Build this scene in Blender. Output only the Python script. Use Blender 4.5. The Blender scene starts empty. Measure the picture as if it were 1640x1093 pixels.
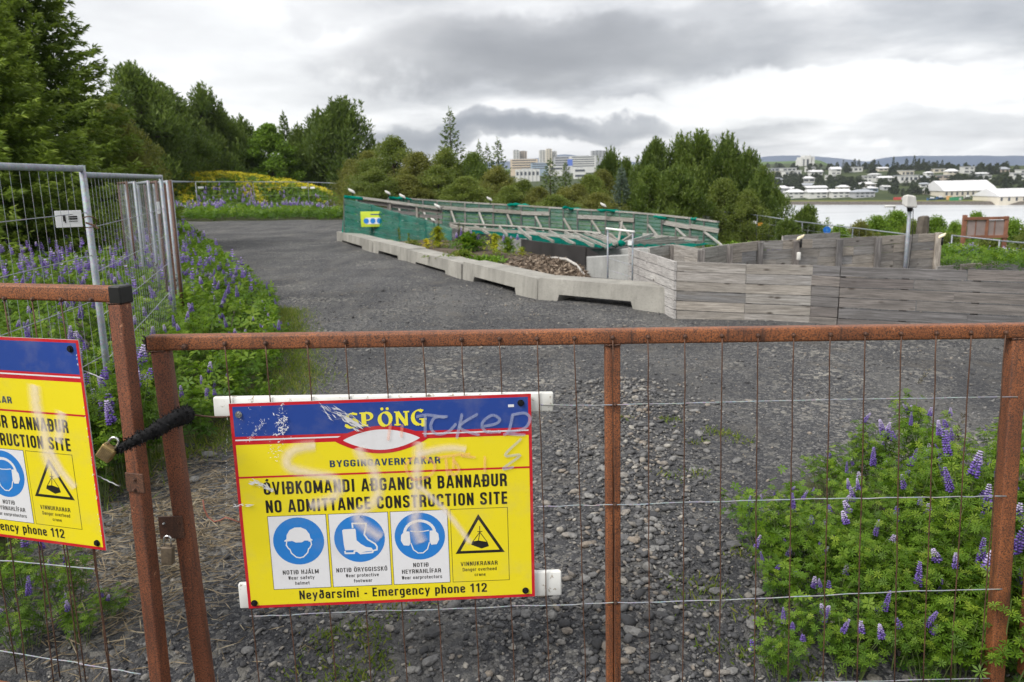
import bpy, bmesh, math, random
import numpy as np
from mathutils import Matrix, Vector

# ------------------------------------------------------------------ camera, sky, sun, exposure
SC = bpy.context.scene
COL = SC.collection
F = 1275.6; CX, CY = 820.0, 546.5
PITCH = math.atan(258 / F); ROLL = 0.02; EYE = 1.8
fwd = np.array([0, math.cos(PITCH), -math.sin(PITCH)])
_r0 = np.array([1.0, 0, 0]); _u0 = np.cross(_r0, fwd)
rgt = _r0 * math.cos(ROLL) - _u0 * math.sin(ROLL)
upv = np.cross(rgt, fwd)
CAM = np.array([0, 0, EYE])

cd = bpy.data.cameras.new('camera'); co = bpy.data.objects.new('camera', cd); COL.objects.link(co)
m = Matrix.Identity(4)
for i in range(3):
    m[i][0] = rgt[i]; m[i][1] = upv[i]; m[i][2] = -fwd[i]; m[i][3] = CAM[i]
co.matrix_world = m
cd.lens = 28; cd.sensor_width = 36; cd.clip_start = 0.05; cd.clip_end = 30000
cd.dof.use_dof = True; cd.dof.focus_distance = 2.75; cd.dof.aperture_fstop = 6.0
SC.camera = co
SC.view_settings.view_transform = 'Standard'; SC.view_settings.look = 'None'
SC.view_settings.gamma = 1; SC.view_settings.exposure = 1.6
SC.view_settings.use_curve_mapping = False
SC.cycles.max_bounces = 6; SC.cycles.diffuse_bounces = 3; SC.cycles.glossy_bounces = 2
SC.cycles.transparent_max_bounces = 16; SC.cycles.volume_bounces = 0

SUN_EL, SUN_AZ = math.radians(48), math.radians(-128)      # azimuth from +Y towards +X
sd = bpy.data.lights.new('sun', 'SUN'); sd.energy = 1.5; sd.angle = math.radians(30); sd.color = (1, .96, .9)
so = bpy.data.objects.new('sun', sd); COL.objects.link(so)
_sd = Vector((math.sin(SUN_AZ) * math.cos(SUN_EL), math.cos(SUN_AZ) * math.cos(SUN_EL), math.sin(SUN_EL)))
so.rotation_euler = (-_sd).to_track_quat('-Z', 'Y').to_euler()

def nd(nt, t, ins=None, **kw):
    n = nt.nodes.new(t)
    for k, v in kw.items(): setattr(n, k, v)
    for k, v in (ins or {}).items():
        if isinstance(v, bpy.types.NodeSocket): nt.links.new(v, n.inputs[k])
        else: n.inputs[k].default_value = v
    return n
def mth(nt, op, a, b=None, c=None, clamp=False):
    d = {0: a}
    if b is not None: d[1] = b
    if c is not None: d[2] = c
    return nd(nt, 'ShaderNodeMath', d, operation=op, use_clamp=clamp).outputs[0]
def ramp(nt, fac, stops, interp='LINEAR'):
    n = nd(nt, 'ShaderNodeValToRGB', {0: fac}); cr = n.color_ramp; cr.interpolation = interp
    while len(cr.elements) < len(stops): cr.elements.new(0.5)
    for e, (p, c) in zip(cr.elements, stops):
        e.position = p; e.color = (c, c, c, 1) if isinstance(c, (int, float)) else (*c, 1)
    return n.outputs[0]
def mixc(nt, fac, a, b, bt='MIX'):
    n = nt.nodes.new('ShaderNodeMix'); n.data_type = 'RGBA'; n.blend_type = bt
    for idx, v in ((0, fac), (6, a), (7, b)):
        if isinstance(v, bpy.types.NodeSocket): nt.links.new(v, n.inputs[idx])
        else:
            if idx and len(v) == 3: v = (*v, 1)
            n.inputs[idx].default_value = v
    return n.outputs[2]

W = bpy.data.worlds.new('World'); SC.world = W; W.use_nodes = True
nt = W.node_tree; nt.nodes.clear()
sky = nd(nt, 'ShaderNodeTexSky', sky_type='NISHITA', sun_disc=False, sun_elevation=SUN_EL, sun_rotation=SUN_AZ)
tc = nd(nt, 'ShaderNodeTexCoord')
sx = nd(nt, 'ShaderNodeSeparateXYZ', {0: tc.outputs['Generated']})
X, Y, Z = sx.outputs
zz = mth(nt, 'MAXIMUM', Z, 0.0)
den = mth(nt, 'ADD', zz, 0.16)
pv = nd(nt, 'ShaderNodeCombineXYZ', {0: mth(nt, 'DIVIDE', X, den), 1: mth(nt, 'DIVIDE', Y, den), 2: mth(nt, 'MULTIPLY', zz, 2.0)}).outputs[0]
n1 = nd(nt, 'ShaderNodeTexNoise', {'Vector': pv, 'Scale': 0.62, 'Detail': 7.0, 'Roughness': 0.5, 'Distortion': 0.25}).outputs[0]
n2 = nd(nt, 'ShaderNodeTexNoise', {'Vector': pv, 'Scale': 2.3, 'Detail': 6.0, 'Roughness': 0.55}).outputs[0]
n3 = nd(nt, 'ShaderNodeTexNoise', {'Vector': tc.outputs['Generated'], 'Scale': 7.0, 'Detail': 6.0, 'Roughness': 0.55}).outputs[0]
base = mth(nt, 'ADD', mth(nt, 'MULTIPLY', n1, 0.7), mth(nt, 'MULTIPLY', n2, 0.3))
br = ramp(nt, base, [(0.38, (.38, .39, .42)), (0.46, (.62, .63, .65)), (0.52, (.86, .86, .87)), (0.60, (1.15, 1.15, 1.15))])
# individual cloud masses, each at its own bearing and elevation
ys = mth(nt, 'MAXIMUM', Y, 0.02)
jz = mth(nt, 'MULTIPLY', mth(nt, 'SUBTRACT', n3, 0.5), 0.12)
az = mth(nt, 'ADD', mth(nt, 'DIVIDE', X, ys), mth(nt, 'MULTIPLY', jz, 2.0))
el = mth(nt, 'ADD', mth(nt, 'DIVIDE', Z, ys), jz)
def cloudmass(col, fac_in, px, py, wx, wy, amt, soft=1.0):
    a0 = (px - 820) / F; e0 = (288 - (px - 820) * .02 - py) / F
    u = mth(nt, 'DIVIDE', mth(nt, 'SUBTRACT', az, a0), wx / F)
    v = mth(nt, 'DIVIDE', mth(nt, 'SUBTRACT', el, e0), wy / F)
    d = mth(nt, 'ADD', mth(nt, 'MULTIPLY', u, u), mth(nt, 'MULTIPLY', v, v))
    g = ramp(nt, d, [(0.0, 1.0), (0.45, .75), (1.0, 0.0)], 'EASE')
    g = mth(nt, 'MULTIPLY', g, amt)
    g = mth(nt, 'MULTIPLY', g, mth(nt, 'GREATER_THAN', Y, 0.05))
    return mixc(nt, g, fac_in, col)
c = br
c = cloudmass((1.02, 1.02, 1.02), c, 330, 120, 420, 190, .6)
c = cloudmass((.30, .305, .32), c, 860, 95, 330, 66, .80)
c = cloudmass((.42, .43, .45), c, 700, 30, 260, 40, .4)
c = cloudmass((.42, .43, .45), c, 1180, 70, 260, 60, .5)
c = cloudmass((1.12, 1.12, 1.12), c, 1330, 150, 300, 45, .85)
c = cloudmass((1.05, 1.05, 1.05), c, 1100, 185, 300, 25, .6)
c = cloudmass((.22, .24, .285), c, 840, 208, 300, 27, .93)
c = cloudmass((.95, .95, .97), c, 900, 246, 300, 20, .7)
c = cloudmass((.52, .54, .58), c, 1520, 205, 200, 30, .5)
c = cloudmass((.50, .52, .55), c, 1560, 40, 240, 50, .4)
bg1 = nd(nt, 'ShaderNodeBackground', {0: sky.outputs[0], 1: 0.06})
bg2 = nd(nt, 'ShaderNodeBackground', {0: c, 1: 0.39})
mx = nd(nt, 'ShaderNodeMixShader', {0: 0.94, 1: bg1.outputs[0], 2: bg2.outputs[0]})
nd(nt, 'ShaderNodeOutputWorld', {0: mx.outputs[0]})

# ------------------------------------------------------------------ where things stand
def ray(x, y): return rgt * (x - CX) / F - upv * (y - CY) / F + fwd
def atY(x, y, D): d = ray(x, y); return CAM + d * D / d[1]
def atZ(x, y, z=0.0): d = ray(x, y); return CAM + d * (z - EYE) / d[2]
def sstep(a, b, x): t = np.clip((x - a) / (b - a), 0, 1); return t * t * (3 - 2 * t)
def softplus(s): return np.where(s > 20, s, np.log1p(np.exp(np.minimum(s, 20))))
def terr(x, y):
    x = np.asarray(x, float); y = np.asarray(y, float)
    z = -0.2 * softplus(.8 * x + .6 * y - 19.5)
    z = z + 2.45 * np.exp(-(((x + 19.8) / 9.6) ** 4 + ((y - 63) / 7.5) ** 4))          # flowering mound
    z = z - 1.0 * np.exp(-(((x - 3.6) / 4.4) ** 6 + ((y - 23.5) / 4.2) ** 6))           # the pit under the netting
    z = z + .012 * np.sin(x * 2.1 + 1.3 * np.sin(y * .9)) + .01 * np.sin(y * 3.3 + x) 
    z = z + .05 * np.exp(-((x - (.45 + (y - 2.4) * .12)) / .28) ** 2) * sstep(8, 5, y)     # stony ridge between the wheel tracks
    z = z - .15 * sstep(3.1, 2.45, y) * sstep(-1.5, 0.5, y)
    z = z + .16 * sstep(0, 1.6, edge_x(y) - x) * sstep(-2, 3, y) * sstep(60, 20, y)
    return np.maximum(z, -25.0)
_ex = np.array([(-3, -2.2), (2.3, -2.2), (3.3, -2.3), (4.3, -2.75), (4.9, -2.6), (5.4, -2.1), (7.2, -2.12), (9, -2.65), (11.4, -3.4), (17, -6.0), (33, -13.3), (41, -17), (60, -30), (200, -100)])
def edge_x(y): return np.interp(y, _ex[:, 0], _ex[:, 1])
def gnd(x, y): return float(terr(x, y))
def hit(x, y, d0=2, d1=300):
    D = np.geomspace(d0, d1, 1500); d = ray(x, y); P = CAM + d * (D / d[1])[:, None]
    k = np.argmax(P[:, 2] < terr(P[:, 0], P[:, 1])); return P[k]

# ------------------------------------------------------------------ object helpers
def tag(o, label=None, cat=None, group=None, kind=None):
    if label: o['label'] = label
    if cat: o['category'] = cat
    if group: o['group'] = group
    if kind: o['kind'] = kind
    return o
def empty(name, loc=(0, 0, 0), label=None, cat=None, group=None):
    o = bpy.data.objects.new(name, None); COL.objects.link(o); o.location = [float(v) for v in loc]
    o.empty_display_size = .1
    return tag(o, label, cat, group)
def adopt(o, parent):
    if parent is not None:
        o.parent = parent
        p = parent; M_ = Matrix.Identity(4)
        while p is not None:
            M_ = p.matrix_parent_inverse @ p.matrix_basis @ M_ if p.parent else p.matrix_basis @ M_
            p = p.parent
        o.matrix_parent_inverse = M_.inverted()
    return o
def link(name, me, parent=None, mw=None):
    o = bpy.data.objects.new(name, me); COL.objects.link(o)
    if mw is not None: o.matrix_basis = mw
    return adopt(o, parent)
def copy_tree(o, parent=None):
    c = o.copy(); COL.objects.link(c)
    if parent: c.parent = parent
    for ch in o.children: copy_tree(ch, c)
    return c
def frame(o, ex, ey, ez):
    M_ = Matrix.Identity(4)
    for i in range(3): M_[i][0] = ex[i]; M_[i][1] = ey[i]; M_[i][2] = ez[i]; M_[i][3] = o[i]
    return M_
def nrm(v): v = np.asarray(v, float); return v / np.linalg.norm(v)

class MB:
    def __init__(s): s.v = []; s.f = []; s.m = []; s.sm = []
    def add(s, vs, fs, mi=0, smooth=False):
        b = len(s.v); s.v += [tuple(float(c) for c in p) for p in vs]
        for f in fs: s.f.append(tuple(b + i for i in f)); s.m.append(mi); s.sm.append(smooth)
        return s
    def box(s, c, sz, ax=None, mi=0):
        ax = np.eye(3) if ax is None else np.array(ax, float)
        c = np.array(c, float); h = np.array(sz, float) / 2
        vs = [c + ax[0] * h[0] * a + ax[1] * h[1] * b + ax[2] * h[2] * d for a in (-1, 1) for b in (-1, 1) for d in (-1, 1)]
        return s.add(vs, [(0, 1, 3, 2), (4, 6, 7, 5), (0, 4, 5, 1), (2, 3, 7, 6), (0, 2, 6, 4), (1, 5, 7, 3)], mi)
    def cbox(s, c, sz, bv, ax=None, mi=0, seg=2):
        ax = np.eye(3) if ax is None else np.array(ax, float)
        bm = bmesh.new(); bmesh.ops.create_cube(bm, size=1)
        for v in bm.verts: v.co = Vector((v.co.x * sz[0], v.co.y * sz[1], v.co.z * sz[2]))
        bmesh.ops.bevel(bm, geom=list(bm.edges), offset=bv, segments=seg, affect='EDGES', profile=.5)
        bm.verts.ensure_lookup_table()
        vs = [np.array(c, float) + ax[0] * v.co.x + ax[1] * v.co.y + ax[2] * v.co.z for v in bm.verts]
        s.add(vs, [tuple(v.index for v in f.verts) for f in bm.faces], mi, seg > 1); bm.free(); return s
    def tube(s, pts, r, n=8, mi=0, cap=True):
        pts = [np.array(p, float) for p in pts]; rr = r if hasattr(r, '__len__') else [r] * len(pts)
        t0 = nrm(pts[1] - pts[0]); a = np.cross(t0, [0, 0, 1.0])
        if np.linalg.norm(a) < .1: a = np.cross(t0, [1.0, 0, 0])
        a = nrm(a); vs = []
        for i, p in enumerate(pts):
            t = nrm(pts[min(i + 1, len(pts) - 1)] - pts[max(i - 1, 0)])
            a = nrm(a - t * (a @ t)); b = np.cross(t, a)
            for k in range(n):
                th = 2 * math.pi * k / n; vs.append(p + (a * math.cos(th) + b * math.sin(th)) * rr[i])
        fs = [(i * n + k, i * n + (k + 1) % n, (i + 1) * n + (k + 1) % n, (i + 1) * n + k) for i in range(len(pts) - 1) for k in range(n)]
        s.add(vs, fs, mi, n > 5)
        if cap:
            L = (len(pts) - 1) * n; b0 = len(s.v) - len(vs)
            s.f.append(tuple(b0 + k for k in range(n))[::-1]); s.m.append(mi); s.sm.append(False)
            s.f.append(tuple(b0 + L + k for k in range(n))); s.m.append(mi); s.sm.append(False)
        return s
    def prism(s, poly, z0, z1, xf=lambda p: p, mi=0, mi_side=None):
        n = len(poly); vs = [xf((p[0], p[1], z1)) for p in poly] + [xf((p[0], p[1], z0)) for p in poly]
        s.add(vs, [tuple(range(n)), tuple(range(2 * n - 1, n - 1, -1))], mi)
        b = len(s.v) - 2 * n
        for i in range(n):
            j = (i + 1) % n; s.f.append((b + i, b + n + i, b + n + j, b + j)); s.m.append(mi if mi_side is None else mi_side); s.sm.append(False)
        return s
    def build(s, name, mats, parent=None, mw=None):
        me = bpy.data.meshes.new(name); me.from_pydata(s.v, [], s.f)
        for mt in (mats if isinstance(mats, (list, tuple)) else [mats]): me.materials.append(mt)
        me.polygons.foreach_set('material_index', s.m); me.polygons.foreach_set('use_smooth', s.sm)
        me.validate(); me.update()
        return link(name, me, parent, mw)
def bigmesh(name, V, k, mat, hue=None, faces=None, col=None):
    """V (n,3); k verts per face, faces consecutive unless given"""
    me = bpy.data.meshes.new(name); V = np.asarray(V, np.float32)
    Fi = np.arange(len(V), dtype=np.int32) if faces is None else np.asarray(faces, np.int32).ravel()
    nf = len(Fi) // k
    me.vertices.add(len(V)); me.vertices.foreach_set('co', V.ravel())
    me.loops.add(len(Fi)); me.loops.foreach_set('vertex_index', Fi)
    me.polygons.add(nf); me.polygons.foreach_set('loop_start', np.arange(0, nf * k, k, dtype=np.int32))
    me.update(calc_edges=True)
    if hue is not None:
        a = me.attributes.new('hue', 'FLOAT', 'POINT'); a.data.foreach_set('value', np.asarray(hue, np.float32))
    if col is not None:
        a = me.attributes.new('tint', 'FLOAT_COLOR', 'POINT'); a.data.foreach_set('color', np.asarray(col, np.float32).ravel())
    for mt in (mat if isinstance(mat, (list, tuple)) else [mat]): me.materials.append(mt)
    return me

# ------------------------------------------------------------------ materials
def new_mat(name):
    mt = bpy.data.materials.new(name); mt.use_nodes = True; t = mt.node_tree; t.nodes.clear()
    out = nd(t, 'ShaderNodeOutputMaterial'); return mt, t, out
def princ(t, out, col, rough=.6, metal=0.0, bump=None, bs=.3, bd=.01, spec=.5):
    p = nd(t, 'ShaderNodeBsdfPrincipled')
    for k, v in (('Base Color', col), ('Roughness', rough), ('Metallic', metal), ('Specular IOR Level', spec)):
        if isinstance(v, bpy.types.NodeSocket): t.links.new(v, p.inputs[k])
        else: p.inputs[k].default_value = (*v, 1) if hasattr(v, '__len__') else v
    if bump is not None:
        b = nd(t, 'ShaderNodeBump', {'Strength': bs, 'Distance': bd, 'Height': bump}); t.links.new(b.outputs[0], p.inputs['Normal'])
    t.links.new(p.outputs[0], out.inputs[0]); return p
def coords(t, which='Object', scale=(1, 1, 1)):
    c_ = nd(t, 'ShaderNodeTexCoord').outputs[which]
    return nd(t, 'ShaderNodeMapping', {'Vector': c_, 'Scale': scale}).outputs[0]
def geo(t): return nd(t, 'ShaderNodeNewGeometry').outputs['Position']
def noise(t, v, s, d=4, r=.55, dist=0): return nd(t, 'ShaderNodeTexNoise', {'Vector': v, 'Scale': s, 'Detail': float(d), 'Roughness': r, 'Distortion': dist}).outputs[0]
def voro(t, v, s, feat='F1', out=0, rnd=1.0):
    return nd(t, 'ShaderNodeTexVoronoi', {'Vector': v, 'Scale': s, 'Randomness': rnd}, feature=feat).outputs[out]

def plain(name, col, rough=.6, metal=0, var=.25, sc=8, bs=.15, spec=.4):
    mt, t, out = new_mat(name); v = coords(t); n = noise(t, v, sc, 6)
    lo = tuple(c_ * (1 - var) for c_ in col); hi = tuple(min(1, c_ * (1 + var)) for c_ in col)
    princ(t, out, ramp(t, n, [(.3, lo), (.7, hi)]), rough, metal, noise(t, v, sc * 6, 4), bs, .004, spec); return mt

def m_rust(name, a=(.33, .112, .038), b=(.18, .060, .024), c_=(.050, .024, .016)):
    mt, t, out = new_mat(name); v = geo(t)
    big = noise(t, v, 5, 5, .6); fine = noise(t, v, 230, 3, .7); sp = noise(t, v, 520, 2, .6)
    col = ramp(t, big, [(.32, b), (.62, a)])
    col = mixc(t, ramp(t, fine, [(.40, 1.0), (.56, 0.0)]), col, c_)
    col = mixc(t, ramp(t, sp, [(.60, 0.0), (.72, .55)]), col, (.50, .20, .09))
    strk = noise(t, nd(t, 'ShaderNodeMapping', {'Vector': v, 'Scale': (34, 34, 3)}).outputs[0], 1.0, 5, .65)
    col = mixc(t, ramp(t, strk, [(.54, 0.0), (.68, .75)]), col, (.045, .024, .018))
    pnt = noise(t, v, 22, 6, .7); col = mixc(t, ramp(t, pnt, [(.66, 0.0), (.69, .8)]), col, (.40, .20, .11))
    princ(t, out, col, .62, 0, mth(t, 'ADD', fine, sp), .35, .0015, .45); return mt
RUST = m_rust('rust'); RUST_MID = m_rust('rust_mid', (.25, .082, .034), (.14, .045, .022), (.045, .02, .014)); RUST_DARK = m_rust('rust_dark', (.13, .058, .032), (.075, .034, .022), (.035, .020, .015))

def m_galv(name, col=(.27, .30, .34), k=.6):
    mt, t, out = new_mat(name); v = geo(t)
    n = voro(t, v, 90, 'F1', 1); n2 = noise(t, v, 14, 5)
    c2 = mixc(t, .12, col, n); c2 = mixc(t, ramp(t, n2, [(.35, .5), (.65, 0.0)]), c2, tuple(x * .55 for x in col))
    princ(t, out, c2, .62, k * .3, noise(t, v, 150, 3), .1, .002); return mt
GALV = m_galv('galvanised'); WIRE_RUST = plain('wire_rust', (.095, .048, .030), .65, .2, .4, 60); WIRE_GALV = m_galv('wire_galvanised', (.30, .32, .35), .5)

def m_wood(name, cols, streak=.5):
    mt, t, out = new_mat(name)
    oi = nd(t, 'ShaderNodeObjectInfo'); rnd = oi.outputs['Random']
    tc_ = nd(t, 'ShaderNodeTexCoord').outputs['Object']
    off = nd(t, 'ShaderNodeCombineXYZ', {0: mth(t, 'MULTIPLY', rnd, 37.0), 1: mth(t, 'MULTIPLY', rnd, 11.0), 2: mth(t, 'MULTIPLY', rnd, 23.0)}).outputs[0]
    v = nd(t, 'ShaderNodeVectorMath', {0: tc_, 1: off}, operation='ADD').outputs[0]
    vs = nd(t, 'ShaderNodeMapping', {'Vector': v, 'Scale': (1.6, 12, 30)}).outputs[0]
    vf = nd(t, 'ShaderNodeMapping', {'Vector': v, 'Scale': (5, 60, 170)}).outputs[0]
    vk = nd(t, 'ShaderNodeMapping', {'Vector': v, 'Scale': (2.6, 5, 7)}).outputs[0]
    g = noise(t, vs, 1.0, 6, .6, .6); f = noise(t, vf, 1.0, 3, .6)
    col = ramp(t, mth(t, 'FRACT', mth(t, 'MULTIPLY', rnd, 7.31)), [(i / max(1, len(cols) - 1), c_) for i, c_ in enumerate(cols)])
    col = mixc(t, ramp(t, g, [(.38, streak), (.6, 0.0)]), col, tuple(x * .38 for x in cols[len(cols) // 2]))
    col = mixc(t, ramp(t, f, [(.42, .5), (.6, 0.0)]), col, (.05, .045, .04))
    kn = voro(t, vk, 1.0, 'F1', 0)
    col = mixc(t, ramp(t, kn, [(.06, .85), (.15, 0.0)]), col, (.035, .026, .02))
    princ(t, out, col, .85, 0, mth(t, 'ADD', f, mth(t, 'MULTIPLY', g, .6)), .5, .006, .2); return mt
WOOD = m_wood('weathered_wood', [(.30, .285, .265), (.46, .42, .37), (.35, .345, .345), (.52, .46, .39), (.21, .21, .215), (.47, .45, .42)])
WOOD_DARK = m_wood('weathered_wood_dark', [(.19, .17, .165), (.27, .245, .225), (.20, .195, .20), (.31, .275, .25)], .6)
WOOD_WHITE = m_wood('bleached_wood', [(.50, .475, .46), (.58, .56, .54), (.44, .415, .40)], .25)
WOOD_PALE = m_wood('pale_batten', [(.42, .41, .38), (.33, .31, .27), (.50, .50, .47)], .3)
WOOD_GREEN = m_wood('stained_wood', [(.42, .44, .36), (.26, .34, .30), (.50, .48, .38), (.20, .28, .25)], .4)

def m_concrete(name, col=(.33, .32, .29), st=.35):
    mt, t, out = new_mat(name); v = geo(t)
    n = noise(t, v, 1.6, 7, .6); f = noise(t, v, 40, 5, .6)
    sk = noise(t, nd(t, 'ShaderNodeMapping', {'Vector': v, 'Scale': (5, 5, .9)}).outputs[0], 1, 6, .7)
    c2 = ramp(t, n, [(.3, tuple(x * .72 for x in col)), (.7, tuple(x * 1.15 for x in col))])
    c2 = mixc(t, ramp(t, sk, [(.45, 0.0), (.62, st)]), c2, tuple(x * .42 for x in col))
    c2 = mixc(t, ramp(t, f, [(.3, .45), (.45, 0.0)]), c2, tuple(x * .5 for x in col))
    pit = ramp(t, voro(t, v, 22), [(.05, .8), (.12, 0.0)]); c2 = mixc(t, pit, c2, (.08, .075, .07))
    princ(t, out, c2, .9, 0, mth(t, 'ADD', f, n), .5, .012, .2); return mt
CONC = m_concrete('concrete'); CONC2 = m_concrete('concrete_wall', (.36, .365, .355), .35)

def m_ground():
    mt, t, out = new_mat('gravel_ground'); v = geo(t)
    at = nd(t, 'ShaderNodeAttribute', attribute_name='hue').outputs['Fac']
    cell = nd(t, 'ShaderNodeTexVoronoi', {'Vector': v, 'Scale': 70.0}); cell2 = nd(t, 'ShaderNodeTexVoronoi', {'Vector': v, 'Scale': 28.0}); cell3 = nd(t, 'ShaderNodeTexVoronoi', {'Vector': v, 'Scale': 160.0})
    cv = nd(t, 'ShaderNodeSeparateColor', {0: cell.outputs[1]}).outputs[0]; cv2 = nd(t, 'ShaderNodeSeparateColor', {0: cell2.outputs[1]}).outputs[1]
    cv3 = nd(t, 'ShaderNodeSeparateColor', {0: cell3.outputs[1]}).outputs[1]
    col = ramp(t, cv, [(0, (.024, .026, .030)), (.5, (.050, .053, .060)), (.80, (.098, .10, .107)), (.91, (.21, .205, .20)), (1, (.40, .385, .36))])
    col = mixc(t, .45, col, ramp(t, cv3, [(0, (.03, .03, .033)), (.8, (.085, .085, .088)), (1, (.26, .25, .23))]))
    big = noise(t, v, .55, 6, .6)
    pale = ramp(t, noise(t, v, .9, 6, .65), [(.50, 0.0), (.62, 1.0)])
    chips = mth(t, 'MULTIPLY', ramp(t, cv2, [(.76, 0.0), (.80, .9)]), mth(t, 'ADD', mth(t, 'MULTIPLY', pale, .75), .25))
    col = mixc(t, chips, col, (.30, .285, .25))
    col = mixc(t, ramp(t, big, [(.35, .65), (.62, 0.0)]), col, (.028, .029, .033), 'MIX')
    dust = ramp(t, noise(t, nd(t, 'ShaderNodeMapping', {'Vector': v, 'Rotation': (0, 0, .45), 'Scale': (1.4, .22, 1)}).outputs[0], 1.0, 6, .65), [(.50, 0.0), (.66, .5)]); col = mixc(t, dust, col, (.13, .127, .12))
    tan = ramp(t, noise(t, v, 1.7, 5, .6), [(.56, 0.0), (.72, .55)]); col = mixc(t, tan, col, (.11, .098, .082))
    soil = ramp(t, noise(t, v, 9, 6, .6), [(.3, (.035, .028, .018)), (.5, (.05, .055, .02)), (.7, (.06, .09, .02))])
    ed = mth(t, 'ADD', at, mth(t, 'MULTIPLY', mth(t, 'SUBTRACT', noise(t, v, 3, 5), .5), .6))
    col = mixc(t, ramp(t, ed, [(.45, 0.0), (.6, 1.0)]), col, soil)
    h = mth(t, 'ADD', mth(t, 'MULTIPLY', cell.outputs[0], -.8), mth(t, 'MULTIPLY', cell2.outputs[0], -1.2))
    h = mth(t, 'ADD', h, mth(t, 'MULTIPLY', cell3.outputs[0], -.3))
    rut = noise(t, nd(t, 'ShaderNodeMapping', {'Vector': v, 'Scale': (1.1, 5, 1)}).outputs[0], 1.2, 5, .6)
    h = mth(t, 'ADD', h, mth(t, 'MULTIPLY', rut, 3.0))
    princ(t, out, col, .88, 0, h, .7, .018, .25); return mt
GROUND = m_ground()
def m_stone(name, att=True):
    mt, t, out = new_mat(name); v = geo(t)
    if att: r_ = nd(t, 'ShaderNodeAttribute', attribute_name='hue').outputs['Fac']
    else: r_ = nd(t, 'ShaderNodeObjectInfo').outputs['Random']
    col = ramp(t, r_, [(0, (.045, .046, .05)), (.45, (.12, .12, .124)), (.75, (.235, .23, .22)), (.9, (.22, .185, .15)), (1, (.36, .345, .31))])
    col = mixc(t, ramp(t, noise(t, v, 60, 4), [(.35, .5), (.6, 0.0)]), col, (.05, .048, .045))
    princ(t, out, col, .85, 0, noise(t, v, 120, 4), .4, .003, .3); return mt
STONE = m_stone('stones'); STONE_O = m_stone('stone', False)

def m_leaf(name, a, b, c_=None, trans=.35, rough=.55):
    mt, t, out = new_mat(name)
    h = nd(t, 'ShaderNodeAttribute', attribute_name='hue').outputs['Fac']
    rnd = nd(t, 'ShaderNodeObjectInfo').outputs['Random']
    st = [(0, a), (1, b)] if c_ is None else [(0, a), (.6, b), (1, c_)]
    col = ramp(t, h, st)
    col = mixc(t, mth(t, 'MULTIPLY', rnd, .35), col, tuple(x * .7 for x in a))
    p = nd(t, 'ShaderNodeBsdfPrincipled', {'Base Color': col, 'Roughness': rough, 'Specular IOR Level': .3})
    tr = nd(t, 'ShaderNodeBsdfTranslucent', {0: mixc(t, .5, col, (b[0] * 1.6, b[1] * 1.6, b[2]))})
    mx_ = nd(t, 'ShaderNodeMixShader', {0: trans, 1: p.outputs[0], 2: tr.outputs[0]}); t.links.new(mx_.outputs[0], out.inputs[0]); return mt
L_SPRUCE = m_leaf('needles_spruce', (.038, .078, .014), (.145, .215, .028), (.30, .38, .06))
L_PINE = m_leaf('needles_pine', (.032, .065, .014), (.11, .165, .028), (.21, .27, .055))
L_OLIVE = m_leaf('leaves_olive', (.08, .095, .020), (.17, .185, .038), (.30, .28, .07))
L_BIRCH = m_leaf('leaves_brownish_green', (.06, .09, .02), (.15, .20, .034), (.25, .27, .06))
L_BRIGHT = m_leaf('leaves_bright', (.08, .15, .014), (.16, .27, .026), (.25, .36, .04))
L_BLUE = m_leaf('needles_blue', (.07, .105, .08), (.12, .165, .125), (.17, .21, .16))
L_FAR = m_leaf('leaves_far', (.028, .045, .020), (.05, .07, .028), (.075, .085, .035))
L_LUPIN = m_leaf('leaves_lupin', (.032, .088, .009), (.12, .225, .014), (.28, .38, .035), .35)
L_GRASS = m_leaf('grass_blades', (.07, .13, .015), (.16, .22, .03), (.30, .27, .07), .4)
L_YEL = m_leaf('yellow_bloom', (.22, .27, .02), (.65, .54, .02), (.85, .68, .02), .2)
L_FLOW = m_leaf('lupin_bloom', (.09, .045, .32), (.27, .18, .56), (.72, .65, .84), .25)
L_SEED = m_leaf('seed_pods', (.05, .045, .035), (.12, .11, .08), (.30, .28, .22), .1)
STRAW = m_leaf('straw', (.16, .12, .07), (.30, .235, .15), (.42, .36, .25), .1)
CHIPS = m_leaf('wood_chips', (.07, .05, .035), (.20, .15, .11), (.38, .31, .24), 0.0, .8)
BARK = plain('bark', (.075, .06, .048), .9, 0, .4, 6, .6, .1)
STEM = plain('stem', (.10, .14, .04), .7)

def m_net(name, op=.6, col=(.0, .19, .145)):
    mt, t, out = new_mat(name); v = geo(t)
    n = noise(t, v, 3, 6, .6); w = noise(t, nd(t, 'ShaderNodeMapping', {'Vector': v, 'Scale': (2, 2, 14)}).outputs[0], 1.5, 4, .6)
    c2 = ramp(t, n, [(.3, tuple(x * .6 for x in col)), (.7, tuple(x * 1.35 + .01 for x in col))])
    d = nd(t, 'ShaderNodeBsdfDiffuse', {0: c2}); tl = nd(t, 'ShaderNodeBsdfTranslucent', {0: c2})
    dd = nd(t, 'ShaderNodeMixShader', {0: .35, 1: d.outputs[0], 2: tl.outputs[0]})
    tr = nd(t, 'ShaderNodeBsdfTransparent', {0: (1, 1, 1, 1)})
    f = mth(t, 'ADD', op - .25, mth(t, 'MULTIPLY', w, .5), None, True)
    mx_ = nd(t, 'ShaderNodeMixShader', {0: f, 1: tr.outputs[0], 2: dd.outputs[0]}); t.links.new(mx_.outputs[0], out.inputs[0]); return mt
NET = m_net('green_netting', .60); NET_THIN = m_net('green_netting_thin', .42, (.05, .24, .19)); NET_THICK = m_net('green_netting_folded', 1.1, (.0, .26, .19))
MEMB = plain('black_membrane', (.028, .026, .026), .75, 0, .4, 2)
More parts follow.
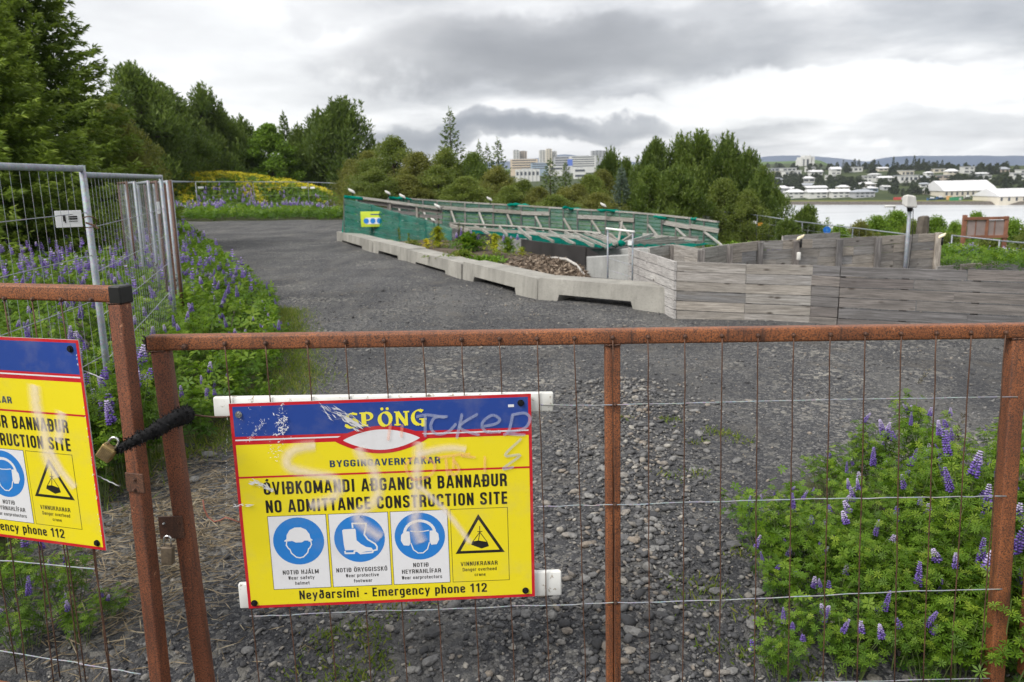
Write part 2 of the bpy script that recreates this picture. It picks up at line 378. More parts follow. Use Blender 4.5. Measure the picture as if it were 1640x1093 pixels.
BLACK = plain('black_rubber', (.012, .012, .013), .8, 0, .4, 30, .8, .15)
CAPBLK = plain('black_plastic', (.012, .012, .012), .45)
WHITE = plain('white_paint', (.72, .72, .70), .5, 0, .08, 5)
LAMPW = plain('lamp_housing', (.62, .61, .58), .5, 0, .12, 5)
LAMPG = plain('lamp_glass_warm', (.80, .70, .48), .25)
TAGW = plain('tag_white', (.75, .76, .76), .5, 0, .05); TAGO = plain('tag_orange', (.65, .27, .04), .5, 0, .05)
BRASS = plain('brass', (.33, .235, .10), .42, .7, .35, 40); STEEL = plain('steel', (.55, .55, .55), .25, .9, .2, 40); DULL = plain('dull_brass', (.13, .10, .07), .5, .5, .4, 40)
BROWNB = plain('faded_board', (.25, .20, .19), .6, 0, .2, 2); BROWNW = plain('brown_timber', (.20, .085, .05), .75, 0, .3, 4)
BASALT = plain('basalt', (.10, .085, .07), .9, 0, .35, 4, .5)
SIGNBLUE = plain('traffic_blue', (.01, .13, .50), .4, 0, .05)
def m_paint(name, col, rough=.35, dirt=.18):
    mt, t, out = new_mat(name); v = coords(t)
    d = ramp(t, noise(t, v, 7, 7, .65), [(.5, 0.0), (.72, dirt)])
    c2 = mixc(t, d, col, (.32, .29, .24)); sp = ramp(t, noise(t, v, 90, 4, .6), [(.66, 0.0), (.72, .4)])
    c2 = mixc(t, sp, c2, tuple(x * .6 for x in col)); princ(t, out, c2, rough, 0, noise(t, v, 25, 3), .04, .002, .5); return mt
S_RED = m_paint('sign_red', (.50, .012, .022)); S_YEL = m_paint('sign_yellow', (.76, .635, .015)); S_BLUE = m_paint('sign_blue', (.018, .055, .27))
S_WHITE = m_paint('sign_white', (.70, .70, .72)); S_CYAN = m_paint('sign_light_blue', (.022, .19, .56)); S_BLACK = m_paint('sign_black', (.014, .013, .012)); S_YTXT = m_paint('sign_yellow_letters', (.80, .72, .05))
S_NAVY = m_paint('sign_navy', (.02, .045, .10))
WPAINT = None
def m_battens():
    mt, t, out = new_mat('peeling_white_paint'); v = geo(t)
    k = ramp(t, noise(t, v, 38, 6, .7), [(.58, 0.0), (.66, 1.0)])
    c2 = mixc(t, k, (.74, .74, .71), (.28, .22, .15)); c2 = mixc(t, ramp(t, noise(t, v, 6, 4), [(.5, 0.0), (.7, .4)]), c2, (.40, .37, .31))
    princ(t, out, c2, .6, 0, k, .3, .002); return mt
WPAINT = m_battens()
def m_spray(name, col, op, soft=.5):
    mt, t, out = new_mat(name)
    u = nd(t, 'ShaderNodeAttribute', attribute_name='hue').outputs['Fac']        # 0 at the edge of the stroke, 1 in its middle
    n = noise(t, coords(t), 55, 5, .6)
    a = mth(t, 'MULTIPLY', ramp(t, u, [(0, 0.0), (soft, 1.0)], 'EASE'), mth(t, 'ADD', .55, mth(t, 'MULTIPLY', n, .8)))
    a = mth(t, 'MULTIPLY', a, op, None, True)
    d = nd(t, 'ShaderNodeBsdfDiffuse', {0: (*col, 1)}); tr = nd(t, 'ShaderNodeBsdfTransparent')
    mx_ = nd(t, 'ShaderNodeMixShader', {0: a, 1: tr.outputs[0], 2: d.outputs[0]}); t.links.new(mx_.outputs[0], out.inputs[0]); return mt
SP_PINK = m_spray('spray_pink', (.93, .82, .72), .52, 1.0); SP_GREY = m_spray('spray_grey', (.42, .46, .62), .46, .35); SP_RED = m_spray('marker_red', (.85, .42, .28), .38, .4)
SCRATCH = plain('bare_metal_scratch', (.68, .68, .70), .5)
def m_water():
    mt, t, out = new_mat('water'); v = geo(t)
    n = noise(t, nd(t, 'ShaderNodeMapping', {'Vector': v, 'Scale': (.12, .5, 1)}).outputs[0], 1, 5, .6)
    big = noise(t, nd(t, 'ShaderNodeMapping', {'Vector': v, 'Scale': (.004, .03, 1)}).outputs[0], 1, 3, .6)
    princ(t, out, ramp(t, big, [(.3, (.42, .44, .46)), (.7, (.52, .54, .56))]), .24, 0, n, .25, .3, .8); return mt
WATER = m_water()
def m_far(name, a, b, sc=.02):
    mt, t, out = new_mat(name); v = geo(t); princ(t, out, ramp(t, noise(t, v, sc, 7, .6), [(.35, a), (.65, b)]), .95, 0, None, spec=.1); return mt
FARG = m_far('far_grass', (.03, .045, .018), (.06, .075, .026), .03); SHOREG = m_far('shore_grass', (.13, .14, .03), (.19, .19, .04), .05)
ROCKS = m_far('shore_rocks', (.05, .045, .04), (.16, .14, .12), 1.2); MOUNT = m_far('mountain', (.025, .055, .12), (.045, .075, .14), .002); FIELD = m_far('green_field', (.07, .12, .04), (.10, .15, .05), .01)
def flat(name, col, r_=.6): 
    mt, t, out = new_mat(name); princ(t, out, mixc(t, ramp(t, noise(t, geo(t), .25, 5), [(.4, 0.0), (.7, .3)]), col, tuple(x * .7 for x in col)), r_); return mt
H_WHITE = flat('house_white', (.62, .62, .60)); H_CREAM = flat('house_cream', (.62, .57, .47)); H_GREY = flat('house_grey', (.42, .43, .45)); H_ROOFW = flat('roof_white', (.62, .62, .63)); H_ROOFG = flat('roof_grey', (.32, .34, .37)); H_TAN = flat('house_tan', (.45, .38, .31))
H_GLASS = flat('house_window', (.055, .065, .08), .3); H_ORANGE = flat('facade_orange', (.60, .49, .36)); H_BLUE = flat('facade_blue', (.28, .36, .45)); H_BSIGN = flat('billboard_blue', (.08, .16, .55)); C_RED = flat('container_red', (.45, .05, .04)); C_GREEN = flat('container_green', (.02, .22, .10)); C_BLUE = flat('boat_blue', (.06, .16, .40)); C_OR = flat('box_orange', (.6, .35, .12))

# ------------------------------------------------------------------ ground, water, far shore, mountains
def build_ground():
    rr = np.concatenate([[0.0], np.geomspace(0.4, 6500, 400)]); na = 360
    th = np.concatenate([np.linspace(-52, 52, 280), np.linspace(52, 308, 81)[1:-1]]) * math.pi / 180; na = len(th)
    R, T = np.meshgrid(rr, th, indexing='ij'); x = R * np.sin(T); y = R * np.cos(T) + .3
    z = terr(x, y)
    V = np.stack([x, y, z], -1).reshape(-1, 3)
    i, j = np.meshgrid(np.arange(len(rr) - 1), np.arange(na), indexing='ij'); j2 = (j + 1) % na
    Fq = np.stack([i * na + j, i * na + j2, (i + 1) * na + j2, (i + 1) * na + j], -1)[..., ::-1].reshape(-1, 4)
    hue = sstep(-.35, .35, edge_x(y) - x)
    hue = np.maximum(hue, sstep(40, 43, y + (x + 12) * .1) * sstep(4, -2, x)); hue = np.maximum(hue, sstep(26, 30, y) * sstep(2, 5, x))
    hue = np.maximum(hue, sstep(15, 18, y - .0 * x) * sstep(8, 9, x))
    hue = np.maximum(hue, sstep(1.45, 1.9, x - .1 * (4 - y)) * sstep(4.9, 4.3, y))
    me = bigmesh('ground', V, 4, GROUND, hue.ravel(), Fq); me.polygons.foreach_set('use_smooth', [True] * len(me.polygons))
    return tag(link('ground', me), kind='structure')
GR = build_ground()

def shore_y(x): return np.where(np.asarray(x) > 0, np.maximum(730 - .69 * np.asarray(x, float), 300), 730.0)
def farz(x, y):
    e = (y - shore_y(x)) * .82
    z = -21 + 3.2 * sstep(-1, 7, e) + .085 * np.clip(e - 28, 0, 275) + .032 * np.clip(e - 303, 0, 700) * (.12 + .88 * sstep(1345, 1300, 820 + F * np.asarray(x) / np.maximum(y, 1)))
    return z + np.where(e > 40, 1.2 * np.sin(x * .021) * np.sin(y * .017), 0) * sstep(40, 120, e)
MB().box((0, 0, -20.5), (14000, 14000, 1)).build('water', WATER).__setitem__('kind', 'structure')
def hitfar(x, y, d0=420, d1=2500):
    D = np.linspace(d0, d1, 4000); d = ray(x, y); P = CAM + d * (D / d[1])[:, None]
    b = P[:, 2] < farz(P[:, 0], P[:, 1]); return P[np.argmax(b)] if b.any() else P[-1]
def build_far():
    xs = np.linspace(-900, 1500, 241); es = np.concatenate([np.linspace(-6, 30, 19), np.linspace(40, 1400, 90), [3000]])
    Xg, Eg = np.meshgrid(xs, es, indexing='ij'); Yg = shore_y(Xg) + Eg / .82; Zg = farz(Xg, Yg)
    Zg[:, -1] = -15
    V = np.stack([Xg, Yg, Zg], -1).reshape(-1, 3); n = len(es)
    i, j = np.meshgrid(np.arange(len(xs) - 1), np.arange(n - 1), indexing='ij')
    Fq = np.stack([i * n + j, (i + 1) * n + j, (i + 1) * n + j + 1, i * n + j + 1], -1).reshape(-1, 4)
    me = bigmesh('far_shore', V, 4, [FARG, SHOREG, ROCKS, FIELD], None, Fq)
    e = Eg[:-1, :-1].ravel(); mi = np.where(e < 7, 2, np.where(e < 27, 1, np.where(e > 700, 3, 0))); me.polygons.foreach_set('material_index', mi.astype(np.int32))
    tag(link('far_shore', me), kind='structure')
build_far()
def mountain(name, pts, D, thick=900):
    px = np.arange(pts[0][0], pts[-1][0] + 1, 3.0); rs = np.random.RandomState(int(D))
    py = np.interp(px, [p[0] for p in pts], [p[1] for p in pts]) + np.convolve(rs.randn(len(px) + 8), np.ones(9) / 9, 'valid') * 1.0
    V = []; nr = 9
    for k in range(nr):
        t = k / (nr - 1)
        for x, y in zip(px, py):
            P = atY(x, y, D + (t - .5) * thick * 2); top = atY(x, y, D)[2]
            hh = -20 + (top + 20) * max(0, 1 - abs(t - .5) * 2) ** 1.3 * (1 + .0 * k); V.append((P[0] * D / (D + (t - .5) * thick * 2) * 1.0, P[1], hh))
    n = len(px); i, j = np.meshgrid(np.arange(nr - 1), np.arange(n - 1), indexing='ij')
    Fq = np.stack([i * n + j, i * n + j + 1, (i + 1) * n + j + 1, (i + 1) * n + j], -1).reshape(-1, 4)
    tag(link(name, bigmesh(name, V, 4, MOUNT, None, Fq)), kind='structure')
mountain('mountain', [(1150, 262), (1215, 252), (1252, 249), (1290, 250), (1340, 254), (1390, 259), (1440, 262)], 5200)
mountain('mountain', [(1380, 266), (1402, 256), (1425, 251.5), (1460, 250), (1550, 250), (1640, 250), (1800, 251)], 4300)
mountain('mountain', [(700, 268), (830, 257), (905, 247), (935, 251), (1000, 258), (1100, 266)], 5600)

# haze
bx = MB().box((300, 2700, 52), (9000, 8000, 160)).build('haze', [])
hm, t, out = new_mat('haze_air'); pv_ = nd(t, 'ShaderNodeVolumePrincipled', {'Color': (.80, .86, .95, 1), 'Density': 1.1e-4, 'Anisotropy': .2}); t.links.new(pv_.outputs[0], out.inputs[1])
bx.data.materials.append(hm); bx['kind'] = 'stuff'

# ------------------------------------------------------------------ houses and trees across the bay
WIN = None
def win_mesh():
    me = MB().box((0, 0, 0), (1, .12, 1)).build('window', H_GLASS); d = me.data; bpy.data.objects.remove(me); return d
WIN = win_mesh()
HB = []
ORD = ['first', 'second', 'third', 'fourth', 'fifth', 'sixth', 'seventh', 'eighth', 'ninth', 'tenth', 'eleventh', 'twelfth', 'thirteenth', 'fourteenth', 'fifteenth', 'sixteenth', 'seventeenth', 'eighteenth']
def house(x0, x1, y0, y1, wall, roof, style, storeys, label, D=None, name='house', cat='house', group=None, wins=True):
    xc = (x0 + x1) / 2
    P = hitfar(xc, y1) if D is None else atY(xc, y1, D)
    D = P[1]; w = (x1 - x0) * D / F; h = (y1 - y0) * D / F; dp = max(7, min(w * .7, 16))
    e = empty(name, (P[0], P[1], P[2]), label, cat, group)
    rh = h * (.32 if style != 'flat' else .07); wh = h - rh
    b = MB(); b.box((P[0], P[1] + dp / 2, P[2] + wh / 2 - 2), (w * .94, dp, wh + 4)); b.build('wall', wall, e)
    r = MB(); zt = P[2] + wh; o = w * .03
    X0, X1, Y0, Y1 = P[0] - w / 2 - o, P[0] + w / 2 + o, P[1] - .8, P[1] + dp + .8
    if style == 'flat': r.box((P[0], P[1] + dp / 2, zt + rh / 2 + .01), (w, dp + .8, rh))
    elif style == 'hip':
        q = min(w * .3, dp / 2); ym = (Y0 + Y1) / 2
        r.add([(X0, Y0, zt), (X1, Y0, zt), (X1, Y1, zt), (X0, Y1, zt), (X0 + q, ym, zt + rh), (X1 - q, ym, zt + rh)], [(0, 1, 5, 4), (1, 2, 5), (2, 3, 4, 5), (3, 0, 4), (3, 2, 1, 0)])
    else:
        ym = (Y0 + Y1) / 2
        r.add([(X0, Y0, zt), (X1, Y0, zt), (X1, Y1, zt), (X0, Y1, zt), (X0, ym, zt + rh), (X1, ym, zt + rh)], [(0, 1, 5, 4), (1, 2, 5), (2, 3, 4, 5), (3, 0, 4), (3, 2, 1, 0)])
    r.build('roof', roof, e)
    if wins:
        nw = max(2, int(w / 4.0)); sh = wh / storeys
        rs = random.Random(int(x0 * 7 + y0))
        for s_ in range(storeys):
            for k in range(nw):
                if rs.random() < .15: continue
                ww = w * .9 / nw * rs.choice([.45, .6, .75]); cx = P[0] - w * .45 + w * .9 * (k + .5) / nw
                link('window', WIN, e, Matrix.Translation((cx, P[1] - .03, P[2] + sh * (s_ + .55))) @ Matrix.Diagonal((ww, 1, sh * .42, 1)))
    HB.append((x0, x1, y0, y1, D)); return e
rows = {
 'waterfront': [(1244, 1264, 298, 310, H_GREY, H_ROOFW, 'hip', 2), (1261, 1289, 304, 318, H_WHITE, H_ROOFW, 'hip', 2), (1295, 1326, 304, 318, H_WHITE, H_ROOFW, 'gable', 2), (1332, 1362, 303.5, 317, H_WHITE, H_ROOFW, 'gable', 2), (1368, 1402, 304, 317, H_GREY, H_ROOFG, 'hip', 2)],
 'second': [(1254, 1283, 300, 309, H_WHITE, H_ROOFW, 'hip', 1), (1286, 1304, 294, 303, H_GREY, H_ROOFG, 'gable', 1), (1293, 1325, 298, 308, H_WHITE, H_ROOFW, 'gable', 1), (1343, 1361, 297, 307, H_CREAM, H_ROOFW, 'hip', 1), (1377, 1407, 299, 309, H_BLUE, H_ROOFW, 'hip', 1), (1378, 1403, 292, 302, H_CREAM, H_ROOFW, 'hip', 1), (1415, 1426, 297, 305, H_GREY, H_ROOFW, 'gable', 1)],
 'middle': [(1239, 1254, 285, 294, H_GREY, H_ROOFG, 'hip', 1), (1286, 1305, 283, 293, H_WHITE, H_ROOFW, 'hip', 1), (1325, 1339, 281, 289, H_WHITE, H_ROOFW, 'flat', 1), (1382, 1404, 282, 292, H_WHITE, H_ROOFW, 'flat', 2), (1408, 1430, 282.5, 291.5, H_WHITE, H_ROOFW, 'gable', 1), (1440, 1471, 281, 293, H_WHITE, H_ROOFG, 'flat', 1), (1471, 1491, 282, 291, H_TAN, H_ROOFG, 'hip', 1), (1474, 1491, 293, 300, H_WHITE, H_ROOFG, 'hip', 1), (1498, 1520, 281, 293, H_TAN, H_ROOFG, 'flat', 2), (1552, 1576, 281, 290.5, H_WHITE, H_ROOFG, 'flat', 1), (1579, 1588, 281, 287.5, H_WHITE, H_ROOFW, 'flat', 1), (1621, 1642, 277, 289, H_WHITE, H_ROOFW, 'flat', 2)],
 'upper': [(1228, 1255, 274, 283.5, H_CREAM, H_ROOFG, 'flat', 2), (1256, 1284, 273.5, 283, H_WHITE, H_ROOFW, 'flat', 1), (1298, 1318, 273, 281.5, H_WHITE, H_ROOFW, 'gable', 1), (1331, 1347, 268, 280, H_WHITE, H_ROOFW, 'gable', 2), (1394, 1412, 278, 284, H_WHITE, H_ROOFW, 'hip', 1), (1443, 1464, 273.5, 283, H_CREAM, H_ROOFW, 'flat', 1), (1484, 1495, 275, 282, H_WHITE, H_ROOFW, 'hip', 1), (1517, 1535, 271, 283.5, H_CREAM, H_ROOFW, 'hip', 2), (1560, 1583, 276.5, 283, H_WHITE, H_ROOFW, 'gable', 1)],
 'top': [(1229, 1248, 269.5, 276, H_GREY, H_ROOFG, 'flat', 1), (1253, 1276, 269, 276, H_WHITE, H_ROOFG, 'flat', 1), (1292, 1306, 268, 276, H_WHITE, H_ROOFW, 'flat', 2), (1359, 1382, 268, 276, H_WHITE, H_ROOFW, 'flat', 1), (1407, 1423, 268, 274.5, H_CREAM, H_ROOFW, 'gable', 1), (1462, 1470, 268, 273, H_WHITE, H_ROOFW, 'gable', 1), (1495, 1514, 270.5, 277, H_CREAM, H_ROOFW, 'flat', 1), (1543, 1561, 267.5, 278, H_WHITE, H_ROOFW, 'flat', 2), (1602, 1617, 268, 279, H_TAN, H_ROOFG, 'hip', 2), (1634, 1656, 272, 281, H_WHITE, H_ROOFW, 'flat', 1)]}
cn = {'house_white': 'white', 'house_cream': 'cream', 'house_grey': 'grey', 'house_tan': 'tan', 'house_blue': 'blue', 'facade_blue': 'blue trimmed'}
for rname, L_ in rows.items():
    for i, (a, b, c1, d1, w_, r_, s_, n_) in enumerate(sorted(L_, key=lambda q: q[0])):
        house(a, b, c1, d1, w_, r_, s_, n_, f"{cn.get(w_.name, 'white')} house with {'flat' if s_ == 'flat' else 'pitched'} roof across the bay, {ORD[i]} from left in the {rname} row", group='houses on the slope across the bay')
# long hall with dark windows and the second hall
def hall(x0, x1, y0, ye, y1, label, nwin):
    P = hitfar((x0 + x1) / 2, y1); D = P[1]; w = (x1 - x0) * D / F; H_ = (y1 - y0) * D / F; eh = (y1 - ye) * D / F; dp = 30
    e = empty('industrial_hall', P, label, 'hall')
    MB().box((P[0], P[1] + dp / 2, P[2] + eh / 2 - 2), (w * .97, dp, eh + 4)).build('wall', H_CREAM, e)
    r = MB(); a, b = P[0] - w / 2, P[0] + w / 2; prof = [(-.6, eh), (dp * .16, eh + (H_ - eh) * .42), (dp * .5, H_), (dp * .84, eh + (H_ - eh) * .42), (dp + .6, eh)]
    vs = [(a, P[1] + q, P[2] + z) for q, z in prof] + [(b, P[1] + q, P[2] + z) for q, z in prof]; n = len(prof)
    r.add(vs, [(i, i + n, i + n + 1, i + 1) for i in range(n - 1)] + [tuple(range(n)), tuple(range(2 * n - 1, n - 1, -1))]); r.build('roof', H_ROOFW, e)
    for k in range(nwin): link('window', WIN, e, Matrix.Translation((P[0] - w * .44 + w * .88 * k / max(1, nwin - 1), P[1] - .03, P[2] + eh * .5)) @ Matrix.Diagonal((1.3, 1, 2.2, 1)))
    HB.append((x0, x1, y0, y1, D))
hall(1511, 1597, 290, 306, 314, 'long pale hall with curved roof and small dark windows on the far shore', 10)
hall(1600, 1668, 303, 315, 323, 'second pale hall at the waterside, cut by the right edge of the view', 6)
# church with three tall fins
P = hitfar(1293, 266); D = P[1]; s = D / F; e = empty('church', P, 'tall white angular church on the skyline above the far houses', 'church')
MB().box((P[0], P[1] + 10, P[2] + 5 * s - 2), (22 * s, 16, 10 * s + 4)).build('nave', H_WHITE, e)
for k, (dx, hh) in enumerate([(-9, 13.5), (-3.4, 16), (3.6, 16), (9, 14)]):
    m_ = MB(); x = P[0] + dx * s; m_.add([(x - 2.2 * s, P[1] - 1, P[2] - 2), (x + 2.2 * s, P[1] - 1, P[2] - 2), (x + 1.4 * s, P[1] - 1, P[2] + hh * s), (x - 1.4 * s, P[1] - 1, P[2] + hh * s)] + [(x - 2.2 * s, P[1] + 16, P[2] - 2), (x + 2.2 * s, P[1] + 16, P[2] - 2), (x + 1.4 * s, P[1] + 16, P[2] + hh * s), (x - 1.4 * s, P[1] + 16, P[2] + hh * s)], [(0, 1, 2, 3), (7, 6, 5, 4), (0, 4, 5, 1), (1, 5, 6, 2), (2, 6, 7, 3), (3, 7, 4, 0)]); m_.build('fin', H_WHITE, e)
for dx in (-6.2, 0.1): MB().box((P[0] + dx * s, P[1] - .5, P[2] + 5 * s), (2.0 * s, 1, 10.5 * s)).build('window', H_GLASS, e)
for (x0, x1, y0, y1, mt, lb, nm, ct) in [(1434, 1447, 316.5, 320.5, C_RED, 'red container on the far quay', 'shipping_container', 'container'), (1524, 1541, 316.5, 321.5, C_GREEN, 'long green container below the pale hall across the water', 'shipping_container', 'container'), (1519, 1524, 314.5, 320.5, C_OR, 'small orange hut beside the green container on the quay', 'storage_hut', 'hut')]:
    P = hitfar((x0 + x1) / 2, y1); D = P[1]; e = empty(nm, P, lb, ct); w = (x1 - x0) * D / F; h = (y1 - y0) * D / F
    MB().box((P[0], P[1] + 1.5, P[2] + h / 2), (w, 3, h)).build('shell', mt, e); MB().box((P[0] + w * .3, P[1] - .05, P[2] + h / 2), (w * .2, .1, h * .8)).build('door', H_GREY, e)
for (x0, x1, yb, lb) in [(1486, 1500, 322, 'blue covered boat laid up on the far quay'), (1501, 1512, 320, 'small blue and white boat behind the covered boat on the quay'), (1545, 1556, 319, 'white boat ashore right of the green container')]:
    P = hitfar((x0 + x1) / 2, yb); D = P[1]; w = (x1 - x0) * D / F; e = empty('boat', P, lb, 'boat'); m_ = MB()
    st = [(-.5, .15, .5), (-.3, 1, .8), (.2, 1, .8), (.5, .7, .8)]; vs = []
    for u, b_, z_ in st: vs += [(P[0] + u * w, P[1] + 1.5 - 1.3 * b_, P[2] + 1.6 + (.4 if u < -.4 else 0)), (P[0] + u * w, P[1] + 1.5, P[2] + .3), (P[0] + u * w, P[1] + 1.5 + 1.3 * b_, P[2] + 1.6 + (.4 if u < -.4 else 0))]
    m_.add(vs, [(3 * i + a, 3 * i + a + 1, 3 * i + a + 4, 3 * i + a + 3) for i in range(3) for a in (0, 1)] + [(3 * i, 3 * i + 3, 3 * i + 5, 3 * i + 2) for i in range(3)] + [(9, 10, 11), (0, 2, 1)])
    m_.build('hull', C_BLUE if 'blue' in lb else H_WHITE, e); MB().box((P[0] + w * .1, P[1] + 1.5, P[2] + 2.1), (w * .35, 1.6, 1.0)).build('cabin', H_WHITE, e)

# the town seen between the trees
def block(x0, x1, y0, y1, D, wall, label, bands, name='apartment_block', cat='apartment block', fins=0, bandmat=None, down=14):
    P = atY((x0 + x1) / 2, y1, D); w = (x1 - x0) * D / F; h = (y1 - y0) * D / F; dp = 18
    e = empty(name, (P[0], P[1], P[2] - down), label, cat)
    MB().box((P[0], P[1] + dp / 2, P[2] + h / 2 - down / 2), (w, dp, h + down)).build('wall', wall, e)
    MB().box((P[0], P[1] + dp / 2, P[2] + h + .4), (w * .5, dp * .5, .8)).build('roof', H_ROOFG, e)
    fw = w / (fins + 1)
    for k in range(bands):
        z = P[2] + h * (k + .5) / bands
        for q in range(fins + 1):
            cx = P[0] - w / 2 + fw * (q + .5); link('window', WIN, e, Matrix.Translation((cx, P[1] - .04, z)) @ Matrix.Diagonal((fw * (.86 if fins == 0 else .55), 1, h / bands * .42, 1)))
    for q in range(fins): MB().box((P[0] - w / 2 + fw * (q + 1), P[1] - .5, P[2] + h / 2 - down / 2), (w * .035, 1.2, h + down)).build('pier', wall, e)
    return e
block(822, 832, 241.5, 257, 1320, H_WHITE, 'white left half of the pair of tower blocks beyond the trees', 7, fins=1)
block(832.3, 844, 243, 257, 1330, H_TAN, 'brownish right half of the pair of tower blocks beyond the trees', 7, fins=2)
block(864, 874, 242, 263, 1250, H_WHITE, 'white tower block left of the tallest tower in the town', 9, fins=1)
block(875, 884, 240, 263, 1240, H_CREAM, 'tallest cream tower block in the middle of the town', 9, fins=1)
block(884.3, 892, 243.5, 263, 1260, H_WHITE, 'narrow white tower adjoining the tallest cream tower', 8)
block(948, 970, 242, 252, 1350, H_GREY, 'wide grey tower block at the right end of the town', 4, fins=3)
block(818, 861, 256, 271, 1150, H_ORANGE, 'long low office building with orange facade bands', 4, 'office_building', 'office')
block(851, 878, 262, 272, 1110, H_BLUE, 'blue glazed low office wing in front of the towers', 3, 'office_building', 'office')
block(826, 864, 272, 285, 1000, H_WHITE, 'low white warehouse in front of the orange office', 1, 'warehouse', 'warehouse', fins=5)
block(888, 912, 252, 267, 1180, H_GREY, 'grey office building with window bands beside the blue billboard', 4, 'office_building', 'office')
E2 = block(914, 954, 251, 268, 1160, H_WHITE, 'wide white office building with four dark window bands', 5, 'office_building', 'office')
block(881, 902, 267, 274, 1080, H_WHITE, 'low white shed between the trees under the grey office', 1, 'warehouse', 'warehouse')
block(920, 938, 270, 286, 1000, H_WHITE, 'plain white gabled warehouse in front of the wide white office', 2, 'warehouse', 'warehouse')
P = atY(913, 266, 1100); e = empty('billboard', P, 'bright blue billboard standing left of the wide white office', 'billboard')
MB().box((P[0], P[1], P[2] + 4.5), (7, .5, 8.5)).build('panel', H_BSIGN, e); MB().box((P[0], P[1] + .5, P[2] - 6), (.8, .4, 14)).build('post', H_GREY, e)

# ------------------------------------------------------------------ foliage
def quads(Pb, D, L, Wd, rs):
    D = D / np.maximum(np.linalg.norm(D, axis=1, keepdims=True), 1e-6)
    S = np.cross(D, rs.randn(len(D), 3)); S /= np.maximum(np.linalg.norm(S, axis=1, keepdims=True), 1e-6)
    L = np.asarray(L).reshape(-1, 1) * np.ones((len(D), 1)); Wd = np.asarray(Wd).reshape(-1, 1) * np.ones((len(D), 1))
    m_ = Pb + D * L * .45
    return np.stack([Pb, m_ - S * Wd / 2, Pb + D * L, m_ + S * Wd / 2], 1).reshape(-1, 3)
def spruce(h, r0, nb, per, L, seed, droop=.35, zlow=.03, wr=.3, nk=3, tight=1.0):
    rs = np.random.RandomState(seed); V = []; Hh = []
    for i in range(nb):
        t = (i + rs.rand()) / nb; t = t ** 1.15; z = h * (zlow + (1 - zlow) * t); R = r0 * (1 - t) ** .8 * rs.uniform(.72, 1.18) + .06 * r0
        a = i * 2.39996 + rs.rand() * .5; dv = np.array([math.cos(a), math.sin(a), 0]); sv = np.array([-math.sin(a), math.cos(a), 0])
        n = max(5, int(per * R / r0)); u = rs.rand(n) ** .7
        zc = z - droop * R * u + .35 * R * u ** 3
        sp = (rs.rand(n) - .5) * .55 * R * (1.05 - u) * tight + rs.randn(n) * .02 * R
        C_ = dv * (R * u)[:, None] + sv * sp[:, None] + np.array([0, 0, 1]) * (zc + rs.randn(n) * .03 * R)[:, None]
        hb = rs.rand() * .5
        for k in range(nk):
            d = dv * .8 + sv * (np.sign(sp) * .7)[:, None] + rs.randn(n, 3) * .45 + np.array([0, 0, -.1])
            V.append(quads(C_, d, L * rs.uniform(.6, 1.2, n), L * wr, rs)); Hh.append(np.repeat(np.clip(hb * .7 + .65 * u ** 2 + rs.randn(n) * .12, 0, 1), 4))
    n = 14; zt = np.linspace(h * .96, h * 1.03, n); V.append(quads(np.stack([np.zeros(n), np.zeros(n), zt], -1), np.c_[rs.randn(n, 2) * .6, np.ones(n)], L, L * wr, rs)); Hh.append(np.full(4 * n, .7))
    return np.concatenate(V), np.concatenate(Hh)
def trunk_mb(h, r, limbs, seed, lean=.02):
    rs = np.random.RandomState(seed); m_ = MB(); n = 7
    pts = [(lean * h * math.sin(k * .9 + seed) * k / n, lean * h * math.cos(k * 1.3) * k / n, h * k / (n - 1) - (.6 if k == 0 else 0)) for k in range(n)]
    m_.tube(pts, [r * (1 - .88 * k / (n - 1)) for k in range(n)], 7)
    for tgt in limbs:
        t = np.array(tgt, float); z0 = max(.15 * h, min(h * .85, t[2] - .45 * math.hypot(t[0], t[1]) - .05 * h)); k = z0 / h * (n - 1); i = int(k); f = k - i
        s0 = np.array(pts[i]) * (1 - f) + np.array(pts[min(i + 1, n - 1)]) * f
        mid = (s0 + t) / 2 + np.array([0, 0, .06 * h]); m_.tube([s0, mid, t], [r * .35, r * .22, r * .07], 4)
    return m_
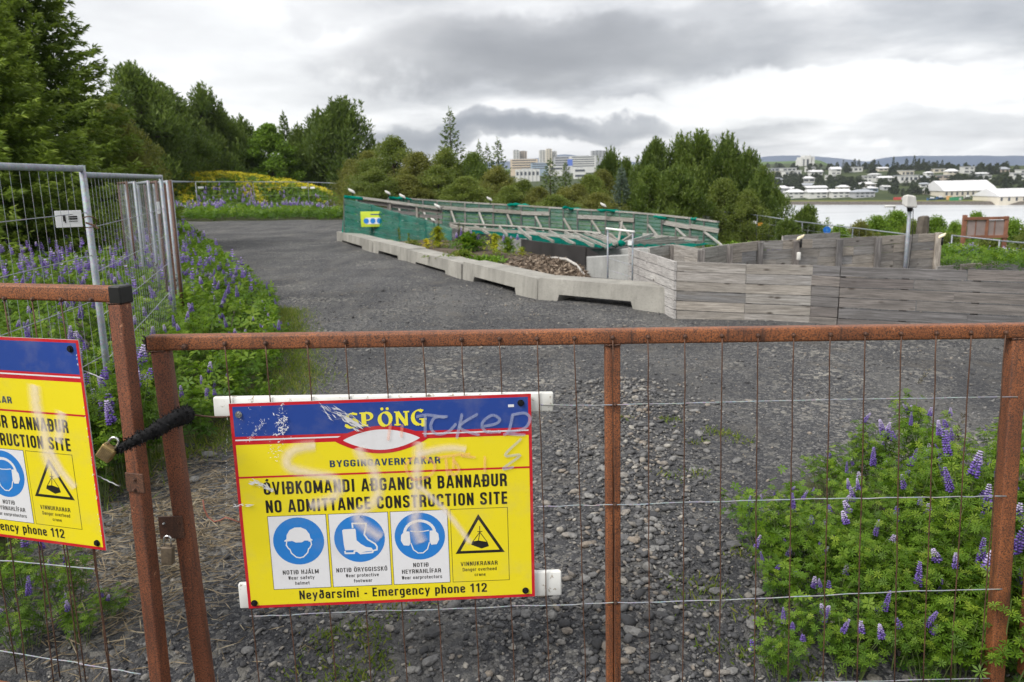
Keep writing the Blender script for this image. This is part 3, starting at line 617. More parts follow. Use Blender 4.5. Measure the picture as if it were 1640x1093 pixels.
def blobtree(h, rx, nblob, per, L, Wd, seed, lo=.12, pine=False, trunkr=.03, spread=1.0):
    rs = np.random.RandomState(seed); V = []; Hh = []; cs = []
    for i in range(nblob):
        t = lo + (1 - lo) * (i + rs.rand()) / nblob
        env = rx * (math.sin(math.pi * min(1, .18 + .82 * t) ** (1.0 if pine else .9)) ** .7) * (1.0 if t < .8 else .8)
        a = rs.rand() * 2 * math.pi; rr = env * math.sqrt(rs.rand()) * .85 * spread
        z = h * t * .92; c_ = np.array([rr * math.cos(a), rr * math.sin(a), z]); cs.append(c_)
        br_ = rx * rs.uniform(.2, .40) * (1 - .3 * t) * (1.0 if pine else .85)
        n = per; d = rs.randn(n, 3); d /= np.linalg.norm(d, axis=1, keepdims=True); d[:, 2] = d[:, 2] * .95 + .1
        rad = br_ * (rs.rand(n) ** .4)
        sc = np.array([1, 1, 1.5 if pine else .85])
        Pn = c_ + d * rad[:, None] * sc
        if pine: dd = d * .45 + np.array([0, 0, .9]) + rs.randn(n, 3) * .35
        else: dd = d * .5 + rs.randn(n, 3) * .7 + np.array([0, 0, .1])
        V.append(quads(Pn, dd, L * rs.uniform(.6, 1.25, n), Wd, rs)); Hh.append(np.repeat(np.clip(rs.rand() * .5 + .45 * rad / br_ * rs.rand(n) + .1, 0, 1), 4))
        if pine and t > .35:                                     # upright leading shoots
            for _ in range(2):
                o = c_ + rs.randn(3) * br_ * .4; k = 26; zz_ = rs.rand(k) * br_ * 1.5; V.append(quads(o + np.c_[np.zeros(k), np.zeros(k), zz_ + br_ * .5], np.c_[rs.randn(k, 2) * .5, np.ones(k)], L * .8, Wd, rs)); Hh.append(np.repeat(np.full(k, .6) + rs.rand(k) * .3, 4))
    return np.concatenate(V), np.concatenate(Hh), trunk_mb(h * .93, h * trunkr, cs[::max(1, nblob // 12)], seed)
PROTO = {}
def proto(key, V, Hh, tm, leafmat):
    me = bigmesh(key + '_crown', V, 4, leafmat, Hh); me.materials[0] = leafmat
    t_ = tm.build(key + '_trunk', BARK); PROTO[key] = (me, t_.data); bpy.data.objects.remove(t_)
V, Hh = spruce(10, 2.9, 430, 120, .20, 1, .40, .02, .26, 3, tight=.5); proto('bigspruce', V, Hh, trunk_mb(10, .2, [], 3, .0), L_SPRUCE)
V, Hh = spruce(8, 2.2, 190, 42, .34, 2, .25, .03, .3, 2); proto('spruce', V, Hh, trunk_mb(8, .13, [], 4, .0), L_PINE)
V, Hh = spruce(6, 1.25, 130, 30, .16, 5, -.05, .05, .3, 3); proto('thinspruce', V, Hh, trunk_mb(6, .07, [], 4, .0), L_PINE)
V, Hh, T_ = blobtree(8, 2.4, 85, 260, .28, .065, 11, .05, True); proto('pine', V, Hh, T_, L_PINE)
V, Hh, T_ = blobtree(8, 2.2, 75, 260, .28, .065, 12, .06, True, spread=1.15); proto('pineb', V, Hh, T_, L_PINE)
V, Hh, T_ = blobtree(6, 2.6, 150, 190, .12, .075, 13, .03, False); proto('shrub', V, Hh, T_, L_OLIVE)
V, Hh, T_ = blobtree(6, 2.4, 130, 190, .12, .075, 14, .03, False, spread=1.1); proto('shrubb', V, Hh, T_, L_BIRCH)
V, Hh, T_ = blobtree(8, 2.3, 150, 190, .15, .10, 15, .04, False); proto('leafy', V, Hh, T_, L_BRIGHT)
cnt = {}
def tree(key, px, ytop, D, wpx, label, mat=None, name='tree', cat='tree', group=None, zmin=None, rot=None, hscale=None):
    nomh = {'bigspruce': 10, 'spruce': 8, 'thinspruce': 6, 'pine': 8, 'pineb': 8, 'shrub': 6, 'shrubb': 6, 'leafy': 8}[key]
    nomw = {'bigspruce': 5.6, 'spruce': 4.2, 'thinspruce': 2.2, 'pine': 4.5, 'pineb': 4.3, 'shrub': 5.2, 'shrubb': 5.0, 'leafy': 4.4}[key]
    P = atY(px, ytop, D); zg = gnd(P[0], P[1]); h = P[2] - zg; w = wpx * D / F * {'pine': 1.35, 'pineb': 1.35, 'shrub': 1.4, 'shrubb': 1.4, 'leafy': 1.25, 'thinspruce': 1.5}.get(key, 1.0)
    e = empty(name, (P[0], P[1], zg), label, cat, group); sx_ = w / nomw; sz = h / nomh
    e.scale = (sx_, sx_, sz); rot = random.random() * 6.28 if rot is None else rot; e.rotation_euler = (0, 0, rot)
    for nm, me in (('crown', PROTO[key][0]), ('trunk', PROTO[key][1])):
        o = bpy.data.objects.new(nm, me); COL.objects.link(o); o.parent = e
        if nm == 'crown' and mat is not None:
            o.material_slots[0].link = 'OBJECT'; o.material_slots[0].material = mat
    return e
random.seed(5)
tree('bigspruce', 22, -130, 22, 330, 'huge spruce at the left edge towering over the flowers', name='spruce_tree')
tree('bigspruce', -70, -60, 17, 380, 'second big spruce whose lower boughs hang over the mesh fence at far left', name='spruce_tree')
tree('spruce', 112, 128, 34, 115, 'dark spruce just right of the huge left spruce', L_SPRUCE, 'spruce_tree')
tree('shrub', 176, 160, 25, 120, 'pale olive willow shrub beside the big spruces', L_OLIVE, 'willow_shrub')
tree('shrub', 205, 222, 24, 85, 'low olive willow in front of the dark pines', L_OLIVE, 'willow_shrub')
tree('pine', 205, 107, 56, 125, 'tallest dark pine behind the pale willow shrub', None, 'pine_tree')
tree('pineb', 252, 138, 60, 110, 'dark pine with a split top, second of the left group', None, 'pine_tree')
tree('pine', 290, 168, 71, 100, 'rounded dark pine below the split topped one', None, 'pine_tree')
tree('pineb', 322, 142, 72, 90, 'slim pine with thin see-through top in the left group', None, 'pine_tree')
tree('shrub', 262, 240, 62, 75, 'mid green bush at the foot of the left pines', L_PINE, 'bush')
tree('pine', 352, 185, 75, 90, 'low dark pine left of the bright green tree', None, 'pine_tree')
tree('pineb', 382, 192, 78, 80, 'dark pine directly behind the bright green tree', None, 'pine_tree')
tree('leafy', 427, 190, 74, 92, 'bright green leafy tree behind the yellow mound', None, 'leafy_tree')
tree('spruce', 454, 186, 80, 60, 'pointed dark spruce right of the bright green tree', None, 'spruce_tree')
tree('pineb', 478, 205, 78, 60, 'small dark pine between pointed spruce and tall pine', None, 'pine_tree')
tree('pine', 545, 164, 76, 122, 'tall broad pine above the right end of the yellow mound', None, 'pine_tree')
tree('pineb', 508, 182, 78, 80, 'pine adjoining the tall broad pine on its left', None, 'pine_tree')
for i, (px, yt, D, w, key, mt, lb) in enumerate([
    (562, 252, 52, 62, 'shrub', L_OLIVE, 'olive bush below the tall broad pine'), (590, 238, 48, 80, 'shrub', L_OLIVE, 'olive bush left of the grey-green rounded shrub'), (628, 214, 46, 105, 'shrubb', L_BIRCH, 'tall rounded birch shrub behind the green fence'),
    (668, 240, 44, 90, 'shrub', L_OLIVE, 'olive shrub beside the tall rounded birch shrub'), (598, 268, 40, 85, 'shrubb', L_BIRCH, 'low bush right behind the left end of the green fence'), (700, 262, 42, 90, 'shrubb', L_BIRCH, 'low brownish bush under the small pointed spruce'),
    (712, 232, 46, 80, 'shrubb', L_BIRCH, 'birch shrub around the foot of the small pointed spruce'), (757, 240, 46, 85, 'shrub', L_PINE, 'green shrub right of the small pointed spruce'), (795, 262, 43, 80, 'shrubb', L_OLIVE, 'olive shrub below the group of three small firs'),
    (838, 284, 42, 75, 'shrubb', L_BIRCH, 'low brownish shrub below the tower blocks'), (862, 297, 38, 70, 'shrub', L_OLIVE, 'low olive shrub left of the young firs'), (905, 298, 39, 80, 'shrubb', L_OLIVE, 'olive shrub in front of the young firs'),
    (945, 276, 42, 85, 'shrub', L_BIRCH, 'green shrub right of the young firs'), (925, 292, 40, 70, 'shrub', L_OLIVE, 'olive shrub between young firs and blue spruce'), (965, 268, 45, 75, 'shrub', L_OLIVE, 'yellowish shrub below the leftmost dark pines'), (745, 280, 40, 90, 'shrub', L_BIRCH, 'low dense bush behind the middle of the green ring fence'),
    (650, 278, 41, 90, 'shrub', L_OLIVE, 'low olive bush behind the rear green fence posts'), (815, 296, 38, 80, 'shrub', L_BIRCH, 'low bush behind the ring fence below the orange office'), (890, 310, 36, 90, 'shrubb', L_BIRCH, 'lowest bush directly behind the ring fence'), (958, 306, 37, 90, 'shrub', L_OLIVE, 'low bush left of the blue spruce')]):
    tree(key, px, yt, D, w, lb, mt, 'bush' if yt > 255 else 'shrub', 'bush')
tree('thinspruce', 720, 180, 50, 48, 'small pointed spruce standing clear against the dark cloud', None, 'spruce_tree')
for px, yt, w, lb in [(767, 230, 20, 'left small fir of three beside the towers'), (780, 236, 22, 'middle small fir of three beside the towers'), (797, 227, 32, 'right and tallest small fir of three beside the towers')]:
    tree('thinspruce', px, yt, 52, w * 1.35, lb, None, 'fir_tree')
tree('thinspruce', 881, 258, 44, 46, 'young dark fir in front of the tallest tower block', None, 'fir_tree'); tree('thinspruce', 906, 262, 46, 32, 'slim young fir below the blue billboard', None, 'fir_tree')
tree('spruce', 996, 270, 40, 58, 'silvery blue spruce behind the ring fence', L_BLUE, 'blue_spruce')
for px, yt, D, w, key, lb in [(978, 244, 50, 62, 'pineb', 'dark pine at the right end of the town view'), (1003, 258, 48, 50, 'pine', 'low pine behind the blue spruce'), (1052, 228, 46, 80, 'pine', 'pine left in the big dark clump'), (1092, 222, 47, 80, 'pineb', 'second pine in the big dark clump'), (1122, 216, 46, 85, 'pine', 'tallest pine of the big dark clump'), (1165, 222, 45, 85, 'pineb', 'pine right of the tallest in the big dark clump'), (1200, 245, 44, 80, 'pine', 'rounded pine at the right side of the big dark clump'), (1222, 272, 41, 68, 'pineb', 'low pine at the right foot of the big dark clump'), (1040, 270, 40, 75, 'pine', 'low pine at the left foot of the big dark clump'), (1085, 268, 39, 85, 'pineb', 'low pine at the middle foot of the big dark clump'), (1295, 331, 38, 62, 'pine', 'small dark pine standing alone before the water'), (1262, 352, 36, 60, 'pineb', 'low dark pine left of the lone small pine')]:
    tree(key, px, yt, D, w, lb, None, 'pine_tree')
tree('shrub', 1160, 282, 40, 90, 'yellow-green bush in front of the big dark pine clump', L_BIRCH, 'bush'); tree('shrub', 1200, 300, 39, 70, 'olive bush at the right foot of the big pine clump', L_BIRCH, 'bush')
for px, yt, D, w, mt, lb in [(a_, b_ - 2, c_, d_ * 1.45, e_, f_) for a_, b_, c_, d_, e_, f_ in [(1345, 360, 42, 50, L_BRIGHT, 'low green bush right of the blue round sign'), (1378, 352, 44, 48, L_OLIVE, 'pale bush left of the street lamp'), (1405, 344, 45, 56, L_BRIGHT, 'green bush left of the flood lamp pole'), (1437, 336, 46, 64, L_BRIGHT, 'tallest green bush behind the flood lamp pole'), (1462, 350, 42, 40, L_BIRCH, 'green bush left of the stone pillar'), (1500, 344, 44, 56, L_BRIGHT, 'green bush right of the stone pillar'), (1532, 352, 42, 44, L_BRIGHT, 'low bush left of the information board'), (1565, 337, 46, 44, L_BRIGHT, 'bush whose top shows above the information board'), (1622, 348, 42, 64, L_BRIGHT, 'bush right of the information board'), (1655, 356, 40, 60, L_BIRCH, 'bush cut off by the right edge'), (1590, 372, 36, 60, L_BIRCH, 'low bush under the information board'), (1520, 372, 36, 70, L_BIRCH, 'low bush between back fence and information board')]]:
    tree('shrub' if px % 2 else 'shrubb', px, yt, D, w, lb, mt, 'bush', 'bush')

# trees across the bay
FT = []
for k in range(3):
    V, Hh = spruce(8, 2.2, 26, 9, 1.2, 20 + k, .1, .03, .5, 2); FT.append(bigmesh('far_conifer', V, 4, L_FAR, Hh))
for k in range(4):
    V, Hh, T_ = blobtree(8, 4.0, 16, 26, 1.5, 1.3, 30 + k, .05, False); FT.append(bigmesh('far_crown', V, 4, L_FAR, Hh))
TK = trunk_mb(6, .25, [], 1, 0).build('far_trunk', BARK); tkd = TK.data; bpy.data.objects.remove(TK)
def fartree(px, yb, hpx, wpx, k, label='dark green tree among the houses on the slope across the bay'):
    P = hitfar(px, yb); D = P[1]; e = empty('tree', P, label, 'tree', 'trees among the houses across the bay' if 'among' in label else None)
    e.scale = (wpx * D / F / (4.4 if k < 3 else 8),) * 2 + (hpx * D / F / 8,); e.rotation_euler = (0, 0, random.random() * 6)
    for nm, me in (('crown', FT[k]), ('trunk', tkd)):
        o = bpy.data.objects.new(nm, me); COL.objects.link(o); o.parent = e
def blocked(px, yb, w):
    for (a, b, c1, d1, D) in HB:
        if px + w / 2 > a + 1 and px - w / 2 < b - 1 and yb > d1 - .5 and yb - 9 < d1: return True
    return False
n = 0
for yb in np.random.RandomState(3).permutation(np.arange(269, 317, 1.6)):
    for q in range(34):
        px = random.uniform(1205, 1665)
        if yb > 300 and px > 1500 and px < 1600: continue
        if blocked(px, yb, 7) and random.random() > (.30 if yb < 300 else .12): continue
        hp = random.uniform(6, 12) * (.85 + (yb - 268) / 80)
        fartree(px, yb, hp, hp * random.uniform(.8, 1.5), random.choice([0, 3, 4, 5, 6, 4, 5])); n += 1
        if n > 282: break
for i, (px, yt, yb, w, k) in enumerate([(1350, 258, 270, 5, 0), (1368, 257, 270, 7, 1), (1375, 258, 271, 8, 2), (1398, 257, 271, 11, 5), (1406, 260, 271, 5, 0), (1430, 254, 272, 6, 1), (1451, 257, 274, 9, 2), (1463, 253, 274, 9, 0), (1470, 256, 274, 8, 5), (1478, 257, 273, 7, 1), (1487, 260, 274, 7, 0), (1500, 260, 274, 8, 2), (1508, 259, 273, 6, 1)]):
    fartree(px, yb, yb - yt, w, k, f'{ORD[i]} from left of the pointed trees breaking the far skyline')
fartree(1609, 313, 36, 22, 4, 'big olive tree at the right end of the long pale hall')
for i, px in enumerate((1572, 1584, 1595)): fartree(px, 280, 17, 15, 3 + i, f'{ORD[i]} from left of the dense trees behind the long pale hall')

# ------------------------------------------------------------------ concrete barrier blocks
BP = [(540, 386), (598, 404), (654, 420), (741, 446), (862, 480), (1074, 501)]
BG = [atZ(x, y, 0) for x, y in BP]
bl = ['farthest concrete barrier block at the foot of the green fence', 'second concrete barrier block from the green fence end', 'middle concrete barrier block of the row of five', 'long concrete barrier block beside the wood chip mound', 'nearest and longest concrete barrier block, ending at the bleached planks']
for i in range(5):
    A, B = BG[i], BG[i + 1]; ex = nrm(B - A); L_ = np.linalg.norm(B - A) - .05; ny = np.array([-ex[1], ex[0], 0])
    e = empty('concrete_barrier', (A + B) / 2, bl[i], 'concrete barrier', 'concrete barrier blocks along the gravel road')
    zb = gnd(*(A + B)[:2] / 2); H_ = .31
    zz_ = .02 * math.sin(i * 2.3)
    prof = [(0.0, -.05), (L_ * .16, -.05), (L_ * .18, .085), (L_ * .74, .085), (L_ * .76, -.05), (L_, -.05), (L_, H_ - .02), (L_ - .02, H_), (.02, H_), (0, H_ - .02)]
    O = A + ex * .02 + ny * (.03 * math.sin(i * 3)); xf = lambda p: O + ex * p[0] + np.array([0, 0, p[1] + zb + zz_]) + ny * (p[2])
    mb = MB(); mb.prism(prof, .0, .44, lambda p: O + ex * p[0] + np.array([0, 0, p[1] + zb + zz_]) + ny * (p[2] + .10 * (H_ - p[1]) * (1 if p[2] > .2 else -.6)))
    mb.build('body', CONC, e)

# ------------------------------------------------------------------ planted bed with the wood chip mound
ML = [atY(725, 384, 22.5), atY(800, 396, 20.3), atY(870, 410, 18), atY(925, 424, 15.9), atY(946, 452, 13.6)]
BL = [BG[1] + [0, .6, .0], BG[2] + [.1, .55, 0], BG[3] + [.2, .5, 0], (BG[3] * .45 + BG[4] * .55) + [.25, .45, 0], BG[4] * .62 + BG[5] * .38 + [.2, .38, 0]]
def bed_pt(u, v):
    k = min(u * 4, 3.999); i = int(k); f = k - i; a = BL[i] * (1 - f) + BL[i + 1] * f; b = ML[i] * (1 - f) + ML[i + 1] * f
    p = a * (1 - v) + b * v; z0 = .16 * (1 - v) + b[2] * v
    p = p.copy(); p[2] = z0 + .10 * math.sin(math.pi * v) * (1 - abs(u - .55)) + .03 * math.sin(u * 31) * math.sin(v * 9) - .35 * max(0, u - .86) * (1 - v) * 3; return p
nu, nv = 60, 24
V = np.array([bed_pt(i / nu, j / nv) for i in range(nu + 1) for j in range(nv + 1)])
Fq = [(i * (nv + 1) + j, (i + 1) * (nv + 1) + j, (i + 1) * (nv + 1) + j + 1, i * (nv + 1) + j + 1) for i in range(nu) for j in range(nv)]
SOIL = plain('soil', (.085, .068, .052), .95, 0, .5, 3, 1.0, .1)
o = link('soil_bank', bigmesh('soil_bank', V, 4, SOIL, None, np.array(Fq))); o['kind'] = 'structure'
rs = np.random.RandomState(7); N = 5200
uv = np.c_[rs.rand(N) ** .55 * .5 + .5, rs.rand(N)]; uv[:, 0] = np.clip(uv[:, 0], 0, 1)
Pc = np.array([bed_pt(*q) for q in uv]) + [0, 0, .008]; dd = rs.randn(N, 3) * [1, 1, .35]
tag(link('wood_chips', bigmesh('wood_chips', quads(Pc, dd, rs.uniform(.04, .13, N), .035, rs), 4, CHIPS, np.repeat(rs.rand(N), 4))), kind='stuff')
# pale conduit curving over the end of the mound
cp = [atY(*q) for q in [(868, 415, 17.3), (888, 413.5, 16.6), (908, 416, 15.8), (922, 424, 15.0), (932, 436, 14.3), (939, 448, 13.6), (942, 459, 13.0)]]
tag(MB().tube(cp, .028, 7).build('conduit', plain('pale_conduit', (.42, .40, .37), .6)), 'pale plastic conduit bent over the end of the wood chip mound', 'pipe')

# ------------------------------------------------------------------ plank walls
def plank_obj(A, B, hgt, th, nrmv, mat, root, rs, name='plank', gap=.002):
    """A, B: centres of the two ends"""
    A = np.array(A, float); B = np.array(B, float); ex = nrm(B - A); L_ = np.linalg.norm(B - A)
    ez = nrm(np.cross(ex, nrmv)); ez = ez if ez[2] > 0 else -ez; ey = np.cross(ez, ex)
    ns = max(1, min(3, int(L_ / .8))); m_ = MB(); vs = []
    for k in range(ns + 1):
        u = k / ns; o_ = rs.uniform(-.004, .004, 3) if 0 < k < ns else np.array([rs.uniform(-.006, .006), rs.uniform(-.003, .003), 0])
        x = -L_ / 2 + gap + (L_ - 2 * gap) * u
        for (yy, zz_) in ((-th / 2, -hgt / 2), (th / 2, -hgt / 2), (th / 2, hgt / 2), (-th / 2, hgt / 2)):
            vs.append((x + o_[0], yy + o_[1], zz_ * (1 + o_[2] * 4) + o_[2]))
    fs = [(4 * k + a, 4 * k + (a + 1) % 4, 4 * k + 4 + (a + 1) % 4, 4 * k + 4 + a) for k in range(ns) for a in range(4)] + [(3, 2, 1, 0), (4 * ns, 4 * ns + 1, 4 * ns + 2, 4 * ns + 3)]
    m_.add(vs, fs); return m_.build(name, mat, root, frame((A + B) / 2, ex, ey, ez))
def plank_wall(root, TA, BA, TB, BB, rows, mat, seed, th=.035, splits=None, gapz=.0, jit=.004, skip=()):
    """top/bottom corners at the two ends; rows of boards, optionally several boards per row"""
    rs = np.random.RandomState(seed); TA, BA, TB, BB = [np.array(q, float) for q in (TA, BA, TB, BB)]
    n_ = nrm(np.cross(TB - TA, [0, 0, 1.0]))
    for r in range(rows):
        f = (r + .5) / rows; a = BA + (TA - BA) * f; b = BB + (TB - BB) * f; h0 = np.linalg.norm(TA - BA) / rows; h1 = np.linalg.norm(TB - BB) / rows
        cuts = [0] + (splits(r, rs) if splits else []) + [1]
        for c0, c1 in zip(cuts[:-1], cuts[1:]):
            if (r, c0) in skip: continue
            hh = (h0 + (h1 - h0) * (c0 + c1) / 2) - gapz - rs.uniform(0, .006)
            off = n_ * rs.uniform(-jit, jit)
            plank_obj(a + (b - a) * c0 + off + [0, 0, rs.uniform(-.003, .003)], a + (b - a) * c1 + off + [0, 0, rs.uniform(-.003, .003)], hh, th, n_, mat, root, rs)
def upright(root, P0, P1, w, d, axd, mat, rs, name='post'):
    P0 = np.array(P0, float); P1 = np.array(P1, float); ez = nrm(P1 - P0); L_ = np.linalg.norm(P1 - P0); ey = nrm(np.cross(ez, axd)); ex_ = np.cross(ey, ez)
    m_ = MB(); m_.cbox((0, 0, 0), (L_, w, d), .004, seg=1); return m_.build(name, mat, root, frame((P0 + P1) / 2, ez, ex_, -np.cross(ez, ex_) * -1))
rs = np.random.RandomState(3)
# bleached white plank wall (runs away from the viewer)
FA = atY(1082, 418.5, 10.25); FAb = atZ(1082, 500.5, 0) * 1.0; FAb = np.array([FA[0], FA[1], -.03])
WB = atY(1008, 396, 12.7); WBb = np.array([WB[0], WB[1], -.03])
e = empty('plank_wall', (FA + WB) / 2 * [1, 1, 0], 'bleached white plank wall running back from the near barrier end', 'plank wall')
plank_wall(e, WB, WBb, FA, FAb, 6, WOOD_WHITE, 21, gapz=.009, splits=lambda r, q: sorted([q.uniform(.2, .45), q.uniform(.6, .85)]))
for u in (.05, .5, .93): p = WB * (1 - u) + FA * u; upright(e, [p[0] + .05, p[1] + .03, -.1], [p[0] + .05, p[1] + .03, p[2] - .02], .06, .06, [1, 0, 0], WOOD, rs)
# front wall: three short bays then the long gappy bay
def onwall(px, yt, D): p = atY(px, yt, D); return p, np.array([p[0], p[1], -.04])
T = [onwall(1084, 418.5, 10.28), onwall(1196, 423, 9.98), onwall(1302, 424.5, 9.68), onwall(1347, 427, 9.50), onwall(1700, 435.5, 8.50)]
labs = [('weathered front plank section beside the bleached wall', 6, WOOD), ('second weathered front plank section with one tan top board', 6, WOOD), ('narrow dark plank section of the front wall', 6, WOOD_DARK), ('long dark plank wall with open gaps reaching the right edge', 6, WOOD_DARK)]
for i, (lb, rows_, mt) in enumerate(labs):
    (a, ab), (b, bb) = T[i], T[i + 1]
    e = empty('plank_wall', [(a[0] + b[0]) / 2, (a[1] + b[1]) / 2, 0], lb, 'plank wall', 'plank walls round the excavation')
    plank_wall(e, a, ab, b, bb, rows_, mt, 40 + i, th=.04, gapz=.006 if i < 3 else .011, jit=.005, splits=(lambda r, q: [[.36], [.62], [.38], [.55], [.36], [.6]][r]) if i == 3 else None)
    for u in ((.08, .92) if i < 3 else (.02, .33, .66, .98)):
        p = a * (1 - u) + b * u; upright(e, [p[0], p[1] + .055, -.15], [p[0], p[1] + .055, p[2] - .015], .07, .05, [1, 0, 0], WOOD_DARK, rs)
# rear plank wall, posts on the near side
RT = [(1040, 396, 12.4), (1077, 391, 12.8), (1122, 398, 11.9), (1167, 391, 12.5), (1216, 386, 13.1), (1274, 384, 13.3), (1343, 381.5, 13.6), (1405, 378.5, 13.9), (1452, 376, 14.2), (1501, 373.5, 14.5)]
e = empty('plank_wall', [6, 13.3, 0], 'rear weathered plank wall with upright posts behind the front wall', 'plank wall', 'plank walls round the excavation')
for i in range(len(RT) - 1):
    a = atY(*RT[i]); b = atY(*RT[i + 1]); ab = np.array([a[0], a[1], -.03]); bb = np.array([b[0], b[1], -.03])
    plank_wall(e, a, ab, b, bb, 5, WOOD_PALE if i in (0, 2) else WOOD, 60 + i, th=.035, gapz=.004, jit=.008, splits=lambda r, q: [q.uniform(.35, .65)] if q.rand() < .35 else [])
    if i: upright(e, [a[0], a[1] - .06, -.1], [a[0], a[1] - .06, a[2] - .02], .10 if i != 4 else .09, .06, [1, 0, 0], WOOD_DARK, rs)
b = atY(*RT[-1]); upright(e, [b[0], b[1] - .05, -.1], [b[0], b[1] - .05, b[2] + .01], .11, .07, [1, 0, 0], WOOD, rs)
e = empty('plank_wall', [8.5, 16, 0], 'short far plank wall seen above the rear plank wall', 'plank wall')
a = atY(1253, 378, 17.5); b = atY(1345, 372, 19); plank_wall(e, a, a - [0, 0, .75], b, b - [0, 0, .9], 5, WOOD, 81)
e = empty('plank_wall', [9.5, 14.5, 0], 'low plank wall at right beyond the post end of the rear wall', 'plank wall')
a = atY(1500, 427, 14.3); b = atY(1597, 419.5, 15.5); plank_wall(e, a, a - [0, 0, .35], b, b - [0, 0, .45], 3, WOOD, 83, splits=lambda r, q: [.38]); upright(e, [*(a * .62 + b * .38)[:2] - [0, .05], -.2], [*(a * .62 + b * .38)[:2] - [0, .05], (a * .62 + b * .38)[2] + .01], .11, .06, [1, 0, 0], WOOD_DARK, rs)
# rubble stones by the wall end, behind the ring
# ------------------------------------------------------------------ concrete cellar wall, membrane, hand-rail
cA = atY(941, 413, 14.9); cB = atY(1012, 409, 14.3)
e = empty('concrete_wall', (cA + cB) / 2 * [1, 1, 0], 'grey concrete wall between the wood chip mound and bleached planks', 'concrete wall')
q = [cA, cB, cB + [.1, .22, 0], cA + [.0, .22, 0]]; m_ = MB(); m_.add([*[(p[0], p[1], p[2]) for p in q], *[(p[0], p[1], -.8) for p in q]], [(0, 1, 2, 3), (0, 4, 5, 1), (1, 5, 6, 2), (2, 6, 7, 3), (3, 7, 4, 0)]); m_.build('body', CONC2, e)
c2A = atY(948, 401.5, 17.5); c2B = atY(1040, 398.5, 16.5); m_ = MB(); q = [c2A, c2B, c2B + [.1, .3, 0], c2A + [0, .3, 0]]
m_.add([*[(p[0], p[1], p[2]) for p in q], *[(p[0], p[1], -.8) for p in q]], [(0, 1, 2, 3), (0, 4, 5, 1), (1, 5, 6, 2), (2, 6, 7, 3), (3, 7, 4, 0)])
tag(m_.build('concrete_wall', CONC2), 'second concrete wall just behind, half hidden under the netting', 'concrete wall')
tops = [(730, 371, 21.5), (800, 378, 19.6), (868, 388, 18.0), (938, 396, 16.2)]; bots = [(730, 392, 21.5), (800, 402, 19.6), (868, 416, 18.0), (938, 428, 16.2)]
m_ = MB(); vs = []
for k in range(13):
    u = k / 12 * 3; i = min(int(u), 2); f = u - i
    for L_ in (tops, bots):
        p = atY(*[L_[i][c_] * (1 - f) + L_[i + 1][c_] * f for c_ in range(3)]); w_ = .03 * math.sin(k * 2.4); vs.append(p + [0, w_, 0])
vb = [v + np.array([.02, .05, 0]) for v in vs]
m_.add(vs + vb, [(2 * k, 2 * k + 1, 2 * k + 3, 2 * k + 2) for k in range(12)] + [(26 + 2 * k + 2, 26 + 2 * k + 3, 26 + 2 * k + 1, 26 + 2 * k) for k in range(12)] + [(2 * k, 2 * k + 2, 28 + 2 * k, 26 + 2 * k) for k in range(12)] + [(24, 25, 51, 50)])
o = m_.build('membrane_sheet', MEMB); tag(o, 'black membrane sheet hanging behind the wood chip mound', 'membrane')
m_ = MB(); a, b, c3 = atY(939, 396.5, 16.2), atY(966, 412, 15.2), atY(939, 428, 16.2); m_.add([a, b, c3, a + [0, .03, 0], b + [0, .03, 0], c3 + [0, .03, 0]], [(0, 2, 1), (3, 4, 5), (0, 1, 4, 3), (1, 2, 5, 4), (2, 0, 3, 5)]); m_.build('flap', MEMB, o)
m_ = MB(); p0, p1 = atY(807, 381, 19.2), atY(833, 386, 18.6); m_.box((p0 + p1) / 2 - [0, .06, .16], (np.linalg.norm(p1 - p0), .05, .34)); tag(m_.build('concrete_upstand', CONC2), 'grey concrete upstand showing between the black sheets', 'concrete block')
# tubular frame with a white top bar in front of the concrete wall
e = empty('tube_frame', atY(994, 458, 12.2) * [1, 1, 0], 'open tube frame with white top bar before the concrete wall', 'tube frame')
a0, a1 = atY(973.5, 366, 12.3), atY(1013.5, 371.5, 12.0); m_ = MB(); m_.tube([a0 * [1, 1, 0], a0], .013, 8); m_.build('post', GALV, e); m_ = MB(); m_.tube([a1 * [1, 1, 0], a1], .013, 8); m_.build('post', GALV, e)
MB().tube([a0 + [-.03, -.03, 0], a1 + [.02, -.03, 0]], .017, 8).build('top_bar', WHITE, e); MB().box(atY(1008, 389, 12.0) - [0, .04, 0], (.06, .01, .07)).build('tag', TAGW, e)
for yy in (417, 436): MB().tube([atY(976, yy - 3, 12.3), atY(1012, yy + 8, 12.0)], .004, 4).build('wire', WIRE_GALV, e)

# ------------------------------------------------------------------ green netted fences
def netsheet(name, top, bot, mat, root, sag=.03, n=40, rows=6, seed=1):
    rs = np.random.RandomState(seed); top = [atY(*q) for q in top]; bot = [atY(*q) for q in bot]
    def interp(L_, u): k = min(u * (len(L_) - 1), len(L_) - 1.0001); i = int(k); f = k - i; return L_[i] * (1 - f) + L_[i + 1] * f
    V = [];
    for i in range(n + 1):
        for j in range(rows + 1):
            p = interp(top, i / n) * (1 - j / rows) + interp(bot, i / n) * (j / rows); V.append(p + np.array([0, -.05 - sag * rs.rand(), sag * .6 * (rs.rand() - .5)]))
    Fq = [(i * (rows + 1) + j, i * (rows + 1) + j + 1, (i + 1) * (rows + 1) + j + 1, (i + 1) * (rows + 1) + j) for i in range(n) for j in range(rows)]
    o = link(name, bigmesh(name, np.array(V), 4, mat, None, np.array(Fq)), root); o.data.polygons.foreach_set('use_smooth', [True] * len(o.data.polygons)); return o
e = empty('netted_fence', atY(560, 392, 25) * [1, 1, 0], 'low plank fence wrapped in green netting beside the barrier blocks', 'netted fence')
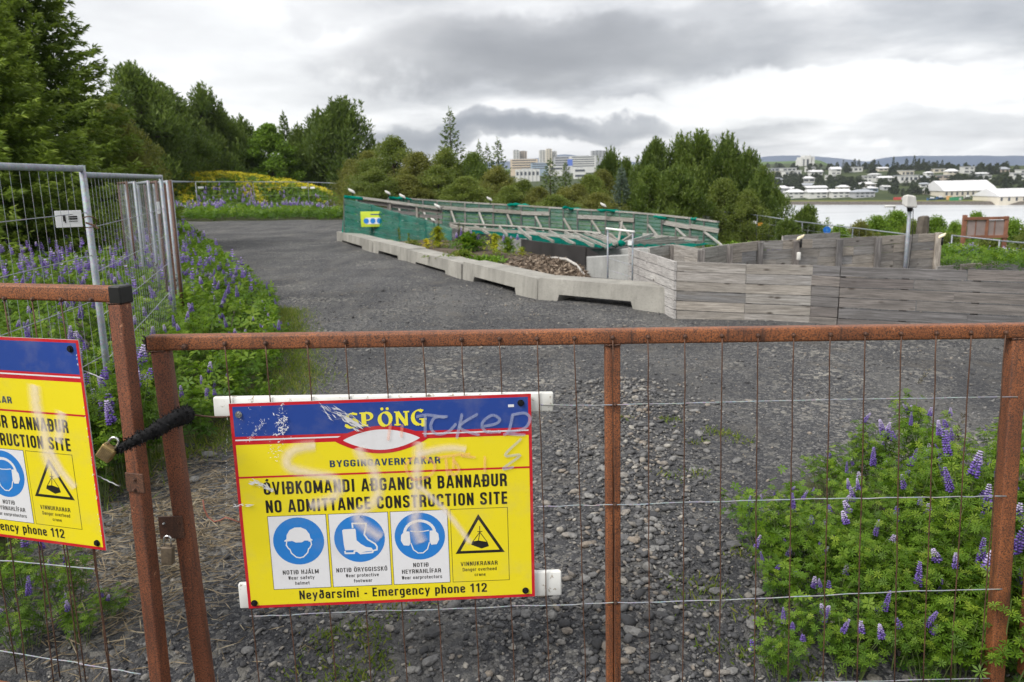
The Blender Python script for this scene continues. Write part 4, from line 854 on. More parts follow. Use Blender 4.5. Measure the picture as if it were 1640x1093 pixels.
gt = [(552, 317, 25), (596, 328, 24), (640, 341, 23.2), (682, 352, 22.4), (724, 366, 21.8)]; gb = [(552, 384, 25), (596, 392, 24), (640, 397, 23.2), (682, 399, 22.4), (724, 398, 21.8)]
netsheet('netting', gt, gb, NET, e, .05, 60, 10, 3)
for i in range(4):
    a, ab, b, bb = atY(*gt[i]), atY(*gb[i]), atY(*gt[i + 1]), atY(*gb[i + 1]); plank_wall(e, a, ab, b, bb, 6 - (i > 1), WOOD_GREEN, 90 + i, gapz=.05, jit=.01)
    upright(e, ab, a, .07, .07, [1, 0, 0], WOOD_DARK, rs)
netsheet('netting_end', [(548, 372, 25.1), (553, 317, 25.05)], [(545, 393, 25.1), (556, 384, 25.05)], NET_THICK, e, .02, 6, 6)
MB().tube([atY(552, 315.5, 24.9), atY(580, 318.5, 24.6)], .05, 7).build('netting_roll', NET_THICK, e)
e2 = empty('plank_fence', atY(640, 345, 26) * [1, 1, 0], 'dark open plank fence with pale top rail behind the netted fence', 'plank fence')
dt = [(572, 318, 26.4), (625, 325, 25.8), (668, 331, 25.2), (708, 336, 24.6)]
for i in range(3):
    a, b = atY(*dt[i]), atY(*dt[i + 1]); plank_wall(e2, a, a - [0, 0, .95], b, b - [0, 0, .75], 5, WOOD_DARK, 110 + i, gapz=.06, jit=.012); upright(e2, a - [0, .06, 1.0], a - [0, .06, 0], .07, .07, [1, 0, 0], WOOD, rs)
    plank_obj(a + [0, -.08, .04], b + [0, -.08, .04], .07, .10, [0, -1, 0], WOOD_PALE, e2, rs, 'top_rail')
# small site notice behind the netting
sA = atY(599, 351, 23.85); m_ = empty('notice_board', sA, 'small yellow-green notice with blue discs fixed to the netted fence', 'sign'); w = 39 * 23.85 / F; h = 24 * 23.85 / F
m_.rotation_euler = (0, 0, -.12)
def loc_part(nm, mb_, mt): o = mb_.build(nm, mt); o.parent = m_; return o
SLIME = plain('faded_lime', (.50, .60, .04), .5, 0, .15, 3)
loc_part('board', MB().cbox((0, -.12, 0), (w, .012, h), .003), SLIME); loc_part('panel', MB().box((0, -.13, -.05), (w * .62, .006, h * .42)), S_WHITE)
for k in range(3): loc_part('disc', MB().tube([(-.2 + k * .2, -.136, -.05), (-.2 + k * .2, -.134, -.05)], .08, 14), S_CYAN)
loc_part('band', MB().box((.12, -.13, .14), (w * .5, .006, .025)), S_BLUE)

# ring fence round the pit
e = empty('ring_fence', [0, 28, 0], 'long curved plank fence covered with green netting round the pit', 'netted fence')
rt = [(622, 318, 29.5), (655, 320, 29.7), (700, 323, 29.8), (745, 326, 29.6), (790, 328.5, 29.2), (835, 331, 28.6), (880, 334, 27.9), (925, 337, 27.1), (970, 339.5, 26.2), (1015, 342.5, 25.3), (1060, 346.5, 24.4), (1105, 351.5, 23.4), (1150, 357.5, 22.5)]
rb = [(622, 352, 29.5), (655, 358, 29.7), (700, 364, 29.8), (745, 367, 29.6), (790, 370, 29.2), (835, 373, 28.6), (880, 376, 27.9), (925, 379, 27.1), (970, 382, 26.2), (1015, 385, 25.3), (1060, 388, 24.4), (1105, 391, 23.4), (1148, 393, 22.5)]
for i in range(len(rt) - 1):
    a, b, ab, bb = atY(*rt[i]), atY(*rt[i + 1]), atY(*rb[i]), atY(*rb[i + 1])
    plank_wall(e, a, ab, b, bb, 7, WOOD_GREEN, 130 + i, gapz=.03, jit=.01, th=.03)
    upright(e, ab - [0, .05, .2], a - [0, .05, 0], .07, .06, [1, 0, 0], WOOD_DARK, rs); c_ = (a + b) / 2; cb = (ab + bb) / 2; upright(e, cb - [0, .05, .2], c_ - [0, .05, 0], .05, .05, [1, 0, 0], WOOD_DARK, rs, 'stud')
    plank_obj(a + [0, 0, .03], b + [0, 0, .03], .05, .12, [0, -1, 0], WOOD_PALE, e, rs, 'top_rail')
    if i not in (1, 6, 9): k0 = rs.uniform(-.1, .1); plank_obj(a + [0, -.11, -.20 + k0 * .3], b + [0, -.11, -.20 - k0 * .3], .13, .03, [0, -1, 0], WOOD_PALE, e, rs, 'ledger')
    mid = (a + b) / 2; foot = (ab + bb) / 2 + [.28, -1.0, .05]; plank_obj(mid + [0, -.12, -.3], foot, .06, .04, [.3, -1, 0], WOOD_PALE, e, rs, 'brace')
netsheet('netting', rt, rb, NET_THIN, e, .03, 110, 6, 5)
for (x0, y0, x1, y1, D) in [(622, 317, 660, 320, 29.4), (812, 328.5, 850, 331, 28.7), (900, 334, 938, 338, 27.2), (956, 338, 1018, 342, 25.9), (1046, 349, 1068, 351, 24.2), (1105, 352, 1120, 353, 23.2)]:
    pts = [atY(x0 + (x1 - x0) * k / 8, y0 + (y1 - y0) * k / 8 + rs.uniform(-1, 1), D) - [0, .04, -.02] for k in range(9)]; MB().tube(pts, [.02] + [rs.uniform(.03, .07) for _ in range(7)] + [.02], 7).build('netting_fold', NET_THICK, e)
# sloping netted rafters over the pit
e = empty('pit_cover', [1.5, 21, 0], 'fan of pale rafters carrying green netting over the pit', 'rafter frame')
up = [(720, 360.5, 25), (760, 363, 25), (800, 364.5, 24.8), (830, 366, 24.6), (842, 367, 24.4), (880, 371, 23.8), (905, 373, 23.4), (920, 374, 23.0), (937, 375, 22.6), (950, 376, 22.3), (963, 378, 22), (976, 376, 21.6)]
dn = [(752, 371, 20.8), (783, 376, 20.2), (812, 378, 19.6), (850, 383, 18.9), (886, 388, 18.2), (920, 392, 17.6), (950, 394.5, 17.1), (970, 396, 16.8), (985, 392, 16.9), (988, 391, 17.0), (990, 390, 17.2), (992, 389, 17.4)]
for a, b in zip(up, dn): plank_obj(atY(*a), atY(*b), .05, .09, [0, 0, 1], WOOD_PALE, e, rs, 'rafter')
for (x0, y0, d0, x1, y1, d1) in [(996, 357, 23, 990, 390, 17.4), (1013, 377, 21, 995, 389, 17.4), (1046, 376, 21, 1000, 390, 17.6), (1070, 381, 20.5, 1003, 391, 17.8), (1095, 385, 20, 1006, 392, 18), (1125, 388, 19.6, 1010, 393, 18.2)]: plank_obj(atY(x0, y0, d0), atY(x1, y1, d1), .05, .08, [0, 0, 1], WOOD_PALE, e, rs, 'rafter')
for (L_, dz) in ((up, .05), ): 
    for i in range(0, len(L_) - 2, 2): plank_obj(atY(*L_[i]) + [0, 0, dz], atY(*L_[min(i + 2, len(L_) - 1)]) + [0, 0, dz], .05, .07, [0, -1, .5], WOOD_PALE, e, rs, 'purlin')
for (a, b) in [((722, 363, 22.6), (830, 372, 21.6)), ((830, 372, 21.6), (930, 381, 20.0)), ((1060, 382, 20.4), (1118, 381, 21)), ((1030, 376, 22), (1118, 386, 20))]: plank_obj(atY(*a), atY(*b), .05, .08, [0, 0, 1], WOOD_PALE, e, rs, 'purlin')
netsheet('netting', [(x, y + 1.4, D) for x, y, D in up], [(x, y + 1.0, D) for x, y, D in dn], m_net('green_netting_cover', 1.0, (.0, .13, .10)), e, .08, 60, 8, 8)
netsheet('netting', [(990, 392, 17.3), (1000, 393, 17.6), (1030, 395, 17.8), (1100, 396, 18)], [(976, 377, 21.6), (1010, 378, 21.5), (1060, 383, 20.8), (1140, 390, 19.5)], m_net('green_netting_cover2', .95, (.0, .16, .12)), e, .1, 40, 8, 9)
# lumps of netting gathered at the fan's hub
pts = [atY(978 + 4 * k, 391 + math.sin(k) * 1.5, 17.2) for k in range(7)]; MB().tube(pts, [.02, .05, .07, .05, .08, .05, .02], 8).build('netting_fold', NET_THICK, e)
# small floodlights clamped to fence tops
def worklight(px, py, D, label, tilt=-1, mat=LAMPW, sc=.8):
    P = atY(px, py, D); e = empty('work_light', P, label, 'lamp')
    m_ = MB(); ax = np.array([nrm([1, -.2, -.45 * tilt * -1]), nrm([.2, 1, 0]), nrm([.4 * -tilt * -1, 0, 1])])
    m_.cbox(P + [0, -.05, .05], (.24 * sc, .14 * sc, .13 * sc), .03 * sc, ax); m_.build('housing', mat, e); MB().tube([P + [.02, -.03, -.12], P + [.02, -.04, .02]], .018, 6).build('bracket', CAPBLK, e)
for px, py, D, lb in [(564, 309, 24.9, 'white work light on the left tip of the netted fence'), (621.5, 311, 29.3, 'white work light at the left end of the ring fence'), (645, 317, 26, 'white work light on the dark plank fence'), (701, 333, 24.6, 'white work light at the right end of the dark plank fence'), (784, 321, 29.2, 'white work light on the middle of the ring fence top'), (966, 331, 26.2, 'white work light beside green folds on the ring fence')]: worklight(px, py, D, lb)
worklight(1280, 385, 13.2, 'yellowish round lamp on the rear plank wall top', 1, LAMPG, .48); worklight(1506, 382, 14.2, 'yellowish lamp at the right end of the rear plank wall', 1, LAMPG, .48); worklight(694, 355, 22.2, 'small white lamp on the netted fence near its low end', -1, LAMPW, .5)
a = atY(1277, 410, 13.15); tag(MB().cbox(a - [0, .06, 0], (.06, .05, .13), .012).build('socket_box', LAMPW), 'small pale socket box on a post of the rear wall', 'socket box')

# ------------------------------------------------------------------ flood lamp pole, street lamp, signs, board, pillar
P = atY(1458, 325, 13.2); B_ = atY(1449, 440, 13.2); B_[2] = -.1
e = empty('lamp_post', B_, 'grey pole with a white flood lamp head rising behind the plank wall', 'lamp post')
MB().tube([B_, P - [0, 0, .03]], [.034, .028], 12).build('pole', GALV, e)
c_ = P + np.array([-.015, -.02, .02]); m_ = MB()
v = [(-.13, -.10, -.10), (.13, -.06, -.12), (.14, .10, -.05), (-.12, .08, -.06), (-.14, -.12, .13), (.06, -.08, .10), (.10, .08, .07), (-.12, .08, .10)]
m_.add([c_ + np.array(q) * [.85, 1, .95] for q in v], [(3, 2, 1, 0), (4, 5, 6, 7), (0, 1, 5, 4), (1, 2, 6, 5), (2, 3, 7, 6), (3, 0, 4, 7)]); o = m_.build('lamp_head', LAMPW, e)
md = o.modifiers.new('bevel', 'BEVEL'); md.width = .03; md.segments = 3
MB().tube([P - [0, 0, .14], P - [0, 0, .06], P - [0, 0, .03]], [.04, .05, .06], 10).build('clamp', CAPBLK, e)
MB().tube([P + [.03, -.05, -.1], P + [.05, -.06, -.6], P + [.02, -.055, -1.2]], .006, 5).build('cable', CAPBLK, e)
P = atY(1433, 333, 62); zg = gnd(P[0], P[1]); e = empty('street_lamp', (P[0], P[1], zg), 'slim white street lamp among the bushes before the water', 'street lamp')
MB().tube([(P[0], P[1], zg), (P[0], P[1], P[2]), (P[0] - .15, P[1], P[2] + .1)], [.12, .08, .06], 8).build('pole', H_WHITE, e); MB().cbox((P[0] - .35, P[1], P[2] + .12), (.8, .3, .16), .05).build('lamp_head', H_WHITE, e)
for px, py, D, r_, lb in [(1324.5, 369, 36, .17, 'round blue traffic sign seen above the rear plank wall'), (1246, 371, 40, .15, 'small blue traffic sign left of the lone pine')]:
    P = atY(px, py, D); zg = gnd(P[0], P[1]); e = empty('traffic_sign', (P[0], P[1], zg), lb, 'traffic sign')
    MB().tube([(P[0], P[1] + .05, zg), (P[0], P[1] + .05, P[2] + r_)], .03, 6).build('post', GALV, e); MB().tube([P + [0, -.02, 0], P + [0, .02, 0]], r_, 20).build('sign_plate', SIGNBLUE, e)
    MB().tube([P + [0, -.03, 0], P + [0, -.024, 0]], r_ * .35, 12).build('symbol', S_CYAN, e)
P = atY(1479, 347, 33); zg = gnd(P[0], P[1]); e = empty('stone_pillar', (P[0], P[1], zg), 'rough brown stone pillar standing between the green bushes', 'stone pillar'); m_ = MB()
V = []; rs2 = np.random.RandomState(2); w = .26
for k in range(7):
    z = zg - .2 + (P[2] - zg + .2) * k / 6
    for a in range(8): th = a * math.pi / 4 + .3; V.append((P[0] + math.cos(th) * w * rs2.uniform(.85, 1.1) * (1 if k < 6 else .8), P[1] + math.sin(th) * w * rs2.uniform(.8, 1.1), z + rs2.uniform(-.05, .05)))
m_.add(V, [(8 * k + a, 8 * k + (a + 1) % 8, 8 * k + 8 + (a + 1) % 8, 8 * k + 8 + a) for k in range(6) for a in range(8)] + [tuple(range(48, 56))]); m_.build('body', BASALT, e)
# information board
D = 27; e = empty('information_board', (atY(1578, 401, D)[0], D, -1.3), 'brown framed information board on posts above the flower meadow', 'information board')
for px0, px1, y0, y1 in ((1545, 1541, 347, 403), (1611, 1609, 349, 392)): a = atY(px0, y0, D); b = atY(px1, y1, D); MB().cbox((a + b) / 2 - [0, 0, .2], (.13, .10, a[2] - b[2] + .5), .01).build('post', BROWNW, e)
for x0, x1 in ((1550, 1578), (1581, 1608)):
    a, b = atY(x0, 353, D), atY(x1, 377, D); MB().box((a + b) / 2, (b[0] - a[0], .03, a[2] - b[2])).build('panel', BROWNB, e)
    MB().box(((a + b) / 2)[0:3] - np.array([.05, .03, 0]), (.02, .02, a[2] - b[2])).build('batten', BROWNW, e)
for y_ in (349.5, 379): a, b = atY(1543, y_, D), atY(1613, y_ + .8, D); MB().box((a + b) / 2 - [0, .02, 0], (b[0] - a[0], .10, .09)).build('frame_rail', BROWNW, e)
a, b = atY(1579.5, 350, D), atY(1579.5, 379, D); MB().box((a + b) / 2 - [0, .02, 0], (.08, .08, a[2] - b[2])).build('mullion', BROWNW, e)
# weathered box on top of the flowering mound
P = atY(404, 287, 61); zg = gnd(P[0], P[1]); e = empty('wooden_box', (P[0], P[1], zg), 'weathered low wooden box on top of the yellow flowering mound', 'box')
MB().cbox((P[0] + .1, P[1], P[2] - .1), (1.5, 1.0, .55), .03, seg=1).build('body', WOOD, e); MB().box((P[0] + 1.6, P[1] + .2, P[2] - .28), (1.9, .6, .12)).build('board', WOOD, e)

# ------------------------------------------------------------------ mesh fence panels
def panel(P0, P1, zt0, zt1, ht, label, r=.019, cross=None, vstep=.1, tags=(), rust=False, wires=True, group=None, vr=.0014, zb=.1, indiv=False):
    P0 = np.array([*P0[:2], 0.0]); P1 = np.array([*P1[:2], 0.0]); L_ = np.linalg.norm(P1 - P0); ex = (P1 - P0) / L_
    g = GALV if not rust else RUST_DARK
    e = empty('mesh_fence_panel', (P0[0], P0[1], zt0 - ht), label, 'fence panel', group)
    a, b = P0 + [0, 0, zt0], P1 + [0, 0, zt1]
    n8 = 8 if vstep > .2 else 12
    MB().tube([a - [0, 0, ht], a + [0, 0, .02]], r, n8).build('post', g, e); MB().tube([b - [0, 0, ht], b + [0, 0, .02]], r, n8).build('post', g, e)
    MB().tube([a + ex * r, b - ex * r], r * .95, n8).build('top_rail', g, e)
    if wires:
        if indiv:
            for k in range(1, int(L_ / vstep)):
                p = a + (b - a) * (k * vstep / L_); MB().tube([p - [0, 0, ht - zb], p], vr, 4).build('wire', WIRE_GALV, e)
            for z in cross: MB().tube([a - [0, 0, z], a * .5 + b * .5 - [0, 0, z + .006], b - [0, 0, z]], vr * 1.9, 5).build('cross_wire', WIRE_GALV, e)
        else:
            m_ = MB()
            for k in range(1, int(L_ / vstep)):
                p = a + (b - a) * (k * vstep / L_); m_.tube([p - [0, 0, ht - zb], p], vr, 3, cap=False)
            for z in (cross or (.35, .85, 1.35)): m_.tube([a - [0, 0, z], b - [0, 0, z]], vr * 1.5, 3, cap=False)
            o = m_.build('wire_mesh', WIRE_GALV, e); o['kind'] = 'stuff'
    for (u, dz, w, h, mt) in tags:
        p = a + (b - a) * u - [0, 0, dz]; n_ = np.array([ex[1], -ex[0], 0]); n_ = n_ if n_[1] < 0 else -n_
        MB().cbox(p + n_ * .015, (w, .004, h), .001, np.array([ex, n_, [0, 0, 1]]), seg=1).build('tag', mt, e)
    return e
# near left panels
A0 = atY(0, 288, 3.9); A1 = atY(133.5, 288, 4.85); dv = (A1 - A0); A00 = A0 - dv * 2.2
zc = [A1[2] - atY(133.5, y, 4.85)[2] for y in (358, 426, 496)] 
e = panel(A00, A1, 1.905, 1.915, 1.95, 'near galvanised mesh panel at the left edge with a white tag', cross=[zc[0], zc[1], zc[2], zc[2] + .35], vstep=.1, indiv=True)
# white printed tag
T0 = atY(110, 351, 4.63); ex = nrm((A1 - A0) * [1, 1, 0]); n_ = np.array([ex[1], -ex[0], 0]); n_ = n_ if n_[1] < 0 else -n_
n_ = nrm((CAM - T0) * [1, 1, 0] + [.5, 0, 0]); exT = nrm(np.cross([0, 0, 1], -n_)); exT = exT if exT[0] > 0 else -exT
tg = MB().cbox(T0, (.135, .004, .095), .001, np.array([exT, n_, [0, 0, 1]]), seg=1).build('tag', TAGW, e)
for (dx, dz, w, h) in [(-.022, .004, .014, .034), (-.018, -.012, .006, .02), (.022, .012, .045, .008), (.022, .0, .045, .010), (.022, -.014, .045, .004)]: MB().box(T0 + exT * dx + n_ * .0035 + [0, 0, dz], (w, .0012, h), np.array([exT, n_, [0, 0, 1]])).build('print', S_BLACK, tg)
B1 = atY(258, 290.5, 8.3)
zc2 = [B1[2] - atY(258 + 4, y, 8.3)[2] for y in (341, 384, 427, 470)]
e = panel(A1 + [-.037, .07, 0], B1, 1.88, 1.90, 1.95, 'second galvanised mesh panel leading back from the near one', cross=zc2, vstep=.11, indiv=True)
MB().box(atY(254, 333, 8.1), (.004, .06, .12)).build('tag', TAGW, e)
# wire loop tying the two near panels
pts = [atY(134 + 13 * math.cos(t_) + 8, 352 + 9 * math.sin(t_) + 4, 4.75 + .06 * math.sin(t_)) for t_ in np.linspace(0, 2 * math.pi, 18)]
MBx = MB().tube(pts, .0035, 5).tube([atY(138, 357, 4.74), atY(150, 361, 4.72), atY(157, 367, 4.72)], .006, 5); tag(MBx.build('tie_wire', WIRE_RUST), 'rusty tie wire looped between the two near mesh panels', 'wire')
# bundle of rusty panels behind
sp = [((272, 292, 8.7), (262, 292, 12.0), True, 'rusty edge-on panel at the right end of the panel stack'), ((268, 292, 8.9), (246, 293, 12.3), False, 'galvanised edge-on panel second in the panel stack'), ((250, 292, 9.4), (231, 294, 12.8), True, 'rusty panel third in the panel stack'),
      ((237, 292, 9.9), (220, 294, 13.2), False, 'galvanised panel fourth in the panel stack'), ((215, 293, 11), (200, 294, 14.2), False, 'galvanised panel fifth in the panel stack'), ((203, 293, 11.6), (189, 294, 14.8), True, 'rusty panel at the left end of the panel stack')]
for a, b, ru, lb in sp:
    a_, b_ = atY(*a), atY(*b); panel(a_, b_, a_[2], b_[2], 1.9, lb, r=.019, vstep=.22, rust=ru)
p = atY(256, 293, 9.2); e = empty('rusty_plate', [p[0], p[1], 0], 'tall rusty steel plate leaning in the panel stack', 'steel plate'); MB().cbox([p[0] + .03, p[1] + .1, .92], (.09, .03, 1.84), .01, seg=1).build('sheet', RUST_DARK, e)
for px, py, D in ((196, 303, 11.6), (207, 318, 11.2)): pass
# distant ring of mesh panels
fp = [(275, 291, 30), (313, 291.5, 51), (405, 291.5, 53), (493, 292, 54), (565, 295, 53), (648, 301, 51), (722, 306, 49), (803, 313, 47), (882, 320, 45), (965, 323, 43), (1050, 330, 41.5), (1131, 337, 40), (1213, 345, 38.5), (1285, 356, 36.5), (1366, 365, 34), (1455, 376, 31.5)]
ftg = {1: [(.08, .35, .35, .12, TAGW)], 2: [(.92, .35, .33, .12, TAGW)], 3: [(.1, .35, .33, .12, TAGW)], 4: [], 5: [(.1, .35, .3, .12, TAGW)], 7: [(.12, .35, .3, .12, TAGW)], 8: [(.92, .3, .3, .12, TAGW)], 9: [(.92, .35, .3, .12, TAGW)], 10: [(.07, .35, .25, .12, TAGW), (.93, .35, .3, .12, TAGW)], 11: [(.06, .35, .25, .12, TAGW), (.94, .35, .25, .14, TAGW)], 12: [(.08, .4, .25, .14, TAGO), (.93, .35, .25, .14, TAGW)]}
for i in range(len(fp) - 1):
    a, b = atY(*fp[i]), atY(*fp[i + 1])
    if i == 0: a = atY(274, 291.5, 9.2); b = atY(313, 291.5, 51); 
    panel(a, b, a[2], b[2], 2.0, (f"{ORD[i]} distant mesh fence panel counted from the rusty panel stack" if i else 'long thin top rail running from the panel stack to the far fence'), r=.024 if i else .015, vstep=.35 if i else 3, tags=ftg.get(i, ()), vr=.003, wires=i > 0, rust=(i == 6), group='distant mesh fence around the site')
for i, (a, b, tg_) in enumerate([((1525, 377.5, 21), (1601, 385.5, 19.5), []), ((1601, 386, 19.5), (1720, 396, 17.5), [(.09, .18, .12, .07, TAGW), (.22, .2, .12, .07, TAGW)])]):
    a_, b_ = atY(*a), atY(*b); panel(a_, b_, a_[2], b_[2], 2.0 if i else 1.6, ['mesh fence panel right of the rear wall before the meadow', 'mesh fence panel with two white tags at the right edge'][i], r=.018, vstep=.3, tags=tg_)

# ------------------------------------------------------------------ lupins
def palm(C_, N_, R, rs, wr=.24, nl=8, cup=.25):
    """palmate leaves: C_ centres, N_ normals, R leaflet length -> kites"""
    n = len(C_); N_ = N_ / np.linalg.norm(N_, axis=1, keepdims=True)
    a = np.cross(N_, rs.randn(n, 3)); a /= np.linalg.norm(a, axis=1, keepdims=True); b = np.cross(N_, a); out = []
    for k in range(nl):
        th = 2 * math.pi * k / nl + rs.rand(n) * .2; d = a * np.cos(th)[:, None] + b * np.sin(th)[:, None]; s = np.cross(N_, d)
        L_ = (R * rs.uniform(.8, 1.1, n))[:, None]; dd = d + N_ * cup
        out.append(np.stack([C_ + dd * L_ * .05, C_ + dd * L_ * .6 - s * L_ * wr * .5 + N_ * L_ * .05, C_ + dd * L_ * 1.0 - N_ * L_ * .1, C_ + dd * L_ * .6 + s * L_ * wr * .5 + N_ * L_ * .05], 1))
    return np.stack(out, 1).reshape(-1, 3)
def lupin_foliage(h, spread, nstem, nleaf, R, seed, nl=8):
    rs = np.random.RandomState(seed); V = []; Hh = []; stems = MB(); tips = []
    for s_ in range(nstem):
        a = rs.rand() * 6.28; r = spread * math.sqrt(rs.rand()); hh = h * rs.uniform(.65, 1.05) * (1 - .3 * r / spread)
        p0 = np.array([r * .35 * math.cos(a), r * .35 * math.sin(a), 0]); p1 = np.array([r * math.cos(a), r * math.sin(a), hh]); pm = (p0 + p1) / 2 + [0, 0, .06]
        stems.tube([p0, pm, p1], [.004, .003, .002], 3, cap=False); tips.append(p1)
        t = rs.uniform(.12, 1.0, nleaf) ** .8; C0 = (1 - t)[:, None] * p0 + t[:, None] * p1 + (np.sin(t * math.pi) * .05)[:, None] * [0, 0, 1]
        az = rs.rand(nleaf) * 6.28; pl = rs.uniform(.03, .09, nleaf) * (1.15 - t * .6); C_ = C0 + np.stack([np.cos(az) * pl, np.sin(az) * pl, pl * .5 + .01], -1)
        V.append(quads(C0, C_ - C0 + 1e-5, np.linalg.norm(C_ - C0, axis=1), .0035, rs)); Hh.append(np.full(4 * nleaf, .45))
        N_ = np.stack([np.cos(az) * .5, np.sin(az) * .5, np.ones(nleaf)], -1) + rs.randn(nleaf, 3) * .25
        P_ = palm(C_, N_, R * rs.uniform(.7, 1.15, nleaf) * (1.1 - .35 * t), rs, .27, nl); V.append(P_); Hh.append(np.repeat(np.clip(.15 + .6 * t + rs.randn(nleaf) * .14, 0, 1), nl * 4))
    return np.concatenate(V), np.concatenate(Hh), stems, tips
def spike_mesh(L_, r, nw, seed, dense=6, pale=.35):
    rs = np.random.RandomState(seed); V = []; Hh = []; Fs = []
    for w in range(nw):
        t = w / nw; rr = r * (1 - .75 * t ** 1.6) ; sz = r * .52 * (1 - .55 * t)
        for k in range(dense):
            if rs.rand() < .1: continue
            a = 2 * math.pi * k / dense + w * .6 + rs.rand() * .3; c_ = np.array([math.cos(a) * rr * .62, math.sin(a) * rr * .62, t * L_ + rs.rand() * L_ / nw * .4]); d = np.array([math.cos(a), math.sin(a), .45]); d /= np.linalg.norm(d)
            s = np.array([-math.sin(a), math.cos(a), 0]); u = np.cross(d, s); b = len(V)
            V += [c_ - d * sz * .8, c_ + d * sz * 1.0, c_ + s * sz * .5, c_ - s * sz * .5, c_ + u * sz * .75, c_ - u * sz * .55]
            Fs += [(b, b + 2, b + 4), (b, b + 4, b + 3), (b, b + 3, b + 5), (b, b + 5, b + 2), (b + 1, b + 4, b + 2), (b + 1, b + 3, b + 4), (b + 1, b + 5, b + 3), (b + 1, b + 2, b + 5)]
            h0 = np.clip(pale * 1.2 * t + rs.uniform(0, .45), 0, 1); Hh += [h0 * .6, min(1, h0 + .15), h0, h0, min(1, h0 + .35 * rs.rand()), h0 * .5]
    return bigmesh('flower_spike', np.array(V), 3, L_FLOW, np.array(Hh), np.array(Fs))
SPK = [spike_mesh(.13, .026, 11, 1, 8, .6), spike_mesh(.09, .026, 7, 2, 8, 1.0), spike_mesh(.15, .024, 12, 3, 7, .3), spike_mesh(.07, .024, 5, 4, 8, .15)]
def seed_mesh(seed):
    rs = np.random.RandomState(seed); n = 34; z = rs.rand(n) * .20; a = rs.rand(n) * 6.28
    V = quads(np.c_[np.zeros((n, 2)), z], np.c_[np.cos(a), np.sin(a), np.full(n, 1.1)], rs.uniform(.022, .036, n), .009, rs); V2 = quads(np.c_[np.zeros((n, 2)), z], np.c_[np.cos(a), np.sin(a), np.full(n, 1.1)], rs.uniform(.022, .036, n), .009, rs)
    return bigmesh('seed_spike', np.r_[V, V2], 4, L_SEED, np.repeat(rs.rand(2 * n), 4))
SEED = [seed_mesh(1), seed_mesh(2)]
LUP = []
for k, (h, sp, ns, nl_, R) in enumerate([(.62, .24, 13, 15, .040), (.52, .26, 14, 14, .038), (.72, .22, 12, 17, .042), (.40, .22, 12, 12, .034)]):
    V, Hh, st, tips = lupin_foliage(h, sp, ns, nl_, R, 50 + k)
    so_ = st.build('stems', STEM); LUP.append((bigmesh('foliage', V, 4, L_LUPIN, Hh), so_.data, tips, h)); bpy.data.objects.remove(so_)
def lupin(x, y, k, sc, nfl, label, group, seedsp=0, tall=.12, z=None):
    z = gnd(x, y) if z is None else z
    e = empty('lupin', (x, y, z - .01), label, 'flower', group); e.rotation_euler = (0, 0, random.random() * 6.28); e.scale = (sc, sc, sc * random.uniform(.9, 1.1))
    fo, st, tips, h = LUP[k]
    for nm, me in (('foliage', fo), ('stems', st)): o = bpy.data.objects.new(nm, me); COL.objects.link(o); o.parent = e
    ts = random.sample(tips, min(len(tips), nfl + seedsp))
    for i, tp in enumerate(ts):
        sd_ = i >= nfl; me = random.choice(SEED if sd_ else SPK); o = bpy.data.objects.new(me.name.split('.')[0], me); COL.objects.link(o); o.parent = e
        o.location = (tp[0], tp[1], tp[2] - .03 + random.uniform(0, tall) + (.10 if sd_ else 0)); o.rotation_euler = (random.gauss(0, .22), random.gauss(0, .22), random.random() * 6); s = random.uniform(.75, 1.25) * (.82 if 'right end' in label else .9); o.scale = (s, s, s)
random.seed(21)
# right-hand clump behind the gate
rc = []
for k in range(5000):
    x = random.uniform(.9, 3.3); y = random.uniform(2.73, 4.6)
    lim = .98 + .16 * (y - 2.8) + max(0, y - 3.9) * 1.3
    if x < lim: continue
    if any((x - a) ** 2 + (y - b) ** 2 < .19 ** 2 for a, b in rc): continue
    rc.append((x, y))
for x, y in rc:
    near = min(1, max(0, (x - .28 * y - .35) / .75)); sc = (.60 + .40 * near) * random.uniform(.85, 1.1) * (.82 if y > 3.7 else 1)
    k = random.choice([0, 1, 2]) if near > .5 else random.choice([1, 3])
    lupin(x, y, k, sc, random.choice([2, 2, 3, 4]) , 'leafy lupin in the dense clump behind the right end of the gate', 'lupins clumped behind the right end of the gate', 1 if random.random() < .4 and near > .6 else 0, .06)
for k in range(1500):
    x = random.uniform(1.15, 2.4); y = random.uniform(2.72, 3.45)
    if any((x - a) ** 2 + (y - b) ** 2 < .125 ** 2 for a, b in rc): continue
    rc.append((x, y)); lupin(x, y, random.choice([1, 3]), random.uniform(.6, .85), random.choice([0, 0, 1]), 'leafy lupin in the dense clump behind the right end of the gate', 'lupins clumped behind the right end of the gate', 0, .04)
LUNDER = np.array([(random.uniform(-.1, .1) + a, b + random.uniform(-.1, .1)) for a, b in rc for _ in range(22)])
# left field: plants one can tell apart
lc = []; tries = 0
while len(lc) < 235 and tries < 9000:
    tries += 1; y = 2.6 + 10.5 * random.random() ** 1.1; x = edge_x(y) - abs(random.gauss(0, 1)) * (1.3 + .14 * y) - .1 + (.2 if random.random() < .15 else 0)
    if x < -1.1 * y * .72 - 1.1: continue
    if y < 4.6 and x > -1.9 and y < 3.2: continue
    if y < 3.4 and x > -2.35: continue
    d_ = .20 + .012 * y
    if any((x - a) ** 2 + (y - b) ** 2 < d_ ** 2 for a, b in lc): continue
    lc.append((x, y))
for x, y in lc:
    ed = min(1, (edge_x(y) - x) / .8); sc = .62 + .42 * max(0, ed)
    lupin(x, y, random.choice([0, 1, 2]), sc, random.choice([0, 1, 2, 3, 4]), 'purple flowering lupin in the field left of the gravel road', 'lupins in the field left of the gravel road', 1 if random.random() < .1 else 0, .12)
